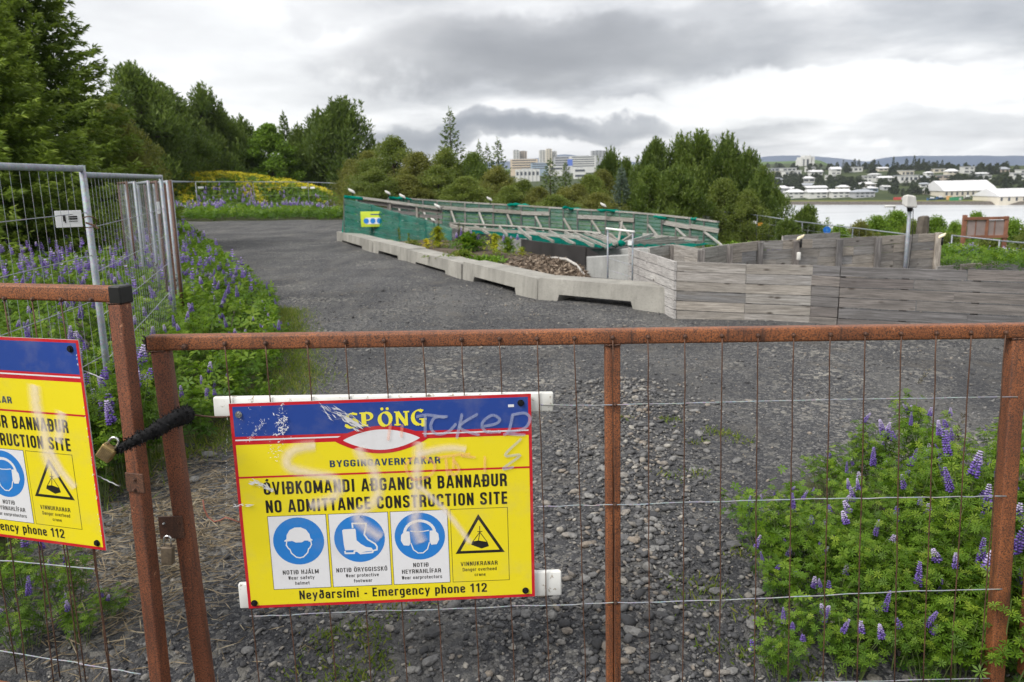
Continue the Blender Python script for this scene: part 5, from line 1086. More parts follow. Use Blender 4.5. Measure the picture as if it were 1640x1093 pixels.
for x, y in [(-2.38, 4.6), (-2.52, 4.42), (-2.56, 4.72), (-2.33, 4.86), (-2.46, 5.02), (-2.72, 4.5), (-2.42, 4.3)]: lupin(x, y, 2, 1.25, 4, 'purple flowering lupin in the field left of the gravel road', 'lupins in the field left of the gravel road', 1, .15)
# a few lupins low at the left gate
for x, y, sc in [(-1.98, 2.9, .62), (-1.78, 2.95, .48), (-1.93, 3.15, .6), (-2.15, 3.2, .7), (-1.72, 3.1, .36)]: lupin(x, y, 1, sc, 2, 'low lupin with deep purple flowers seen under the left notice', 'low lupins under the left notice', 0, .05)
# the uncountable remainder of the field and the far banks
def cover(name, pts, R, mat, seed, nl=5, hmin=.1, hmax=.6):
    rs = np.random.RandomState(seed); n = len(pts); z = terr(pts[:, 0], pts[:, 1]); hh = rs.uniform(hmin, hmax, n)
    C_ = np.c_[pts, z + hh]; N_ = rs.randn(n, 3) * .5 + [0, -.1, 1]; V = palm(C_, N_, R * rs.uniform(.7, 1.3, n), rs, .42, nl)
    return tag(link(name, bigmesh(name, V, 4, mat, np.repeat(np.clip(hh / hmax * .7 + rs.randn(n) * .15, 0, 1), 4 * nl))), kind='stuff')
def spikes(name, pts, hh, L_, r, mat, seed, pale=.5):
    rs = np.random.RandomState(seed); n = len(pts); z = terr(pts[:, 0], pts[:, 1]) + hh; V = []; H_ = []; lv = 4
    base_ = np.c_[pts, z]; ln = rs.randn(n, 2) * .12
    for k in range(lv):
        t = k / lv; c_ = base_ + np.c_[ln * (L_ * t), np.full(n, L_ * t)]; rr = r * (1 - .6 * t)
        for q in range(4):
            a = q * math.pi / 2 + k * .6 + rs.rand(n); d = np.c_[np.cos(a), np.sin(a), np.full(n, .7)]; V.append(quads(c_, d, rr * 1.5, rr * 1.0, rs)); H_.append(np.repeat(np.clip(rs.rand(n) * .6 + pale * t, 0, 1), 4))
    return tag(link(name, bigmesh(name, np.concatenate(V), 4, mat, np.concatenate(H_))), kind='stuff')
cover('lupin_undergrowth', LUNDER, np.full(len(LUNDER), .027), L_LUPIN, 30, 7, .02, .24)
rs = np.random.RandomState(9)
n = 26000; y = 2.8 + 42 * rs.rand(n) ** 1.25; x = edge_x(y) - .05 - rs.rand(n) ** 1.3 * (3.0 + .75 * y); 
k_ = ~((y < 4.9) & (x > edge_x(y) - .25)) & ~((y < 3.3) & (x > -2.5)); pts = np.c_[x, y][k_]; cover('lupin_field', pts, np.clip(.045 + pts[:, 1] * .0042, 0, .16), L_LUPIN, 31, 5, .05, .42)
n = 2600; y = 9 + 32 * rs.rand(n) ** .9; x = edge_x(y) - .3 - rs.rand(n) * (2 + .7 * y); pts = np.c_[x, y]; spikes('lupin_blooms', pts, rs.uniform(.35, .68, n), .14, .032, L_FLOW, 32)
# far verge below the mound and across to the green fence
n = 9000; x = rs.uniform(-28, -3, n); y = 41.5 - (x + 12) * .1 + rs.rand(n) ** 1.2 * 16; pts = np.c_[x, y]; cover('verge_plants', pts, np.full(n, .18), L_LUPIN, 33, 5, .1, .6)
n = 1100; x = rs.uniform(-28, -4, n); y = 43 + rs.rand(n) ** .7 * 13; k9 = np.sin(x * .9) + np.sin(x * 2.3 + y) + rs.randn(n) * .6 > -.2; x = x[k9]; y = y[k9]; n = len(x); spikes('verge_blooms', np.c_[x, y], rs.uniform(.35, .75, n), .24, .07, L_FLOW, 34, .9)
n = 15000; a = rs.rand(n) * 6.28; r_ = np.sqrt(rs.rand(n)); x = -19.4 + 9.3 * r_ * np.cos(a); y = 61.5 + 8.5 * r_ * np.sin(a); pts = np.c_[x, y]
cover('mound_plants', pts, np.full(n, .15), L_LUPIN, 35, 4, .05, .45)
nz = np.sin(x * 1.1 + 2 * np.sin(y * .7)) + .8 * np.sin(x * 2.7 + y * 1.9) + rs.randn(n) * .5; top = terr(x, y)
kk = (nz + (top - 1.4) * 1.1 > -.1); cover('mound_blooms', pts[kk], np.full(kk.sum(), .13), L_YEL, 36, 4, .32, .55)
# meadow at the far right, and greenery behind the ring fence end
n = 24000; x = rs.uniform(7.2, 26, n); y = 13.6 + 22 * rs.rand(n) ** 1.4; k9 = (x > .535 * y) & (y > 14.6 - (x - 8) * .25); x = x[k9]; y = y[k9]; n = len(x); cover('meadow_plants', np.c_[x, y], np.clip(.012 + .0042 * y, .05, .16), L_LUPIN, 37, 5, .02, .24)
n = 6000; x = rs.uniform(12, 27, n); y = rs.uniform(25, 36, n); k9 = x > .53 * y; x = x[k9]; y = y[k9]; n = len(x); cover('meadow_blooms', np.c_[x, y], np.full(n, .10), m_leaf('pale_yellow_bloom', (.16, .19, .03), (.36, .33, .05), (.50, .44, .08), .2), 38, 4, .30, .50)
n = 90; x = rs.uniform(10.6, 12.4, n); y = rs.uniform(18.5, 20.5, n); spikes('meadow_lupin_blooms', np.c_[x, y], rs.uniform(.05, .2, n), .16, .04, L_FLOW, 39)
n = 2600; x = rs.uniform(5.6, 8.0, n); y = rs.uniform(20.5, 24, n); cover('bank_plants', np.c_[x, y], np.full(n, .13), L_LUPIN, 40, 5, .02, .30)
n = 330; x = rs.uniform(6.2, 8.0, n); y = rs.uniform(21, 24, n); spikes('bank_blooms', np.c_[x, y], rs.uniform(.15, .32, n), .18, .045, L_FLOW, 41)
n = 4200; x = rs.uniform(-9, 30, n); y = rs.uniform(31, 44, n); k9 = x > -.19 * y; x = x[k9]; y = y[k9]; cover('scrub_plants', np.c_[x, y], np.full(len(x), .22), L_LUPIN, 42, 5, .1, .5)
# planted bed by the barriers
rb_ = np.random.RandomState(4)
def tuft(px, py, D, w, h, mat, label, name='weed', nl=60, bloom=None):
    P = atY(px, py, D); e = empty(name, P, label, 'plant'); n = nl
    zz_ = rb_.rand(n) ** .8 * h * 1.15; a = rb_.rand(n) * 6.28; r = w / 2 * np.abs(rb_.randn(n)) * .75 * (1.15 - zz_ / h * .7); C_ = np.c_[r * np.cos(a), r * np.sin(a), zz_] + P
    link('foliage', bigmesh('foliage', palm(C_, rb_.randn(n, 3) * .6 + [0, 0, 1], np.full(n, w * .16), rb_, .4, 5), 4, mat, np.repeat(rb_.rand(n), 20)), e)
    if bloom is not None:
        for k in range(bloom): o = link('flower_spike', random.choice(SPK), e, Matrix.Translation(P + [rb_.uniform(-w, w) * .5, rb_.uniform(-.1, .1), h * rb_.uniform(.7, 1.1)]) @ Matrix.Scale(1.3, 4))
L_LIME = m_leaf('lime_leaves', (.16, .20, .01), (.34, .38, .02), (.50, .46, .03), .3)
tuft(702, 397, 19.6, .42, .42, L_LIME, 'bright lime bush in front of the low end of the netted fence', nl=260)
tuft(683, 400, 19.3, .26, .22, L_YEL, 'small yellow plant left of the lime bush', nl=120)
tuft(660, 398, 20.6, .5, .16, L_GRASS, 'low yellowish weeds at the foot of the netted fence', nl=90); tuft(625, 394, 22.5, .5, .12, L_LUPIN, 'low green weeds by the second barrier block', nl=60)
tuft(752, 400, 18.2, .7, .30, L_LUPIN, 'lupin clump with violet flowers on the planted bed', 'lupin', 260, 9)
tuft(793, 405, 17.3, .36, .34, L_LIME, 'fresh green weed left of the grey-green weed on the bed', nl=150); tuft(814, 407, 17.0, .42, .28, L_LUPIN, 'grey-green weed above the wood chips', 'lupin', 130, 3)
tuft(835, 412, 16.6, .3, .16, L_LIME, 'little lime weed at the left end of the wood chips', nl=60)
tuft(740, 415, 16.6, .8, .10, L_GRASS, 'low green ground weeds just behind the middle barrier block', nl=120); tuft(778, 424, 15.8, .8, .09, L_LUPIN, 'dark low weeds behind the long barrier block', nl=110)
for px, py, D, h in [(640, 392, 21, .42), (655, 394, 20.5, .30), (703, 384, 19.8, .5), (736, 392, 19, .55), (742, 392, 19, .45)]:
    P = atY(px, py, D); e = empty('dock_stalk', P, 'thin dry dock stalk on the planted bed', 'plant', 'dry dock stalks on the planted bed'); n = 40; MB().tube([P, P + [.02, 0, h]], .006, 5).build('stem', STEM, e)
    z = rb_.uniform(.35, 1, n) * h; link('seed_head', bigmesh('seed_head', quads(P + np.c_[np.zeros((n, 2)), z], rb_.randn(n, 3) + [0, 0, .5], .05, .03, rb_), 4, L_SEED if px > 700 else L_GRASS, np.repeat(rb_.rand(n), 4)), e)
# grass and moss sprouting in the gravel, straw by the left gate
n = 2600; cl = np.r_[rb_.rand(60, 2) * [3.0, 3.4] + [-1.1, 2.4], rb_.rand(14, 2) * [.4, .5] + [.62, 2.75], rb_.rand(14, 2) * [.45, .6] + [-1.0, 2.65]]; cl = cl[(cl[:, 0] > .75) | (cl[:, 0] < -.35)]; ci = rb_.randint(0, len(cl), n); pts = cl[ci] + rb_.randn(n, 2) * .045
z = terr(pts[:, 0], pts[:, 1]); tag(link('moss_tufts', bigmesh('moss_tufts', quads(np.c_[pts, z], np.c_[rb_.randn(n, 2) * .8, np.ones(n)], rb_.uniform(.014, .05, n), .008, rb_), 4, L_GRASS, np.repeat(rb_.rand(n), 4))), kind='stuff')
n = 9000; y = 4.2 + rb_.rand(n) * 7.5; x = edge_x(y) + .12 + rb_.randn(n) * .16; pts = np.c_[x, y]; z = terr(x, y)
tag(link('grass_fringe', bigmesh('grass_fringe', quads(np.c_[pts, z], np.c_[rb_.randn(n, 2) * .8, np.ones(n)], rb_.uniform(.03, .12, n), .006, rb_), 4, L_GRASS, np.repeat(rb_.rand(n), 4))), kind='stuff')
n = 3600; x = -1.80 + rb_.randn(n) * .30; y = 3.9 + rb_.randn(n) * .60 - (x + 1.8) * .7; z = terr(x, y) + .008 + rb_.rand(n) * .02; a = rb_.rand(n) * 6.28
tag(link('straw_litter', bigmesh('straw_litter', quads(np.c_[x, y, z], np.c_[np.cos(a), np.sin(a), rb_.randn(n) * .12], rb_.uniform(.03, .16, n), .005, rb_), 4, STRAW, np.repeat(rb_.rand(n), 4))), kind='stuff')

# ------------------------------------------------------------------ loose gravel and stones
def ico():
    bm = bmesh.new(); bmesh.ops.create_icosphere(bm, subdivisions=1, radius=1); v = np.array([q.co for q in bm.verts]); f = np.array([[q.index for q in p.verts] for p in bm.faces]); bm.free(); return v, f
IV, IF = ico()
def stones(name, x, y, s, seed, sink=.25):
    rs = np.random.RandomState(seed); n = len(x); sc = s[:, None] * np.c_[rs.uniform(.8, 1.4, n), rs.uniform(.7, 1.1, n), rs.uniform(.4, .75, n)]
    V = IV[None] * (1 + rs.uniform(-.38, .28, (n, len(IV), 1))); V = V * sc[:, None, :]
    a = rs.rand(n) * 6.28; ca, sa = np.cos(a)[:, None], np.sin(a)[:, None]; tl = rs.randn(n)[:, None] * .3
    X_ = V[..., 0] * ca - V[..., 1] * sa; Y_ = V[..., 0] * sa + V[..., 1] * ca; Z_ = V[..., 2] + X_ * tl
    P = np.stack([X_ + x[:, None], Y_ + y[:, None], Z_ + (terr(x, y) + sc[:, 2] * (1 - 2 * sink))[:, None]], -1).reshape(-1, 3)
    Fq = (IF[None] + (np.arange(n) * len(IV))[:, None, None]).reshape(-1, 3)
    o = link(name, bigmesh(name, P, 3, STONE, np.repeat(rs.rand(n) ** 1.3, len(IV)), Fq)); o['kind'] = 'stuff'; return o
rs = np.random.RandomState(12)
n = 26000; y = 2.3 + 11.5 * rs.rand(n) ** 1.4; x = (rs.rand(n) * 2 - .95) * .72 * y; k = (x > edge_x(y) - .1) & ((np.abs(x + .55 + .0 * y) > .42) | (rs.rand(n) < .2) | (y > 8)) & ((np.abs(x - 1.35 - .1 * y) > .3) | (rs.rand(n) < .3)); stones('gravel', x[k], y[k], (rs.lognormal(-5.25, .42, n) * (1 + .05 * y))[k], 1)
n = 4200; y = 2.25 + 4.8 * rs.rand(n) ** 1.2; x = .45 + (y - 2.4) * .12 + rs.randn(n) * (.17 + .02 * y); stones('ridge_gravel', x, y, rs.lognormal(-4.55, .38, n), 2, .12)
n = 1500; y = 2.3 + 1.1 * rs.rand(n); x = rs.uniform(-1.1, .2, n); stones('loose_gravel', x, y, rs.lognormal(-4.75, .45, n), 3, .2)
n = 900; y = 4.0 + 3.0 * rs.rand(n); x = -1.2 + rs.rand(n) * 1.6; stones('pale_gravel', x, y, rs.lognormal(-4.7, .4, n), 4, .3)
SM = []
for k in range(6):
    r2 = np.random.RandomState(k + 70); bm = bmesh.new(); bmesh.ops.create_icosphere(bm, subdivisions=2, radius=1)
    for v in bm.verts: q = np.array(v.co); f = 1 + .16 * math.sin(q[0] * 3 + k) + .13 * math.sin(q[1] * 4 + 2 * k) + r2.uniform(-.05, .05); v.co = Vector(np.round(q * f * 3.2) / 3.2 * .35 + q * f * .65) * 1.0; v.co.z *= .55; v.co.x *= 1.2
    me = bpy.data.meshes.new('stone'); bm.to_mesh(me); bm.free(); me.materials.append(STONE_O); SM.append(me)
random.seed(31)
def bigstone(x, y, s, sink=.3):
    o = bpy.data.objects.new('stone', random.choice(SM)); COL.objects.link(o); o.location = (x, y, gnd(x, y) + s * .5 * (1 - 2 * sink)); o.rotation_euler = (random.uniform(-.2, .2), random.uniform(-.2, .2), random.random() * 6.28); o.scale = (s, s * random.uniform(.7, 1), s * random.uniform(.7, 1)); adopt(o, GR)
for px, py, w in [(693, 1010, 34), (690, 1040, 30), (658, 1050, 22), (540, 985, 26), (645, 972, 24), (625, 1003, 22), (670, 990, 16), (825, 985, 26), (842, 985, 22), (745, 1045, 14), (605, 1090, 18), (525, 1078, 20), (650, 1078, 16), (718, 962, 18), (660, 1030, 18), (600, 985, 14), (630, 1060, 16), (300, 720, 30), (335, 735, 26), (360, 745, 20), (310, 775, 22), (275, 850, 24), (800, 1000, 16), (560, 1050, 14), (440, 1000, 16), (395, 1030, 22), (190, 960, 30), (120, 1010, 26), (170, 1030, 20), (1000, 880, 22), (1040, 905, 22), (1120, 700, 18), (1075, 770, 20), (1180, 740, 16), (920, 760, 18), (1110, 850, 22), (1060, 1000, 24), (1010, 1040, 20), (1175, 880, 26), (1210, 950, 24)]:
    P = atZ(px, py, 0); bigstone(P[0], P[1], w * .5 * P[1] / F * .95)
for k in range(170):
    y = 2.4 + 4.6 * random.random(); x = .45 + (y - 2.4) * .12 + random.gauss(0, .22); bigstone(x, y, random.uniform(.016, .030), .15)
for k in range(70):
    y = 2.4 + 5 * random.random(); x = random.uniform(-.5 * y + .3, .5 * y); bigstone(x, y, random.uniform(.012, .026), .3)

# ------------------------------------------------------------------ gates
class Plane:
    def __init__(s, p, q, off=0.0):
        s.A = np.array(p, float); s.ex = nrm((np.array(q) - p) * [1, 1, 0]); s.n = np.array([s.ex[1], -s.ex[0], 0.0])   # towards the camera
        s.ax = np.array([s.ex, -s.n, [0, 0, 1.0]])
    def W(s, u, z, off=0.0): return np.array([s.A[0], s.A[1], 0]) + s.ex * u + s.n * off + np.array([0, 0, z])
    def uv(s, px, py, off=0.0):
        d = ray(px, py); A_ = s.A + s.n * off; t_ = ((A_ - CAM) @ s.n) / (d @ s.n); P = CAM + d * t_; return (P - A_) @ s.ex, P[2]
GM = Plane(CAM + ray(250, 545) * 2.6, CAM + ray(1620, 530) * 2.71)
_b = CAM + ray(0, 475) * 2.6; _a = CAM + ray(180, 475) * 2.47; GL = Plane(_a, _a + (_a - _b))
TW = .050
def member(pl, root, name, u0, z0, u1, z1, w, d=TW, bv=.008, mat=RUST):
    a, b = pl.W(u0, z0), pl.W(u1, z1); ez = nrm(b - a); ey = -pl.n; ex_ = np.cross(ey, ez); m_ = MB(); m_.cbox((a + b) / 2, (w, d, np.linalg.norm(b - a)), bv, np.array([ex_, ey, ez]), seg=3); return m_.build(name, mat, root)
def bolt(pl, root, u, z, off, r=.008, mat=None, name='bolt'):
    p = pl.W(u, z, off); m_ = MB(); m_.tube([p, p + pl.n * .004], r * 1.25, 10); m_.tube([p + pl.n * .004, p + pl.n * .009, p + pl.n * .010], [r, r * .85, r * .4], 8); return m_.build(name, mat or RUST_DARK, root)
def wirebar(pl, root, pts, off, r, mat, name='wire', wob=.002, seed=0):
    rs = np.random.RandomState(seed); P = []
    for (u0, z0), (u1, z1) in zip(pts[:-1], pts[1:]):
        n = 7
        for k in range(n): f = k / n; P.append(pl.W(u0 + (u1 - u0) * f + rs.uniform(-wob, wob), z0 + (z1 - z0) * f + rs.uniform(-wob, wob), off + rs.uniform(-wob, wob)))
    P.append(pl.W(*pts[-1], off)); return MB().tube(P, r, 6).build(name, mat, root)
# right leaf
e = empty('gate_leaf', GM.W(1.45, .05), 'wide rusty gate leaf with wire mesh carrying the whole notice', 'gate')
uL, zL = GM.uv(234, 557, .025); uR = 2.99; zl, zr = GM.uv(250, 551, .025)[1], GM.uv(1620, 532, .025)[1]
sl = (zr - zl) / (GM.uv(1620, 532)[0] - GM.uv(250, 551)[0]); zat = lambda u: zl + sl * u
member(GM, e, 'top_rail', uL, zat(uL), uR, zat(uR), .049)
_p = GM.W(uL - .0015, zat(uL)); MB().cbox(_p, (.004, .046, .045), .001, GM.ax, seg=1).build('end_cap', CAPBLK, e)
u0, z0 = GM.uv(256, 580, .025); u1, z1 = GM.uv(324, 1090, .025); g_ = (u1 - u0) / (z1 - z0); pu = lambda z: u0 + g_ * (z - z0)
member(GM, e, 'post', pu(zat(0) - .025), zat(0) - .025, pu(-.11), -.11, .056, mat=RUST_MID)
u0c = GM.uv(982, 560, .025)[0]; u1c = GM.uv(984, 1090, .025)[0]
for s_ in (-.0125, .0135): member(GM, e, 'centre_post', u0c + s_, zat(1.5) - .024, u1c + s_, -.06, .024, .04, .005)
ur0 = GM.uv(1634, 560, .025)[0]; ur1 = GM.uv(1597, 1090, .025)[0]
member(GM, e, 'post', ur0, zat(2.9) - .025, ur1 + .006, -.11, .056)
member(GM, e, 'bottom_rail', .03, -.13, 2.96, -.13, .05)
bolt(GM, e, *GM.uv(295, 556, .03), .0245, .009)
vx = [(360, 553), (425, 552), (492, 550.5), (553, 549.5), (615, 548), (677, 547), (739, 546), (800, 545), (860, 544.5), (920, 544), (981, 543), (1038, 542), (1097, 541), (1156, 540), (1214, 539.5), (1271, 539), (1330, 538), (1386, 537), (1443, 536.5), (1500, 536), (1555, 535), (1611, 535)]
vb_ = {860: 880, 920: 938, 981: 986, 1038: 1040, 1097: 1093, 1156: 1152, 1214: 1208, 1271: 1262, 1330: 1318, 1386: 1372, 1443: 1432, 1500: 1478, 1555: 1522, 1611: 1568}
for i, (px, py) in enumerate(vx):
    u, z = GM.uv(px, py, .028); xb = vb_.get(px, px + 55 - (px - 360) * .07); ub = GM.uv(xb, 1093, .028)[0]; zb_ = GM.uv(xb, 1093, .028)[1]
    ub = u + (ub - u) * (z - .05) / (z - zb_)
    o = wirebar(GM, e, [(u, z + .001), (u + (ub - u) * .5, z * .5 + .03), (ub + (ub - u) * .1, -.06)], .0285 if i != 10 else .0295, .0021, WIRE_RUST, wob=.0016, seed=i)
    bolt(GM, e, u, z + .004, .0245, .0065)
def hwire(ys, seed, mat=WIRE_GALV, x0=200, r=.0019):
    pts = [GM.uv(x, y, .026) for x, y in ys]; wirebar(GM, e, pts, .0255, r, mat, 'cross_wire', .0018, seed)
hwire([(866, 649), (985, 649), (1300, 641), (1630, 636)], 3); hwire([(858, 812), (985, 809), (1270, 800), (1480, 797), (1612, 795)], 4); hwire([(400, 988), (520, 982), (820, 972), (986, 966), (1150, 962), (1440, 948), (1605, 944)], 5); hwire([(420, 1120), (820, 1108), (1290, 1094), (1585, 1087)], 6); hwire([(300, 664), (345, 668), (420, 667)], 7, WIRE_RUST, r=.0028)
for (x, y) in [(985, 649), (985, 809), (986, 966)]: bolt(GM, e, *GM.uv(x, y, .03), .024, .006)
def weld(pl, root, u, z, half, w=.05):
    for s_ in (-1, 1):
        pts = [pl.W(u + s_ * half + rs.uniform(-.0008, .0008), z + rs.uniform(-.001, .001), .024 - .048 * k / 7) for k in range(8)]; MB().tube(pts, [rs.uniform(.0025, .0042) for _ in pts], 6).build('weld', RUST_DARK, root)
    pts = [pl.W(u - half + 2 * half * k / 14, z + rs.uniform(-.0012, .0012), .0245) for k in range(15)]; MB().tube(pts, [rs.uniform(.0022, .004) for _ in pts], 6).build('weld', RUST_DARK, root)
for u_, h_ in ((0.004, .027), (u0c, .024), (ur0, .027)): weld(GM, e, u_, zat(u_) - .0255, h_)
# lock plate on the right leaf
a, b = GM.uv(253, 828, .03), GM.uv(296, 862, .03); m_ = MB(); m_.cbox(GM.W((a[0] + b[0]) / 2, (a[1] + b[1]) / 2, .029), (b[0] - a[0], .006, a[1] - b[1]), .001, GM.ax, seg=1); m_.build('lock_plate', RUST_DARK, e)
bolt(GM, e, *GM.uv(263, 838, .03), .032, .004, STEEL)
bolt(GM, e, *GM.uv(286, 838, .03), .032, .003)
# hinge post at the right
e = empty('gate_post', GM.W(3.1, 0), 'rusty fixed gate post at the bottom right corner', 'post')
a = GM.uv(1655, 860, .0); b = GM.uv(1637, 1093, .0); sl2 = (b[0] - a[0]) / (b[1] - a[1]); member(GM, e, 'post', a[0] + .016 + sl2 * (1.25 - a[1]), 1.25, b[0] + .016 + sl2 * (-.05 - b[1]), -.05, .056, .05)
MB().tube([GM.W(ur0 + .02, 1.0), GM.W(a[0] + .01 + sl2 * (1 - a[1]), 1.0)], .010, 8).build('hinge', RUST_DARK, e)
# left leaf
e = empty('gate_leaf', GL.W(-1.2, .05), 'rusty gate leaf at the left edge standing open towards the viewer', 'gate')
u_e, z_e = GL.uv(193, 480, .025); za = GL.uv(100, 477, .025)[1]; z2 = z_e
member(GL, e, 'top_rail', -2.7, 1.478, u_e, 1.478, .049)
MB().cbox(GL.W(u_e - .02, 1.478), (.046, .056, .055), .004, GL.ax, seg=1).build('end_cap', CAPBLK, e)
a, b = GL.uv(183, 500, .025), GL.uv(248, 1090, .025); wu = a[0]; gl = (b[0] - a[0]) / (b[1] - a[1])
member(GL, e, 'post', a[0] + gl * (1.453 - a[1]), 1.453, b[0] + gl * (-.08 - b[1]), -.08, .052, mat=RUST_MID)
member(GL, e, 'post', -2.7, 1.453, -2.7, -.08, .056); member(GL, e, 'bottom_rail', -2.68, -.03, b[0] - .02, -.03, .05)
for i, (x0, y0, x1, y1) in enumerate([(7, 480, 8, 540), (52, 481, 60, 540), (98, 482, 104, 541), (146, 482, 204, 1093)]):
    a_ = GL.uv(x0, y0, .028)
    if i < 3: wirebar(GL, e, [a_, (a_[0] + .0, .1)], .0285, .0021, WIRE_RUST, seed=40 + i)
    bolt(GL, e, a_[0], a_[1] + .003, .0245, .006)
for i, (x0, y0, x1, y1) in enumerate([(19, 885, 44, 1093), (63, 880, 86, 1093), (103, 880, 130, 1093), (150, 885, 177, 1093)]):
    a_, b_ = GL.uv(x0, y0, .028), GL.uv(x1, y1, .028); wirebar(GL, e, [(a_[0] - (b_[0] - a_[0]) * .6, a_[1] + .45), a_, b_], .0285, .0021, WIRE_RUST, seed=50 + i)
for i in range(26): u = -.62 - .082 * i; wirebar(GL, e, [(u, 1.47), (u + .02, .08)], .0285, .0021, WIRE_RUST, seed=60 + i)
for i, ys in enumerate([[(20, 560), (132, 594), (168, 608)], [(0, 720), (156, 763), (191, 779)], [(0, 898), (155, 912)], [(0, 1043), (120, 1062), (225, 1080)]]):
    pts = [GL.uv(x, y, .026) for x, y in ys]; pts = [(pts[0][0] - 1.8, pts[0][1] + .02)] + pts; wirebar(GL, e, pts, .0255, .0021, WIRE_GALV, 'cross_wire', seed=90 + i)
weld(GL, e, wu, 1.4525, .025)
a, b = GL.uv(200, 757, .03), GL.uv(232, 790, .03); MB().cbox(GL.W((a[0] + b[0]) / 2, (a[1] + b[1]) / 2, .029), (b[0] - a[0], .006, a[1] - b[1]), .001, GL.ax, seg=1).build('lock_plate', RUST_DARK, e)
for q in (768, 784): bolt(GL, e, *GL.uv(217, q, .03), .032, .004)

# ------------------------------------------------------------------ notices
def rounded(pts, r, closed=False, n=5):
    P = [np.array(p, float) for p in pts]; out = []; N = len(P)
    for i in range(N):
        if not closed and i in (0, N - 1): out.append(P[i]); continue
        a, b, c_ = P[i - 1], P[i], P[(i + 1) % N]; la = np.linalg.norm(a - b); lc_ = np.linalg.norm(c_ - b); q = min(r, la * .5, lc_ * .5)
        p0 = b + (a - b) / la * q; p2 = b + (c_ - b) / lc_ * q
        for k in range(n + 1): t_ = k / n; out.append((1 - t_) ** 2 * p0 + 2 * t_ * (1 - t_) * (b * .88 + (p0 + p2) * .06) + t_ ** 2 * p2)
    return out
def strip(pts, w, closed=False):
    P = [pts[0]]
    for p in pts[1:]:
        if np.linalg.norm(p - P[-1]) > 1e-6: P.append(p)
    if closed and np.linalg.norm(P[0] - P[-1]) < 1e-6: P.pop()
    N = len(P); vs = []
    for i in range(N):
        a = P[i - 1] if (i or closed) else P[i]; c_ = P[(i + 1) % N] if (i < N - 1 or closed) else P[i]
        d1 = P[i] - a; d2 = c_ - P[i]; n1 = np.array([-d1[1], d1[0]]) / (np.linalg.norm(d1) + 1e-12); n2_ = np.array([-d2[1], d2[0]]) / (np.linalg.norm(d2) + 1e-12)
        if i == 0 and not closed: n1 = n2_
        if i == N - 1 and not closed: n2_ = n1
        m_ = n1 + n2_; L_ = np.linalg.norm(m_); m_ = m_ / (L_ + 1e-9); s_ = m_ * (w / 2) / max(.5, float(m_ @ n1)); vs += [P[i] - s_, P[i] + s_]
    fs = [(2 * i, 2 * ((i + 1) % N), 2 * ((i + 1) % N) + 1, 2 * i + 1) for i in range(N if closed else N - 1)]
    return vs, fs
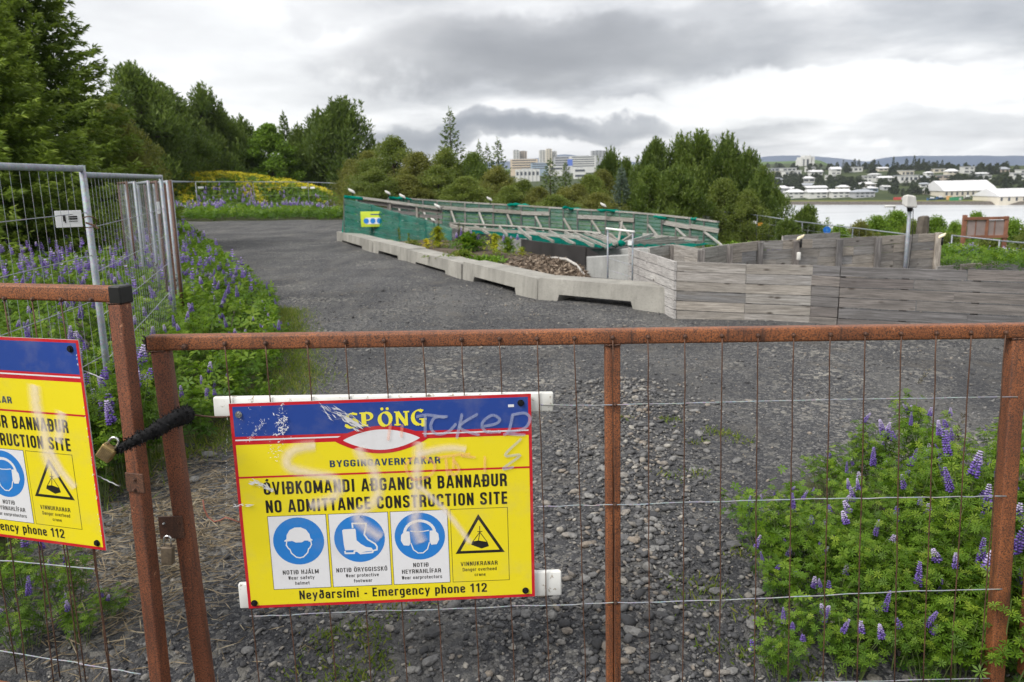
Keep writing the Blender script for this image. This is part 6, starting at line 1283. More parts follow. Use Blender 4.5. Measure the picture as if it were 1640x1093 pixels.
def glyph(ch, t):
    """condensed bold sans letter as strokes: (points, closed, radius); returns strokes, width"""
    acc = None
    base_ = {'Ó': 'O', 'Ö': 'O', 'Á': 'A', 'Í': 'I', 'í': 'ı'}.get(ch)
    w = {'I': t + .10, 'i': t + .08, 'ı': t + .08, 'í': t + .08, 'Í': t + .10, 'l': t + .08, 'M': .66, 'm': .80, 'w': .74, 'f': .34, 't': .34, 'r': .36, 'E': .44, 'F': .42, 'L': .42, 'J': .42, '1': .42, '-': .34, ' ': .24, 'T': .46, 'A': .56, 'V': .54, 'Y': .54}.get(ch, .52)
    if ch.islower() and ch not in 'ilmwftríı': w = .48
    c0 = base_ or ch; L = t / 2 + .02; R = w - t / 2 - .02; B = t / 2; T = 1 - t / 2; X = .74; Xt = X - t / 2; r = .20; M_ = w / 2; S = []
    s = lambda *p, rad=0, cl=False: S.append((rounded(p, rad, cl) if rad else [np.array(q, float) for q in p], cl, 1.0))
    def th(a_, b_): S.append(([np.array(a_, float), np.array(b_, float)], False, .86 if abs(a_[0] - b_[0]) > .08 and abs(a_[1] - b_[1]) > .3 else 1.0))
    if c0 == 'O': s((L, B), (L, T), (R, T), (R, B), rad=r, cl=True)
    elif c0 == 'C': s((R, .66), (R, T), (L, T), (L, B), (R, B), (R, .34), rad=r)
    elif c0 == 'G': s((R, .68), (R, T), (L, T), (L, B), (R, B), (R, .50), rad=r); th((M_, .46), (R + t / 2, .46))
    elif c0 == 'S': s((R, .70), (R, T), (L, T), (L, .56), (R, .44), (R, B), (L, B), (L, .30), rad=.16)
    elif c0 == 'U': s((L, 1), (L, B), (R, B), (R, 1), rad=r)
    elif c0 == 'J': s((R, 1), (R, B), (L, B), (L, .34), rad=.16)
    elif c0 in 'DÐ': s((L, 0), (L, 1)); s((L, T), (R, T), (R, B), (L, B), rad=r); c0 == 'Ð' and th((-.07, .5), (.30, .5))
    elif c0 in 'PR':
        s((L, 0), (L, 1)); s((L, T), (R, T), (R, .48), (L, .48), rad=.17)
        if c0 == 'R': s((M_ - .03, .46), (R, .40), (R + .01, 0), rad=.12)
    elif c0 == 'B': s((L, 0), (L, 1)); s((L, T), (R - .02, T), (R - .02, .53), (L, .53), rad=.15); s((L, .53), (R, .53), (R, B), (L, B), rad=.16)
    elif c0 == 'A': th((t * .45, 0), (M_ - t * .16, 1)); th((w - t * .45, 0), (M_ + t * .16, 1)); th((.14, .26), (w - .14, .26))
    elif c0 == 'V': th((t * .45, 1), (M_ - t * .14, 0)); th((w - t * .45, 1), (M_ + t * .14, 0))
    elif c0 == 'Y': th((t * .45, 1), (M_, .40)); th((w - t * .45, 1), (M_, .40)); th((M_, .46), (M_, 0))
    elif c0 == 'N': th((L, 0), (L, 1)); th((R, 0), (R, 1)); th((L, .97), (R, .03))
    elif c0 == 'M': th((L, 0), (L, 1)); th((R, 0), (R, 1)); th((L, .97), (M_, .12)); th((R, .97), (M_, .12))
    elif c0 == 'K': th((L, 0), (L, 1)); th((R, 1), (L, .40)); th((.24, .56), (R + .02, 0))
    elif c0 == 'E': th((L, 0), (L, 1)); [th((L, q), (w - .03, q)) for q in (B, .51, T)]
    elif c0 == 'F': th((L, 0), (L, 1)); [th((L, q), (w - .03, q)) for q in (.50, T)]
    elif c0 == 'H': th((L, 0), (L, 1)); th((R, 0), (R, 1)); th((L, .51), (R, .51))
    elif c0 == 'I': th((w / 2, 0), (w / 2, 1))
    elif c0 == 'L': th((L, 0), (L, 1)); th((L, B), (w - .02, B))
    elif c0 == 'T': th((M_, 0), (M_, 1)); th((.01, T), (w - .01, T))
    elif c0 == 'W': th((t * .4, 1), (.16, 0)); th((.16, 0), (M_, 1)); th((M_, 1), (w - .16, 0)); th((w - .16, 0), (w - t * .4, 1))
    elif c0 == 'o': s((L, B), (L, Xt), (R, Xt), (R, B), rad=.18, cl=True)
    elif c0 == 'ð': s((L, B), (L, .60 - t / 2), (R, .60 - t / 2), (R, B), rad=.18, cl=True); s((R, .34), (R, .74), (L + .03, 1.0), rad=.25); th((L + .02, .74), (R + .04, .92))
    elif c0 == 'a': s((L + .01, .52), (L + .02, Xt), (R, Xt), (R, 0), rad=.15); s((R, .43), (L, .43), (L, B), (R, B), rad=.12)
    elif c0 == 'c': s((R, .50), (R, Xt), (L, Xt), (L, B), (R, B), (R, .24), rad=.17)
    elif c0 == 'd': s((L, B), (L, Xt), (R, Xt), (R, B), rad=.17, cl=True); th((R, 0), (R, 1))
    elif c0 == 'e': s((L, .36), (R, .36), (R, Xt), (L, Xt), (L, B), (R, B), (R, .20), rad=.15)
    elif c0 == 'f': s((w, T), (.42 * w, T), (.42 * w, 0), rad=.14); th((0, .67), (w, .67))
    elif c0 == 'g': s((L, B), (L, Xt), (R, Xt), (R, B), rad=.17, cl=True); s((R, X), (R, -.20), (L, -.20), rad=.14)
    elif c0 == 'h': th((L, 0), (L, 1)); s((L, Xt), (R, Xt), (R, 0), rad=.17)
    elif c0 in 'iı': th((w / 2, 0), (w / 2, X)); c0 == 'i' and ch != 'í' and th((w / 2, .84), (w / 2, 1))
    elif c0 == 'l': th((w / 2, 0), (w / 2, 1))
    elif c0 == 'm': th((L, 0), (L, X)); s((L, Xt), (M_, Xt), (M_, 0), rad=.14); s((M_, Xt), (R, Xt), (R, 0), rad=.14)
    elif c0 == 'n': th((L, 0), (L, X)); s((L, Xt), (R, Xt), (R, 0), rad=.17)
    elif c0 == 'p': th((L, -.24), (L, X)); s((L, B), (L, Xt), (R, Xt), (R, B), rad=.17, cl=True)
    elif c0 == 'r': th((L, 0), (L, X)); s((L, .5), (L + .02, Xt), (w, Xt), rad=.12)
    elif c0 == 's': s((R, .52), (R, Xt), (L, Xt), (L, .42), (R, .32), (R, B), (L, B), (L, .22), rad=.12)
    elif c0 == 't': s((.42 * w, .94), (.42 * w, B), (w, B), rad=.12); th((0, .67), (w, .67))
    elif c0 == 'v': th((t * .45, X), (M_ - t * .12, 0)); th((w - t * .45, X), (M_ + t * .12, 0))
    elif c0 == 'w': th((t * .4, X), (.2, 0)); th((.2, 0), (M_, X)); th((M_, X), (w - .2, 0)); th((w - .2, 0), (w - t * .4, X))
    elif c0 == 'y': th((t * .45, X), (M_, .02)); th((w - t * .45, X), (.14, -.24))
    elif c0 == '1': th((.26, 0), (.26, 1)); th((.04, .74), (.26, .88))
    elif c0 == '2': s((L, .68), (L, T), (R, T), (R, .56), (L, .14), rad=.18); th((.02, B), (w - .02, B))
    elif c0 == '-': th((.05, .38), (w - .05, .38))
    top = 1.0 if ch.isupper() else .74
    if ch in 'ÓÁÍí': th((M_ - .02, top + .06), (M_ + .10, top + .22))
    if ch == 'Ö': th((M_ - .11, top + .06), (M_ - .11, top + .19)); th((M_ + .11, top + .06), (M_ + .11, top + .19))
    return S, w
def text_strokes(s, x0, x1, y0, y1, t=.2, gap=.095):
    """capitals fill y0..y1, the line fills x0..x1"""
    tot = 0; G = []
    for ch in s: S, w = glyph(ch, t); G.append((tot, S)); tot += w + gap
    tot -= gap; kx = (x1 - x0) / tot; ky = y1 - y0; out = []
    for off, S in G:
        for pts, cl, wf in S:
            v, f = strip(pts, t * wf, cl); out.append(([(x0 + (p[0] + off) * kx, y0 + p[1] * ky) for p in v], f))
    return out
K = 1.13
def make_sign(main):
    """board-local coordinates: x right, y up (metres), z towards the viewer"""
    root = empty('warning_sign', (0, 0, 0)); Zc = [0.0]
    def part(name, mb, mats): o = mb.build(name, mats); o.parent = root; return o
    Wd, Hd = 1.01, .746
    part('board', MB().prism([(0, 0), (Wd, 0), (Wd, Hd), (0, Hd)], -.004, 0.0), [plain('sign_back', (.5, .5, .5))])
    def poly(mb, pts, z, mi=0): n = len(pts); mb.add([(p[0], p[1], z) for p in pts], [tuple(range(n))], mi)
    def S(u, v): return (u * Wd, v * K)
    b = .0105
    m_ = MB(); poly(m_, [(0, 0), (Wd, 0), (Wd, Hd), (0, Hd)], .0003, 0)
    part('border', m_, [S_RED])
    # blue header with the bulge cut by the eye emblem drawn over it
    m_ = MB(); poly(m_, [(b, .558 * K), (Wd - b, .556 * K), (Wd - b, Hd - b), (b, Hd - b)], .0006); part('header', m_, [S_BLUE])
    m_ = MB(); poly(m_, [(b, b), (Wd - b, b), (Wd - b, .532 * K), (b, .532 * K)], .0006); part('field', m_, [S_YEL])
    m_ = MB(); poly(m_, [(b, .547 * K - .0025), (Wd - b, .547 * K - .0025), (Wd - b, .547 * K + .0025), (b, .547 * K + .0025)], .0009, 0); part('stripe', m_, [S_WHITE])
    m_ = MB(); poly(m_, [(b, .4265 * K), (Wd - b, .4265 * K), (Wd - b, .4325 * K), (b, .4325 * K)], .0009, 0); part('stripe', m_, [S_RED])
    # eye emblem
    def lens(cx, cy, hw, ht, hb, n=28):
        up_ = [(cx - hw + 2 * hw * k / n, cy + ht * math.sin(math.pi * k / n) ** .85) for k in range(n + 1)]; dn_ = [(cx + hw - 2 * hw * k / n, cy - hb * math.sin(math.pi * k / n) ** .85) for k in range(1, n)]; return (up_ + dn_)[::-1]
    m_ = MB(); poly(m_, lens(.5, .5365 * K, .163, .046, .052), .0011, 0); poly(m_, lens(.5, .5355 * K, .130, .034, .038), .0014, 1); part('emblem', m_, [S_RED, S_WHITE])
    # lettering
    def txt(strs, mat, name='lettering', z=.0012, t_=.2):
        m_ = MB(); k = 0
        for (s, u0, u1, v0, v1, *bb) in strs:
            for v, f in text_strokes(s, u0 * Wd, u1 * Wd, v0 * K, v1 * K, bb[0] if bb else t_): k += 1; m_.add([(p[0], p[1], z + k * 4e-6) for p in v], f)
        return part(name, m_, [mat])
    txt([('ÓVIÐKOMANDI AÐGANGUR BANNAÐUR', .088, .912, .372, .413, .165)], S_BLACK)
    txt([('NO ADMITTANCE CONSTRUCTION SITE', .090, .912, .314, .3545, .165)], S_BLACK)
    txt([('BYGGINGAVERKTAKAR', .316, .688, .4525, .474, .16)], S_NAVY)
    txt([('Neyðarsími - Emergency phone 112', .178, .832, .0235, .0535, .15)], S_BLACK)
    # SPÖNG with a broad pen
    m_ = MB(); zc = [.0013]
    def pen(pts, w=.0145, ang=25, closed=False):
        a = math.radians(ang); o_ = np.array([math.cos(a), math.sin(a)]) * w / 2; nn = np.array([-math.sin(a), math.cos(a)]) * w * .16
        pts = [np.array(p, float) for p in pts] + ([np.array(pts[0], float)] if closed else [])
        for p, q in zip(pts[:-1], pts[1:]):
            d = q - p; side = np.array([-d[1], d[0]]); L_ = np.linalg.norm(d) + 1e-9; cr = abs(d[0] * o_[1] - d[1] * o_[0]) / L_; hw = max(cr, w * .17); s_ = side / L_ * hw; zc[0] += 1.2e-5; e_ = d / L_ * .0015
            vs = [p - e_ - s_, q + e_ - s_, q + e_ + s_, p - e_ + s_]; m_.add([(v[0], v[1], zc[0]) for v in vs], [(0, 1, 2, 3)])
    def arc(cx, cy, rx, ry, a0, a1, n=12): return [(cx + rx * math.cos(math.radians(a0 + (a1 - a0) * k / n)), cy + ry * math.sin(math.radians(a0 + (a1 - a0) * k / n))) for k in range(n + 1)]
    y0, y1 = .577 * K, .618 * K; H_ = y1 - y0
    x = .378 * Wd; pen([(x + .040, y1 - .003)] + arc(x + .024, y1 - .012 - .001, .016, .013, 60, 250, 8) + arc(x + .020, y0 + .012, .019, .015, 70, -150, 10) + [(x + .0, y0 + .006)], .013)
    x = .430 * Wd; pen([(x + .010, y0 + .004), (x + .010, y1)], .016, 0); pen([(x, y0 + .003), (x + .022, y0 + .003)], .006, 90); pen([(x - .002, y1), (x + .018, y1 + .001)] + arc(x + .022, y1 - .0125, .015, .0125, 90, -90, 10) + [(x + .012, y1 - .026)], .012)
    x = .490 * Wd; pen(arc(x + .021, (y0 + y1) / 2, .0185, H_ / 2, 0, 360, 22), .014); 
    for dx in (.012, .030): poly(m_, arc(x + dx, y1 + .0125, .0052, .0052, 360, 0, 12)[:-1][::-1], .00135)
    x = .545 * Wd; pen([(x + .006, y0), (x + .006, y1)], .009, 0); pen([(x - .003, y0 + .002), (x + .015, y0 + .002)], .005, 90); pen([(x - .002, y1), (x + .008, y1 - .001), (x + .036, y0 + .001)], .014, 10); pen([(x + .037, y0), (x + .037, y1)], .009, 0); pen([(x + .029, y1), (x + .046, y1)], .005, 90)
    x = .602 * Wd; pen([(x + .036, y1 + .004)] + arc(x + .022, (y0 + y1) / 2 + .002, .021, H_ / 2 + .002, 60, 300, 14) + [(x + .034, y0 - .002)], .014); pen([(x + .036, y0 - .006), (x + .036, y0 + .017)], .013, 0); pen([(x + .024, y0 + .019), (x + .046, y0 + .019)], .005, 90)
    part('lettering', m_, [S_YTXT])
    # pictogram fields
    pb = [(.0925, .291), (.2975, .5015), (.508, .705), (.7135, .912)]; yb, yt = .060 * K, .303 * K
    for i, (a, c_) in enumerate(pb):
        m_ = MB(); x0, x1 = a * Wd, c_ * Wd; poly(m_, [(x0, yb), (x1, yb), (x1, yt), (x0, yt)], .0009, 0); poly(m_, [(x0 + .0018, yb + .0018), (x1 - .0018, yb + .0018), (x1 - .0018, yt - .0018), (x0 + .0018, yt - .0018)], .0011, 1)
        pic = part('pictogram', m_, [S_BLACK, S_WHITE if i < 3 else S_YEL]); cx, cy = (x0 + x1) / 2, .2185 * K; R = .0875
        pic['label'] = ['white helmet on a blue disc', 'white boots on a blue disc', 'ear protectors on a blue disc', 'overhead crane warning triangle'][i]
        q = MB(); z = .0013
        circ = lambda cx, cy, rx, ry, n=40, a0=0, a1=360: [(cx + rx * math.cos(math.radians(a0 + (a1 - a0) * k / n)), cy + ry * math.sin(math.radians(a0 + (a1 - a0) * k / n))) for k in range(n + (a1 - a0 < 360))]
        sc = R / 250.0; T_ = lambda pts: [(cx + px * sc, cy + py * sc) for px, py in pts]
        zc = [.0016]
        def line(pts, w, mi, z0=None):
            pts = [np.array(p, float) for p in pts]
            for p, q_ in zip(pts[:-1], pts[1:]):
                d = q_ - p; L_ = np.linalg.norm(d) + 1e-9; s_ = np.array([-d[1], d[0]]) / L_ * w / 2; e_ = d / L_ * w * .3; zc[0] += 1e-5; vs = [p - e_ - s_, q_ + e_ - s_, q_ + e_ + s_, p - e_ + s_]; q.add([(v[0], v[1], zc[0]) for v in vs], [(0, 1, 2, 3)], mi)
        if i < 3: poly(q, circ(cx, cy, R, R), z, 0)
        if i == 0:
            poly(q, T_([(-140, 10), (-118, 25), (-112, 70), (-80, 120), (-30, 145), (30, 145), (80, 120), (112, 70), (118, 25), (138, 10), (136, 0), (60, 4), (30, -14), (-30, -14), (-60, 4), (-138, 0)])[::-1], .0016, 1)
            line(T_([(-118, -4), (-124, -40), (-105, -75), (-92, -85), (-80, -125), (-35, -170), (0, -178), (35, -170), (80, -125), (92, -85), (105, -75), (124, -40), (118, -4), (100, -2)]), .0042, 1)
        elif i == 1:
            poly(q, T_([(-165, 95), (-150, 105), (-40, 108), (-32, 95), (-30, -15), (10, -55), (60, -90), (110, -100), (128, -125), (125, -135), (60, -138), (0, -150), (-30, -122), (-60, -118), (-150, -118), (-158, -60)])[::-1], .0016, 1)
            line(T_([(-152, -130), (-148, -150), (-62, -152), (-58, -130), (-30, -130), (0, -158), (120, -150), (128, -130)]), .006, 1)
            line(T_([(-60, 120), (-62, 165), (75, 158), (50, 40), (80, -10), (150, -60), (168, -90), (165, -125), (140, -130)]), .0056, 1)
        elif i == 2:
            hb = [(150 * math.cos(math.radians(a)), 30 + 135 * math.sin(math.radians(a))) for a in range(0, 181, 12)]
            line(T_(hb), .010, 1)
            for s_ in (-1, 1): poly(q, T_([(s_ * 100, 55), (s_ * 150, 60), (s_ * 185, 20), (s_ * 190, -40), (s_ * 165, -90), (s_ * 110, -95), (s_ * 95, -60)])[::(-1 if s_ > 0 else 1)], .0018, 1)
            line(T_([(-88, 60), (-30, 48), (40, 52), (92, 60)]), .0035, 1); line(T_([(-92, -70), (-70, -140), (-25, -178), (25, -178), (70, -140), (92, -70)]), .0038, 1)
        else:
            tr = [(.810 * Wd, .284 * K), (.727 * Wd, .155 * K), (.898 * Wd, .155 * K)]; ins = lambda t_: [(p[0] * (1 - t_) + cxx * t_, p[1] * (1 - t_) + cyy * t_) for p in tr]; cxx = sum(p[0] for p in tr) / 3; cyy = sum(p[1] for p in tr) / 3
            poly(q, tr, .0013, 2); poly(q, ins(.21), .0015, 3); bx_, by_ = cxx + .0, cyy - .014
            poly(q, [(bx_ - .030, by_ - .002), (bx_ + .006, by_ - .018), (bx_ + .032, by_ - .010), (bx_ + .028, by_ + .006), (bx_ - .004, by_ + .013), (bx_ - .026, by_ + .010)], .0016, 2)
            for p_, q2 in [((-.024, .009), (.002, .044)), ((.027, .005), (.002, .044)), ((-.004, .012), (.002, .044)), ((.002, .044), (.002, .066)), ((-.006, .046), (.010, .046))]: line([(bx_ + p_[0], by_ + p_[1]), (bx_ + q2[0], by_ + q2[1])], .0026, 2)
        part_o = q.build('symbol', [S_CYAN, S_WHITE, S_BLACK, S_YEL]); part_o.parent = pic
    txt([('NOTIÐ HJÁLM', .128, .252, .109, .1235, .155), ('Wear safety', .146, .236, .0915, .103, .14), ('helmet', .168, .218, .0735, .0845, .14)], S_BLACK)
    txt([('NOTIÐ ÖRYGGISSKÓ', .312, .4885, .109, .1235, .155), ('Wear protective', .344, .458, .0915, .103, .14), ('footwear', .370, .434, .0735, .0845, .14)], S_BLACK)
    txt([('NOTIÐ', .578, .632, .1165, .1305, .155), ('HEYRNAHLÍFAR', .538, .674, .0955, .1095, .155), ('Wear earprotectors', .537, .677, .0765, .088, .14)], S_BLACK)
    txt([('VINNUKRANAR', .743, .872, .1135, .1275, .155), ('Danger overhead', .749, .868, .0955, .107, .14), ('crane', .790, .829, .078, .0885, .14)], S_BLACK)
    # bolts
    for (bx_, by_) in [(.030, .627 * K), (.975, .633 * K), (.022, .018 * K), (.977, .022 * K)]:
        if not main and (bx_ < .5): continue
        m_ = MB(); m_.tube([(bx_, by_, 0), (bx_, by_, .004)], .0115, 14); m_.tube([(bx_, by_, .004), (bx_, by_, .009)], .0075, 6); part('bolt', m_, [BLACK if not (main and bx_ < .1 and by_ > .5) else STEEL])
    # spray strokes
    def ribbon(pts, w, mat, name, z):
        pts = [np.array(p, float) for p in pts]; n = len(pts); V = []; Hh = []
        for i, p in enumerate(pts):
            d = nrm(pts[min(i + 1, n - 1)] - pts[max(i - 1, 0)]); s_ = np.array([-d[1], d[0]]) * w / 2; ed = 0 if i in (0, n - 1) else 1
            for k, hh in ((-1.15, 0), (-.6, .45), (0, 1), (.6, .45), (1.15, 0)): V.append((*(p + s_ * k), z)); Hh.append(hh * ed)
        Fq = [(5 * i + k, 5 * i + k + 1, 5 * i + k + 6, 5 * i + k + 5) for i in range(n - 1) for k in range(4)]
        o = link(name, bigmesh(name, np.array(V), 4, mat, np.array(Hh), np.array(Fq))); o.parent = root; return o
    def smooth(pts, n=6):
        P = [np.array(p, float) for p in pts]; P = [P[0]] + P + [P[-1]]; out = []
        for i in range(1, len(P) - 2):
            for k in range(n): t_ = k / n; out.append(.5 * ((2 * P[i]) + (-P[i - 1] + P[i + 1]) * t_ + (2 * P[i - 1] - 5 * P[i] + 4 * P[i + 1] - P[i + 2]) * t_ ** 2 + (-P[i - 1] + 3 * P[i] - 3 * P[i + 1] + P[i + 2]) * t_ ** 3))
        return out + [P[-2]]
    Z = lambda x, y: zoom(x, y)
    src = [(364, 645), (849, 633), (858, 957), (400, 973)]; dst = [(0, Hd), (Wd, Hd), (Wd, 0), (0, 0)]; A_ = []; B_ = []
    for (x, y), (a, c_) in zip(src, dst): A_ += [[x, y, 1, 0, 0, 0, -a * x, -a * y], [0, 0, 0, x, y, 1, -c_ * x, -c_ * y]]; B_ += [a, c_]
    hm_ = np.append(np.linalg.solve(np.array(A_, float), np.array(B_, float)), 1).reshape(3, 3)
    def zoom(x, y): p = hm_ @ [360 + x / 3.28, 630 + y / 3.28, 1]; return p[:2] / p[2]
    def zs(L_): return smooth([zoom(*p) for p in L_])
    if main:
        ribbon(zs([(480, 270), (380, 285), (325, 330), (340, 385), (440, 415), (560, 440), (600, 490), (560, 550), (440, 590)]), .052, SP_PINK, 'spray_stroke', .0030)
        ribbon(zs([(700, 280), (720, 330), (770, 380), (800, 480), (790, 560), (700, 640), (740, 700), (830, 760)]), .058, SP_PINK, 'spray_stroke', .0032)
        ribbon(zs([(1020, 250), (1015, 350), (1005, 470), (1005, 600), (1000, 700), (1040, 790)]), .055, SP_PINK, 'spray_stroke', .0034)
        ribbon(zs([(1000, 330), (1100, 300), (1190, 290), (1270, 300)]), .040, SP_PINK, 'spray_stroke', .0036)
        ribbon(zs([(1010, 480), (1100, 560), (1180, 640), (1300, 800)]), .030, SP_PINK, 'spray_stroke', .0038)
        for k, L_ in enumerate([[(1000, 125), (1060, 115), (1160, 130)], [(1050, 115), (1050, 235)], [(1170, 125), (1100, 130), (1080, 180), (1110, 215), (1170, 205), (1215, 160)], [(1245, 105), (1215, 245)], [(1330, 110), (1230, 180), (1340, 225)], [(1340, 180), (1420, 165), (1440, 140), (1400, 120), (1350, 160), (1370, 205), (1450, 205)], [(1510, 115), (1490, 200), (1460, 225)], [(1500, 120), (1570, 110), (1600, 140), (1570, 190), (1480, 215), (1580, 225)]]):
            ribbon(zs(L_), .011, SP_GREY, 'marker_stroke', .0040 + k * .0001)
        for k, L_ in enumerate([[(1560, 240), (1470, 330), (1550, 330), (1460, 400), (1520, 390)], [(1365, 330), (1365, 420)], [(1200, 330), (1200, 400)], [(1320, 340), (1240, 330), (1290, 320)]]): ribbon(zs(L_), .010, SP_GREY if k < 1 else SP_RED, 'marker_stroke', .0052 + k * .0001)
        for k, L_ in enumerate([[(870, 150), (855, 250)], [(930, 160), (925, 235)], [(1000, 330), (950, 380), (990, 450), (1080, 430), (1100, 370), (1030, 330)], [(1110, 340), (1250, 320)], [(1160, 340), (1170, 440)], [(1200, 350), (1230, 400), (1200, 430), (1180, 400)]]): ribbon(zs(L_), .011, SP_RED, 'marker_stroke', .0060 + k * .0001)
        # scratches down to bare metal
        rs = np.random.RandomState(5); V = []
        def scr(x, y, ang, L_, w):
            c_ = zoom(x, y); a = math.radians(ang) + rs.randn() * .25; d = np.array([math.cos(a), math.sin(a)]); s_ = np.array([-d[1], d[0]]); z = .0070 + len(V) * 1e-6
            V.extend([(*(c_ - d * L_ / 2), z), (*(c_ + s_ * w * rs.uniform(-.5, -.2) + d * L_ * rs.uniform(-.2, .2)), z), (*(c_ + d * L_ / 2), z), (*(c_ + s_ * w * rs.uniform(.2, .5)), z)])
        for k in range(90): scr(rs.normal(300, 22), rs.normal(150, 42), rs.choice([-25, -70, 20]), rs.uniform(.002, .014), rs.uniform(.001, .007))
        for k in range(60): t_ = rs.rand(); scr(540 + 180 * t_ + rs.randn() * 14, 70 + 110 * t_ + rs.randn() * 12, -38, rs.uniform(.01, .045), rs.uniform(.001, .006))
        for k in range(16): t_ = rs.rand(); scr(630 + 80 * t_, 120 + 50 * t_ + rs.randn() * 6, -38, rs.uniform(.02, .05), .007)
        for k in range(60): t_ = rs.rand(); scr(120 + 85 * t_ + rs.randn() * 8, 240 - 100 * t_ + rs.randn() * 8, 60, rs.uniform(.003, .012), .0018)
        for k in range(40): scr(rs.uniform(70, 330), rs.uniform(60, 250), rs.uniform(0, 180), rs.uniform(.002, .008), .0015)
        for k in range(30): t_ = rs.rand(); scr(500 + 60 * t_, 50 + 90 * t_, -50, rs.uniform(.01, .03), .0014)
        for k in range(46): t_ = rs.rand(); scr(150 + 110 * t_ + rs.randn() * 8, 452 + 50 * t_ + rs.randn() * 8, -25, rs.uniform(.006, .03), rs.uniform(.002, .007))
        for k in range(12): scr(rs.normal(95, 22), rs.normal(578, 4), 0, rs.uniform(.01, .03), .004)
        for k in range(30): scr(rs.normal(270, 18), rs.uniform(260, 350), 20, rs.uniform(.003, .008), .003)
        for k in range(44): scr(rs.uniform(6, 14) + rs.rand() * 0 + 0, rs.uniform(20, 620), 80, rs.uniform(.002, .008), .002)
        for k in range(10): scr(rs.uniform(1380, 1450), rs.uniform(195, 212), 10, .005, .003)
        o = link('scratches', bigmesh('scratches', np.array(V), 4, SCRATCH)); o.parent = root
        m_ = MB(); c_ = zoom(1500, 72); m_.box((c_[0], c_[1], .0016), (.020, .009, .0006)); part('sticker', m_, [S_WHITE])
    else:
        ribbon(smooth([(.805, .59), (.80, .50), (.82, .42), (.815, .33), (.85, .25)]), .07, SP_PINK, 'spray_stroke', .0030); ribbon(smooth([(.905, .50), (.89, .44), (.87, .38)]), .06, SP_PINK, 'spray_stroke', .0032); ribbon(smooth([(.83, .36), (.87, .28), (.92, .22)]), .045, SP_PINK, 'spray_stroke', .0034)
        m_ = MB(); rs = np.random.RandomState(8)
        for k in range(24): c_ = np.array([Wd - rs.uniform(.001, .008), rs.uniform(.05, .70)]); m_.add([(c_[0], c_[1], .0071), (c_[0] + .002, c_[1] + rs.uniform(.003, .012), .0071), (c_[0] - .002, c_[1] + .004, .0071)], [(0, 1, 2)])
        part('scratches', m_, [SCRATCH])
    return root
def place_sign(root, pl, off, TL, TR, BR, BL, shear=True):
    """rigid fit of the board to where its corners stand in the plane"""
    q = [np.array(pl.uv(*c_, off)) for c_ in (TL, TR, BR, BL)]; wv = (q[1] - q[0] + q[2] - q[3]) / 2; hv = (q[0] - q[3] + q[1] - q[2]) / 2
    w = np.linalg.norm(wv); h = np.linalg.norm(hv); a = math.atan2(wv[1], wv[0]) * .5 + (math.atan2(hv[1], hv[0]) - math.pi / 2) * .5; c_ = sum(q) / 4
    ex2 = np.array([math.cos(a), math.sin(a)]); ey2 = np.array([-math.sin(a), math.cos(a)]); o2 = c_ - ex2 * w / 2 - ey2 * h / 2
    EX = pl.ex * ex2[0] + np.array([0, 0, 1]) * ex2[1]; EY = pl.ex * ey2[0] + np.array([0, 0, 1]) * ey2[1]; O = pl.W(o2[0], o2[1], off)
    root.matrix_basis = frame(O, EX, EY, pl.n) @ Matrix.Diagonal((w / 1.01, h / .746, 1, 1)); return w, h, a
sg = make_sign(True); tag(sg, 'scratched and sprayed yellow and blue site notice fully in view on the wide gate', 'sign')
print('sign', place_sign(sg, GM, .040, (364, 645), (849, 633), (858, 957), (400, 973)))
sg.matrix_basis = sg.matrix_basis
for nm, pts in (('batten', [(343, 637, 886, 627), (343, 666, 886, 660)]), ('batten', [(382, 934, 899, 914), (385, 974, 899, 952)])):
    (a, b, c_, d_), (a2, b2, c2, d2) = pts; tl, tr, bl_, br_ = GM.uv(a, b, .014), GM.uv(c_, d_, .014), GM.uv(a2, b2, .014), GM.uv(c2, d2, .014)
    A_ = GM.W((tl[0] + bl_[0]) / 2, (tl[1] + bl_[1]) / 2, .012); B_ = GM.W((tr[0] + br_[0]) / 2, (tr[1] + br_[1]) / 2, .012); hh = (tl[1] - bl_[1] + tr[1] - br_[1]) / 2; ex = nrm(B_ - A_); ez = nrm(np.cross(ex, -GM.n)); ez = ez if ez[2] > 0 else -ez
    m_ = MB(); m_.cbox((A_ + B_) / 2, (np.linalg.norm(B_ - A_), .022, hh), .005, np.array([ex, -GM.n, ez]), seg=2); adopt(m_.build(nm, WPAINT), sg)
sl_ = make_sign(False); tag(sl_, 'building site notice on the left gate, cut off by the left edge of the view', 'sign')
S_W, S_H = .98, .724
qTR = np.array(GL.uv(125, 545, .040)); qBR = np.array(GL.uv(170, 882, .040)); a = math.atan2((qTR - qBR)[1], (qTR - qBR)[0]) - math.pi / 2
ex2 = np.array([math.cos(a), math.sin(a)]); ey2 = np.array([-math.sin(a), math.cos(a)]); o2 = qBR - ex2 * S_W
sl_.matrix_basis = frame(GL.W(*o2, .040), GL.ex * ex2[0] + np.array([0, 0, ex2[1]]), GL.ex * ey2[0] + np.array([0, 0, ey2[1]]), GL.n) @ Matrix.Diagonal((S_W / 1.01, np.linalg.norm(qTR - qBR) / .746, 1, 1))

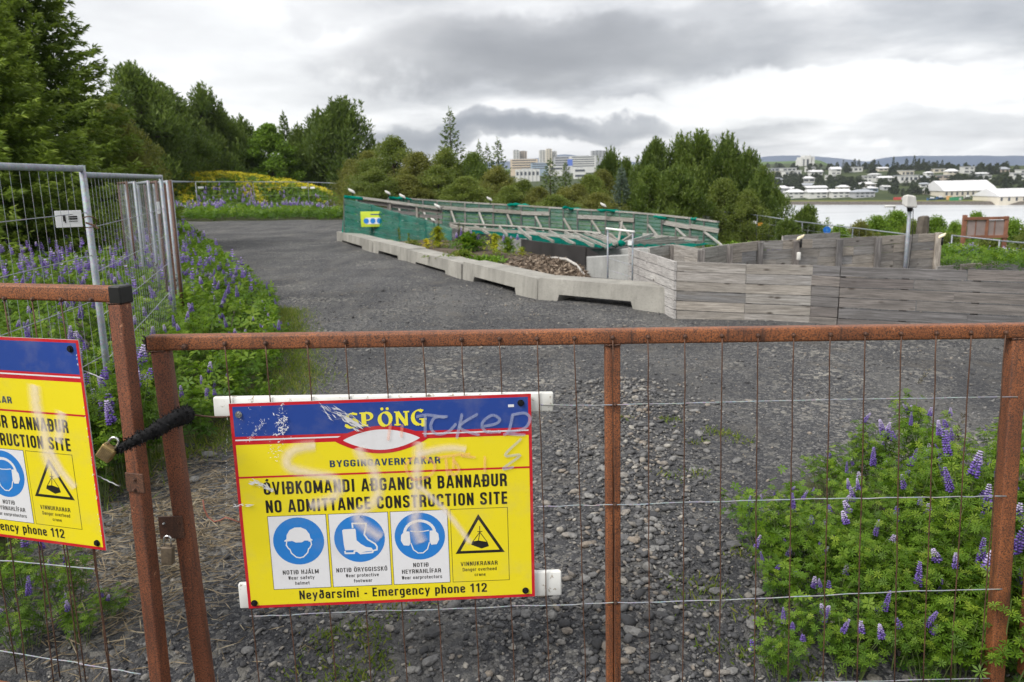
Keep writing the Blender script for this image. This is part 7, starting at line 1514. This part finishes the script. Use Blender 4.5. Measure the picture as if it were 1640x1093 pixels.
# ------------------------------------------------------------------ chain sleeve, padlocks, loose wire
pts = [CAM + ray(x, y) * d for x, y, d in [(186, 722, 2.43), (196, 716, 2.40), (212, 708, 2.385), (232, 698, 2.40), (252, 688, 2.43), (268, 678, 2.47), (284, 670, 2.515), (292, 667, 2.545), (297, 665, 2.575), (295, 661, 2.64)]]
P2 = []
for a, b in zip(pts[:-1], pts[1:]): P2 += [a + (b - a) * k / 4 for k in range(4)]
P2.append(pts[-1]); rs = np.random.RandomState(2); rr = [np.interp(k / len(P2), [0, .2, .5, .75, .92, 1], [.008, .015, .023, .030, .026, .010]) * rs.uniform(.78, 1.2) for k in range(len(P2))]
e = empty('chain_sleeve', pts[4], 'shaggy black rubber sleeve tying the two gate leaves together', 'chain cover')
MB().tube(P2, rr, 14).build('sleeve', BLACK, e)
n = 1500; k = rs.randint(0, len(P2), n); a = rs.randn(n, 3); a /= np.linalg.norm(a, axis=1, keepdims=True); C_ = np.array(P2)[k] + a * np.array(rr)[k][:, None] * .92
link('shreds', bigmesh('shreds', quads(C_, a + rs.randn(n, 3) * .9, rs.uniform(.006, .018, n), .004, rs), 4, BLACK), e)
def padlock(P, sz, ax, mat, label, ribs=False):
    """ax rows: right, back, up"""
    e = empty('padlock', P, label, 'padlock'); w, d, h = sz; ax = np.array(ax)
    m_ = MB(); m_.cbox(P, (w, d, h), min(w, d) * .18, ax, seg=3); m_.build('body', mat, e)
    r = w * .30; z0 = h * .46; sp = [P + ax[0] * (r * math.cos(t_)) + ax[2] * (z0 + h * .42 + r * math.sin(t_)) for t_ in np.linspace(0, math.pi, 12)]; sp = [P + ax[0] * r + ax[2] * z0] + sp + [P - ax[0] * r + ax[2] * z0]
    MB().tube(sp, w * .085, 8).build('shackle', STEEL, e)
    if ribs:
        for k in range(9): MB().box(P + ax[2] * (h * (-.36 + .08 * k)) - ax[1] * (d / 2 + .0004), (w * .8, .0012, h * .025), ax).build('rib', DULL, e)
    else:
        MB().box(P - ax[2] * h * .2 - ax[1] * (d / 2 + .0004), (w * .3, .0012, h * .3), ax).build('keyhole', DULL, e)
ang = math.radians(-52); R_ = lambda a: np.array([[math.cos(a), 0, math.sin(a)], [0, 1, 0], [-math.sin(a), 0, math.cos(a)]])
padlock(CAM + ray(171, 725) * 2.40, (.044, .026, .048), R_(math.radians(-38)), BRASS, 'brass padlock hanging at the left end of the black sleeve', True)
padlock(CAM + ray(269, 889) * 2.60, (.038, .024, .062), R_(math.radians(-4)), DULL, 'dull padlock hanging from the lock plate below the black sleeve')
w_ = [CAM + ray(x, y) * 2.585 for x, y in [(325, 801), (327, 815), (333, 828), (343, 836), (352, 834), (361, 829), (371, 832), (384, 837)]]; tag(MB().tube(w_, .0025, 6).build('bent_wire', plain('copper_wire', (.22, .075, .05), .5)), 'bent rusty wire sticking out left of the main notice', 'wire')
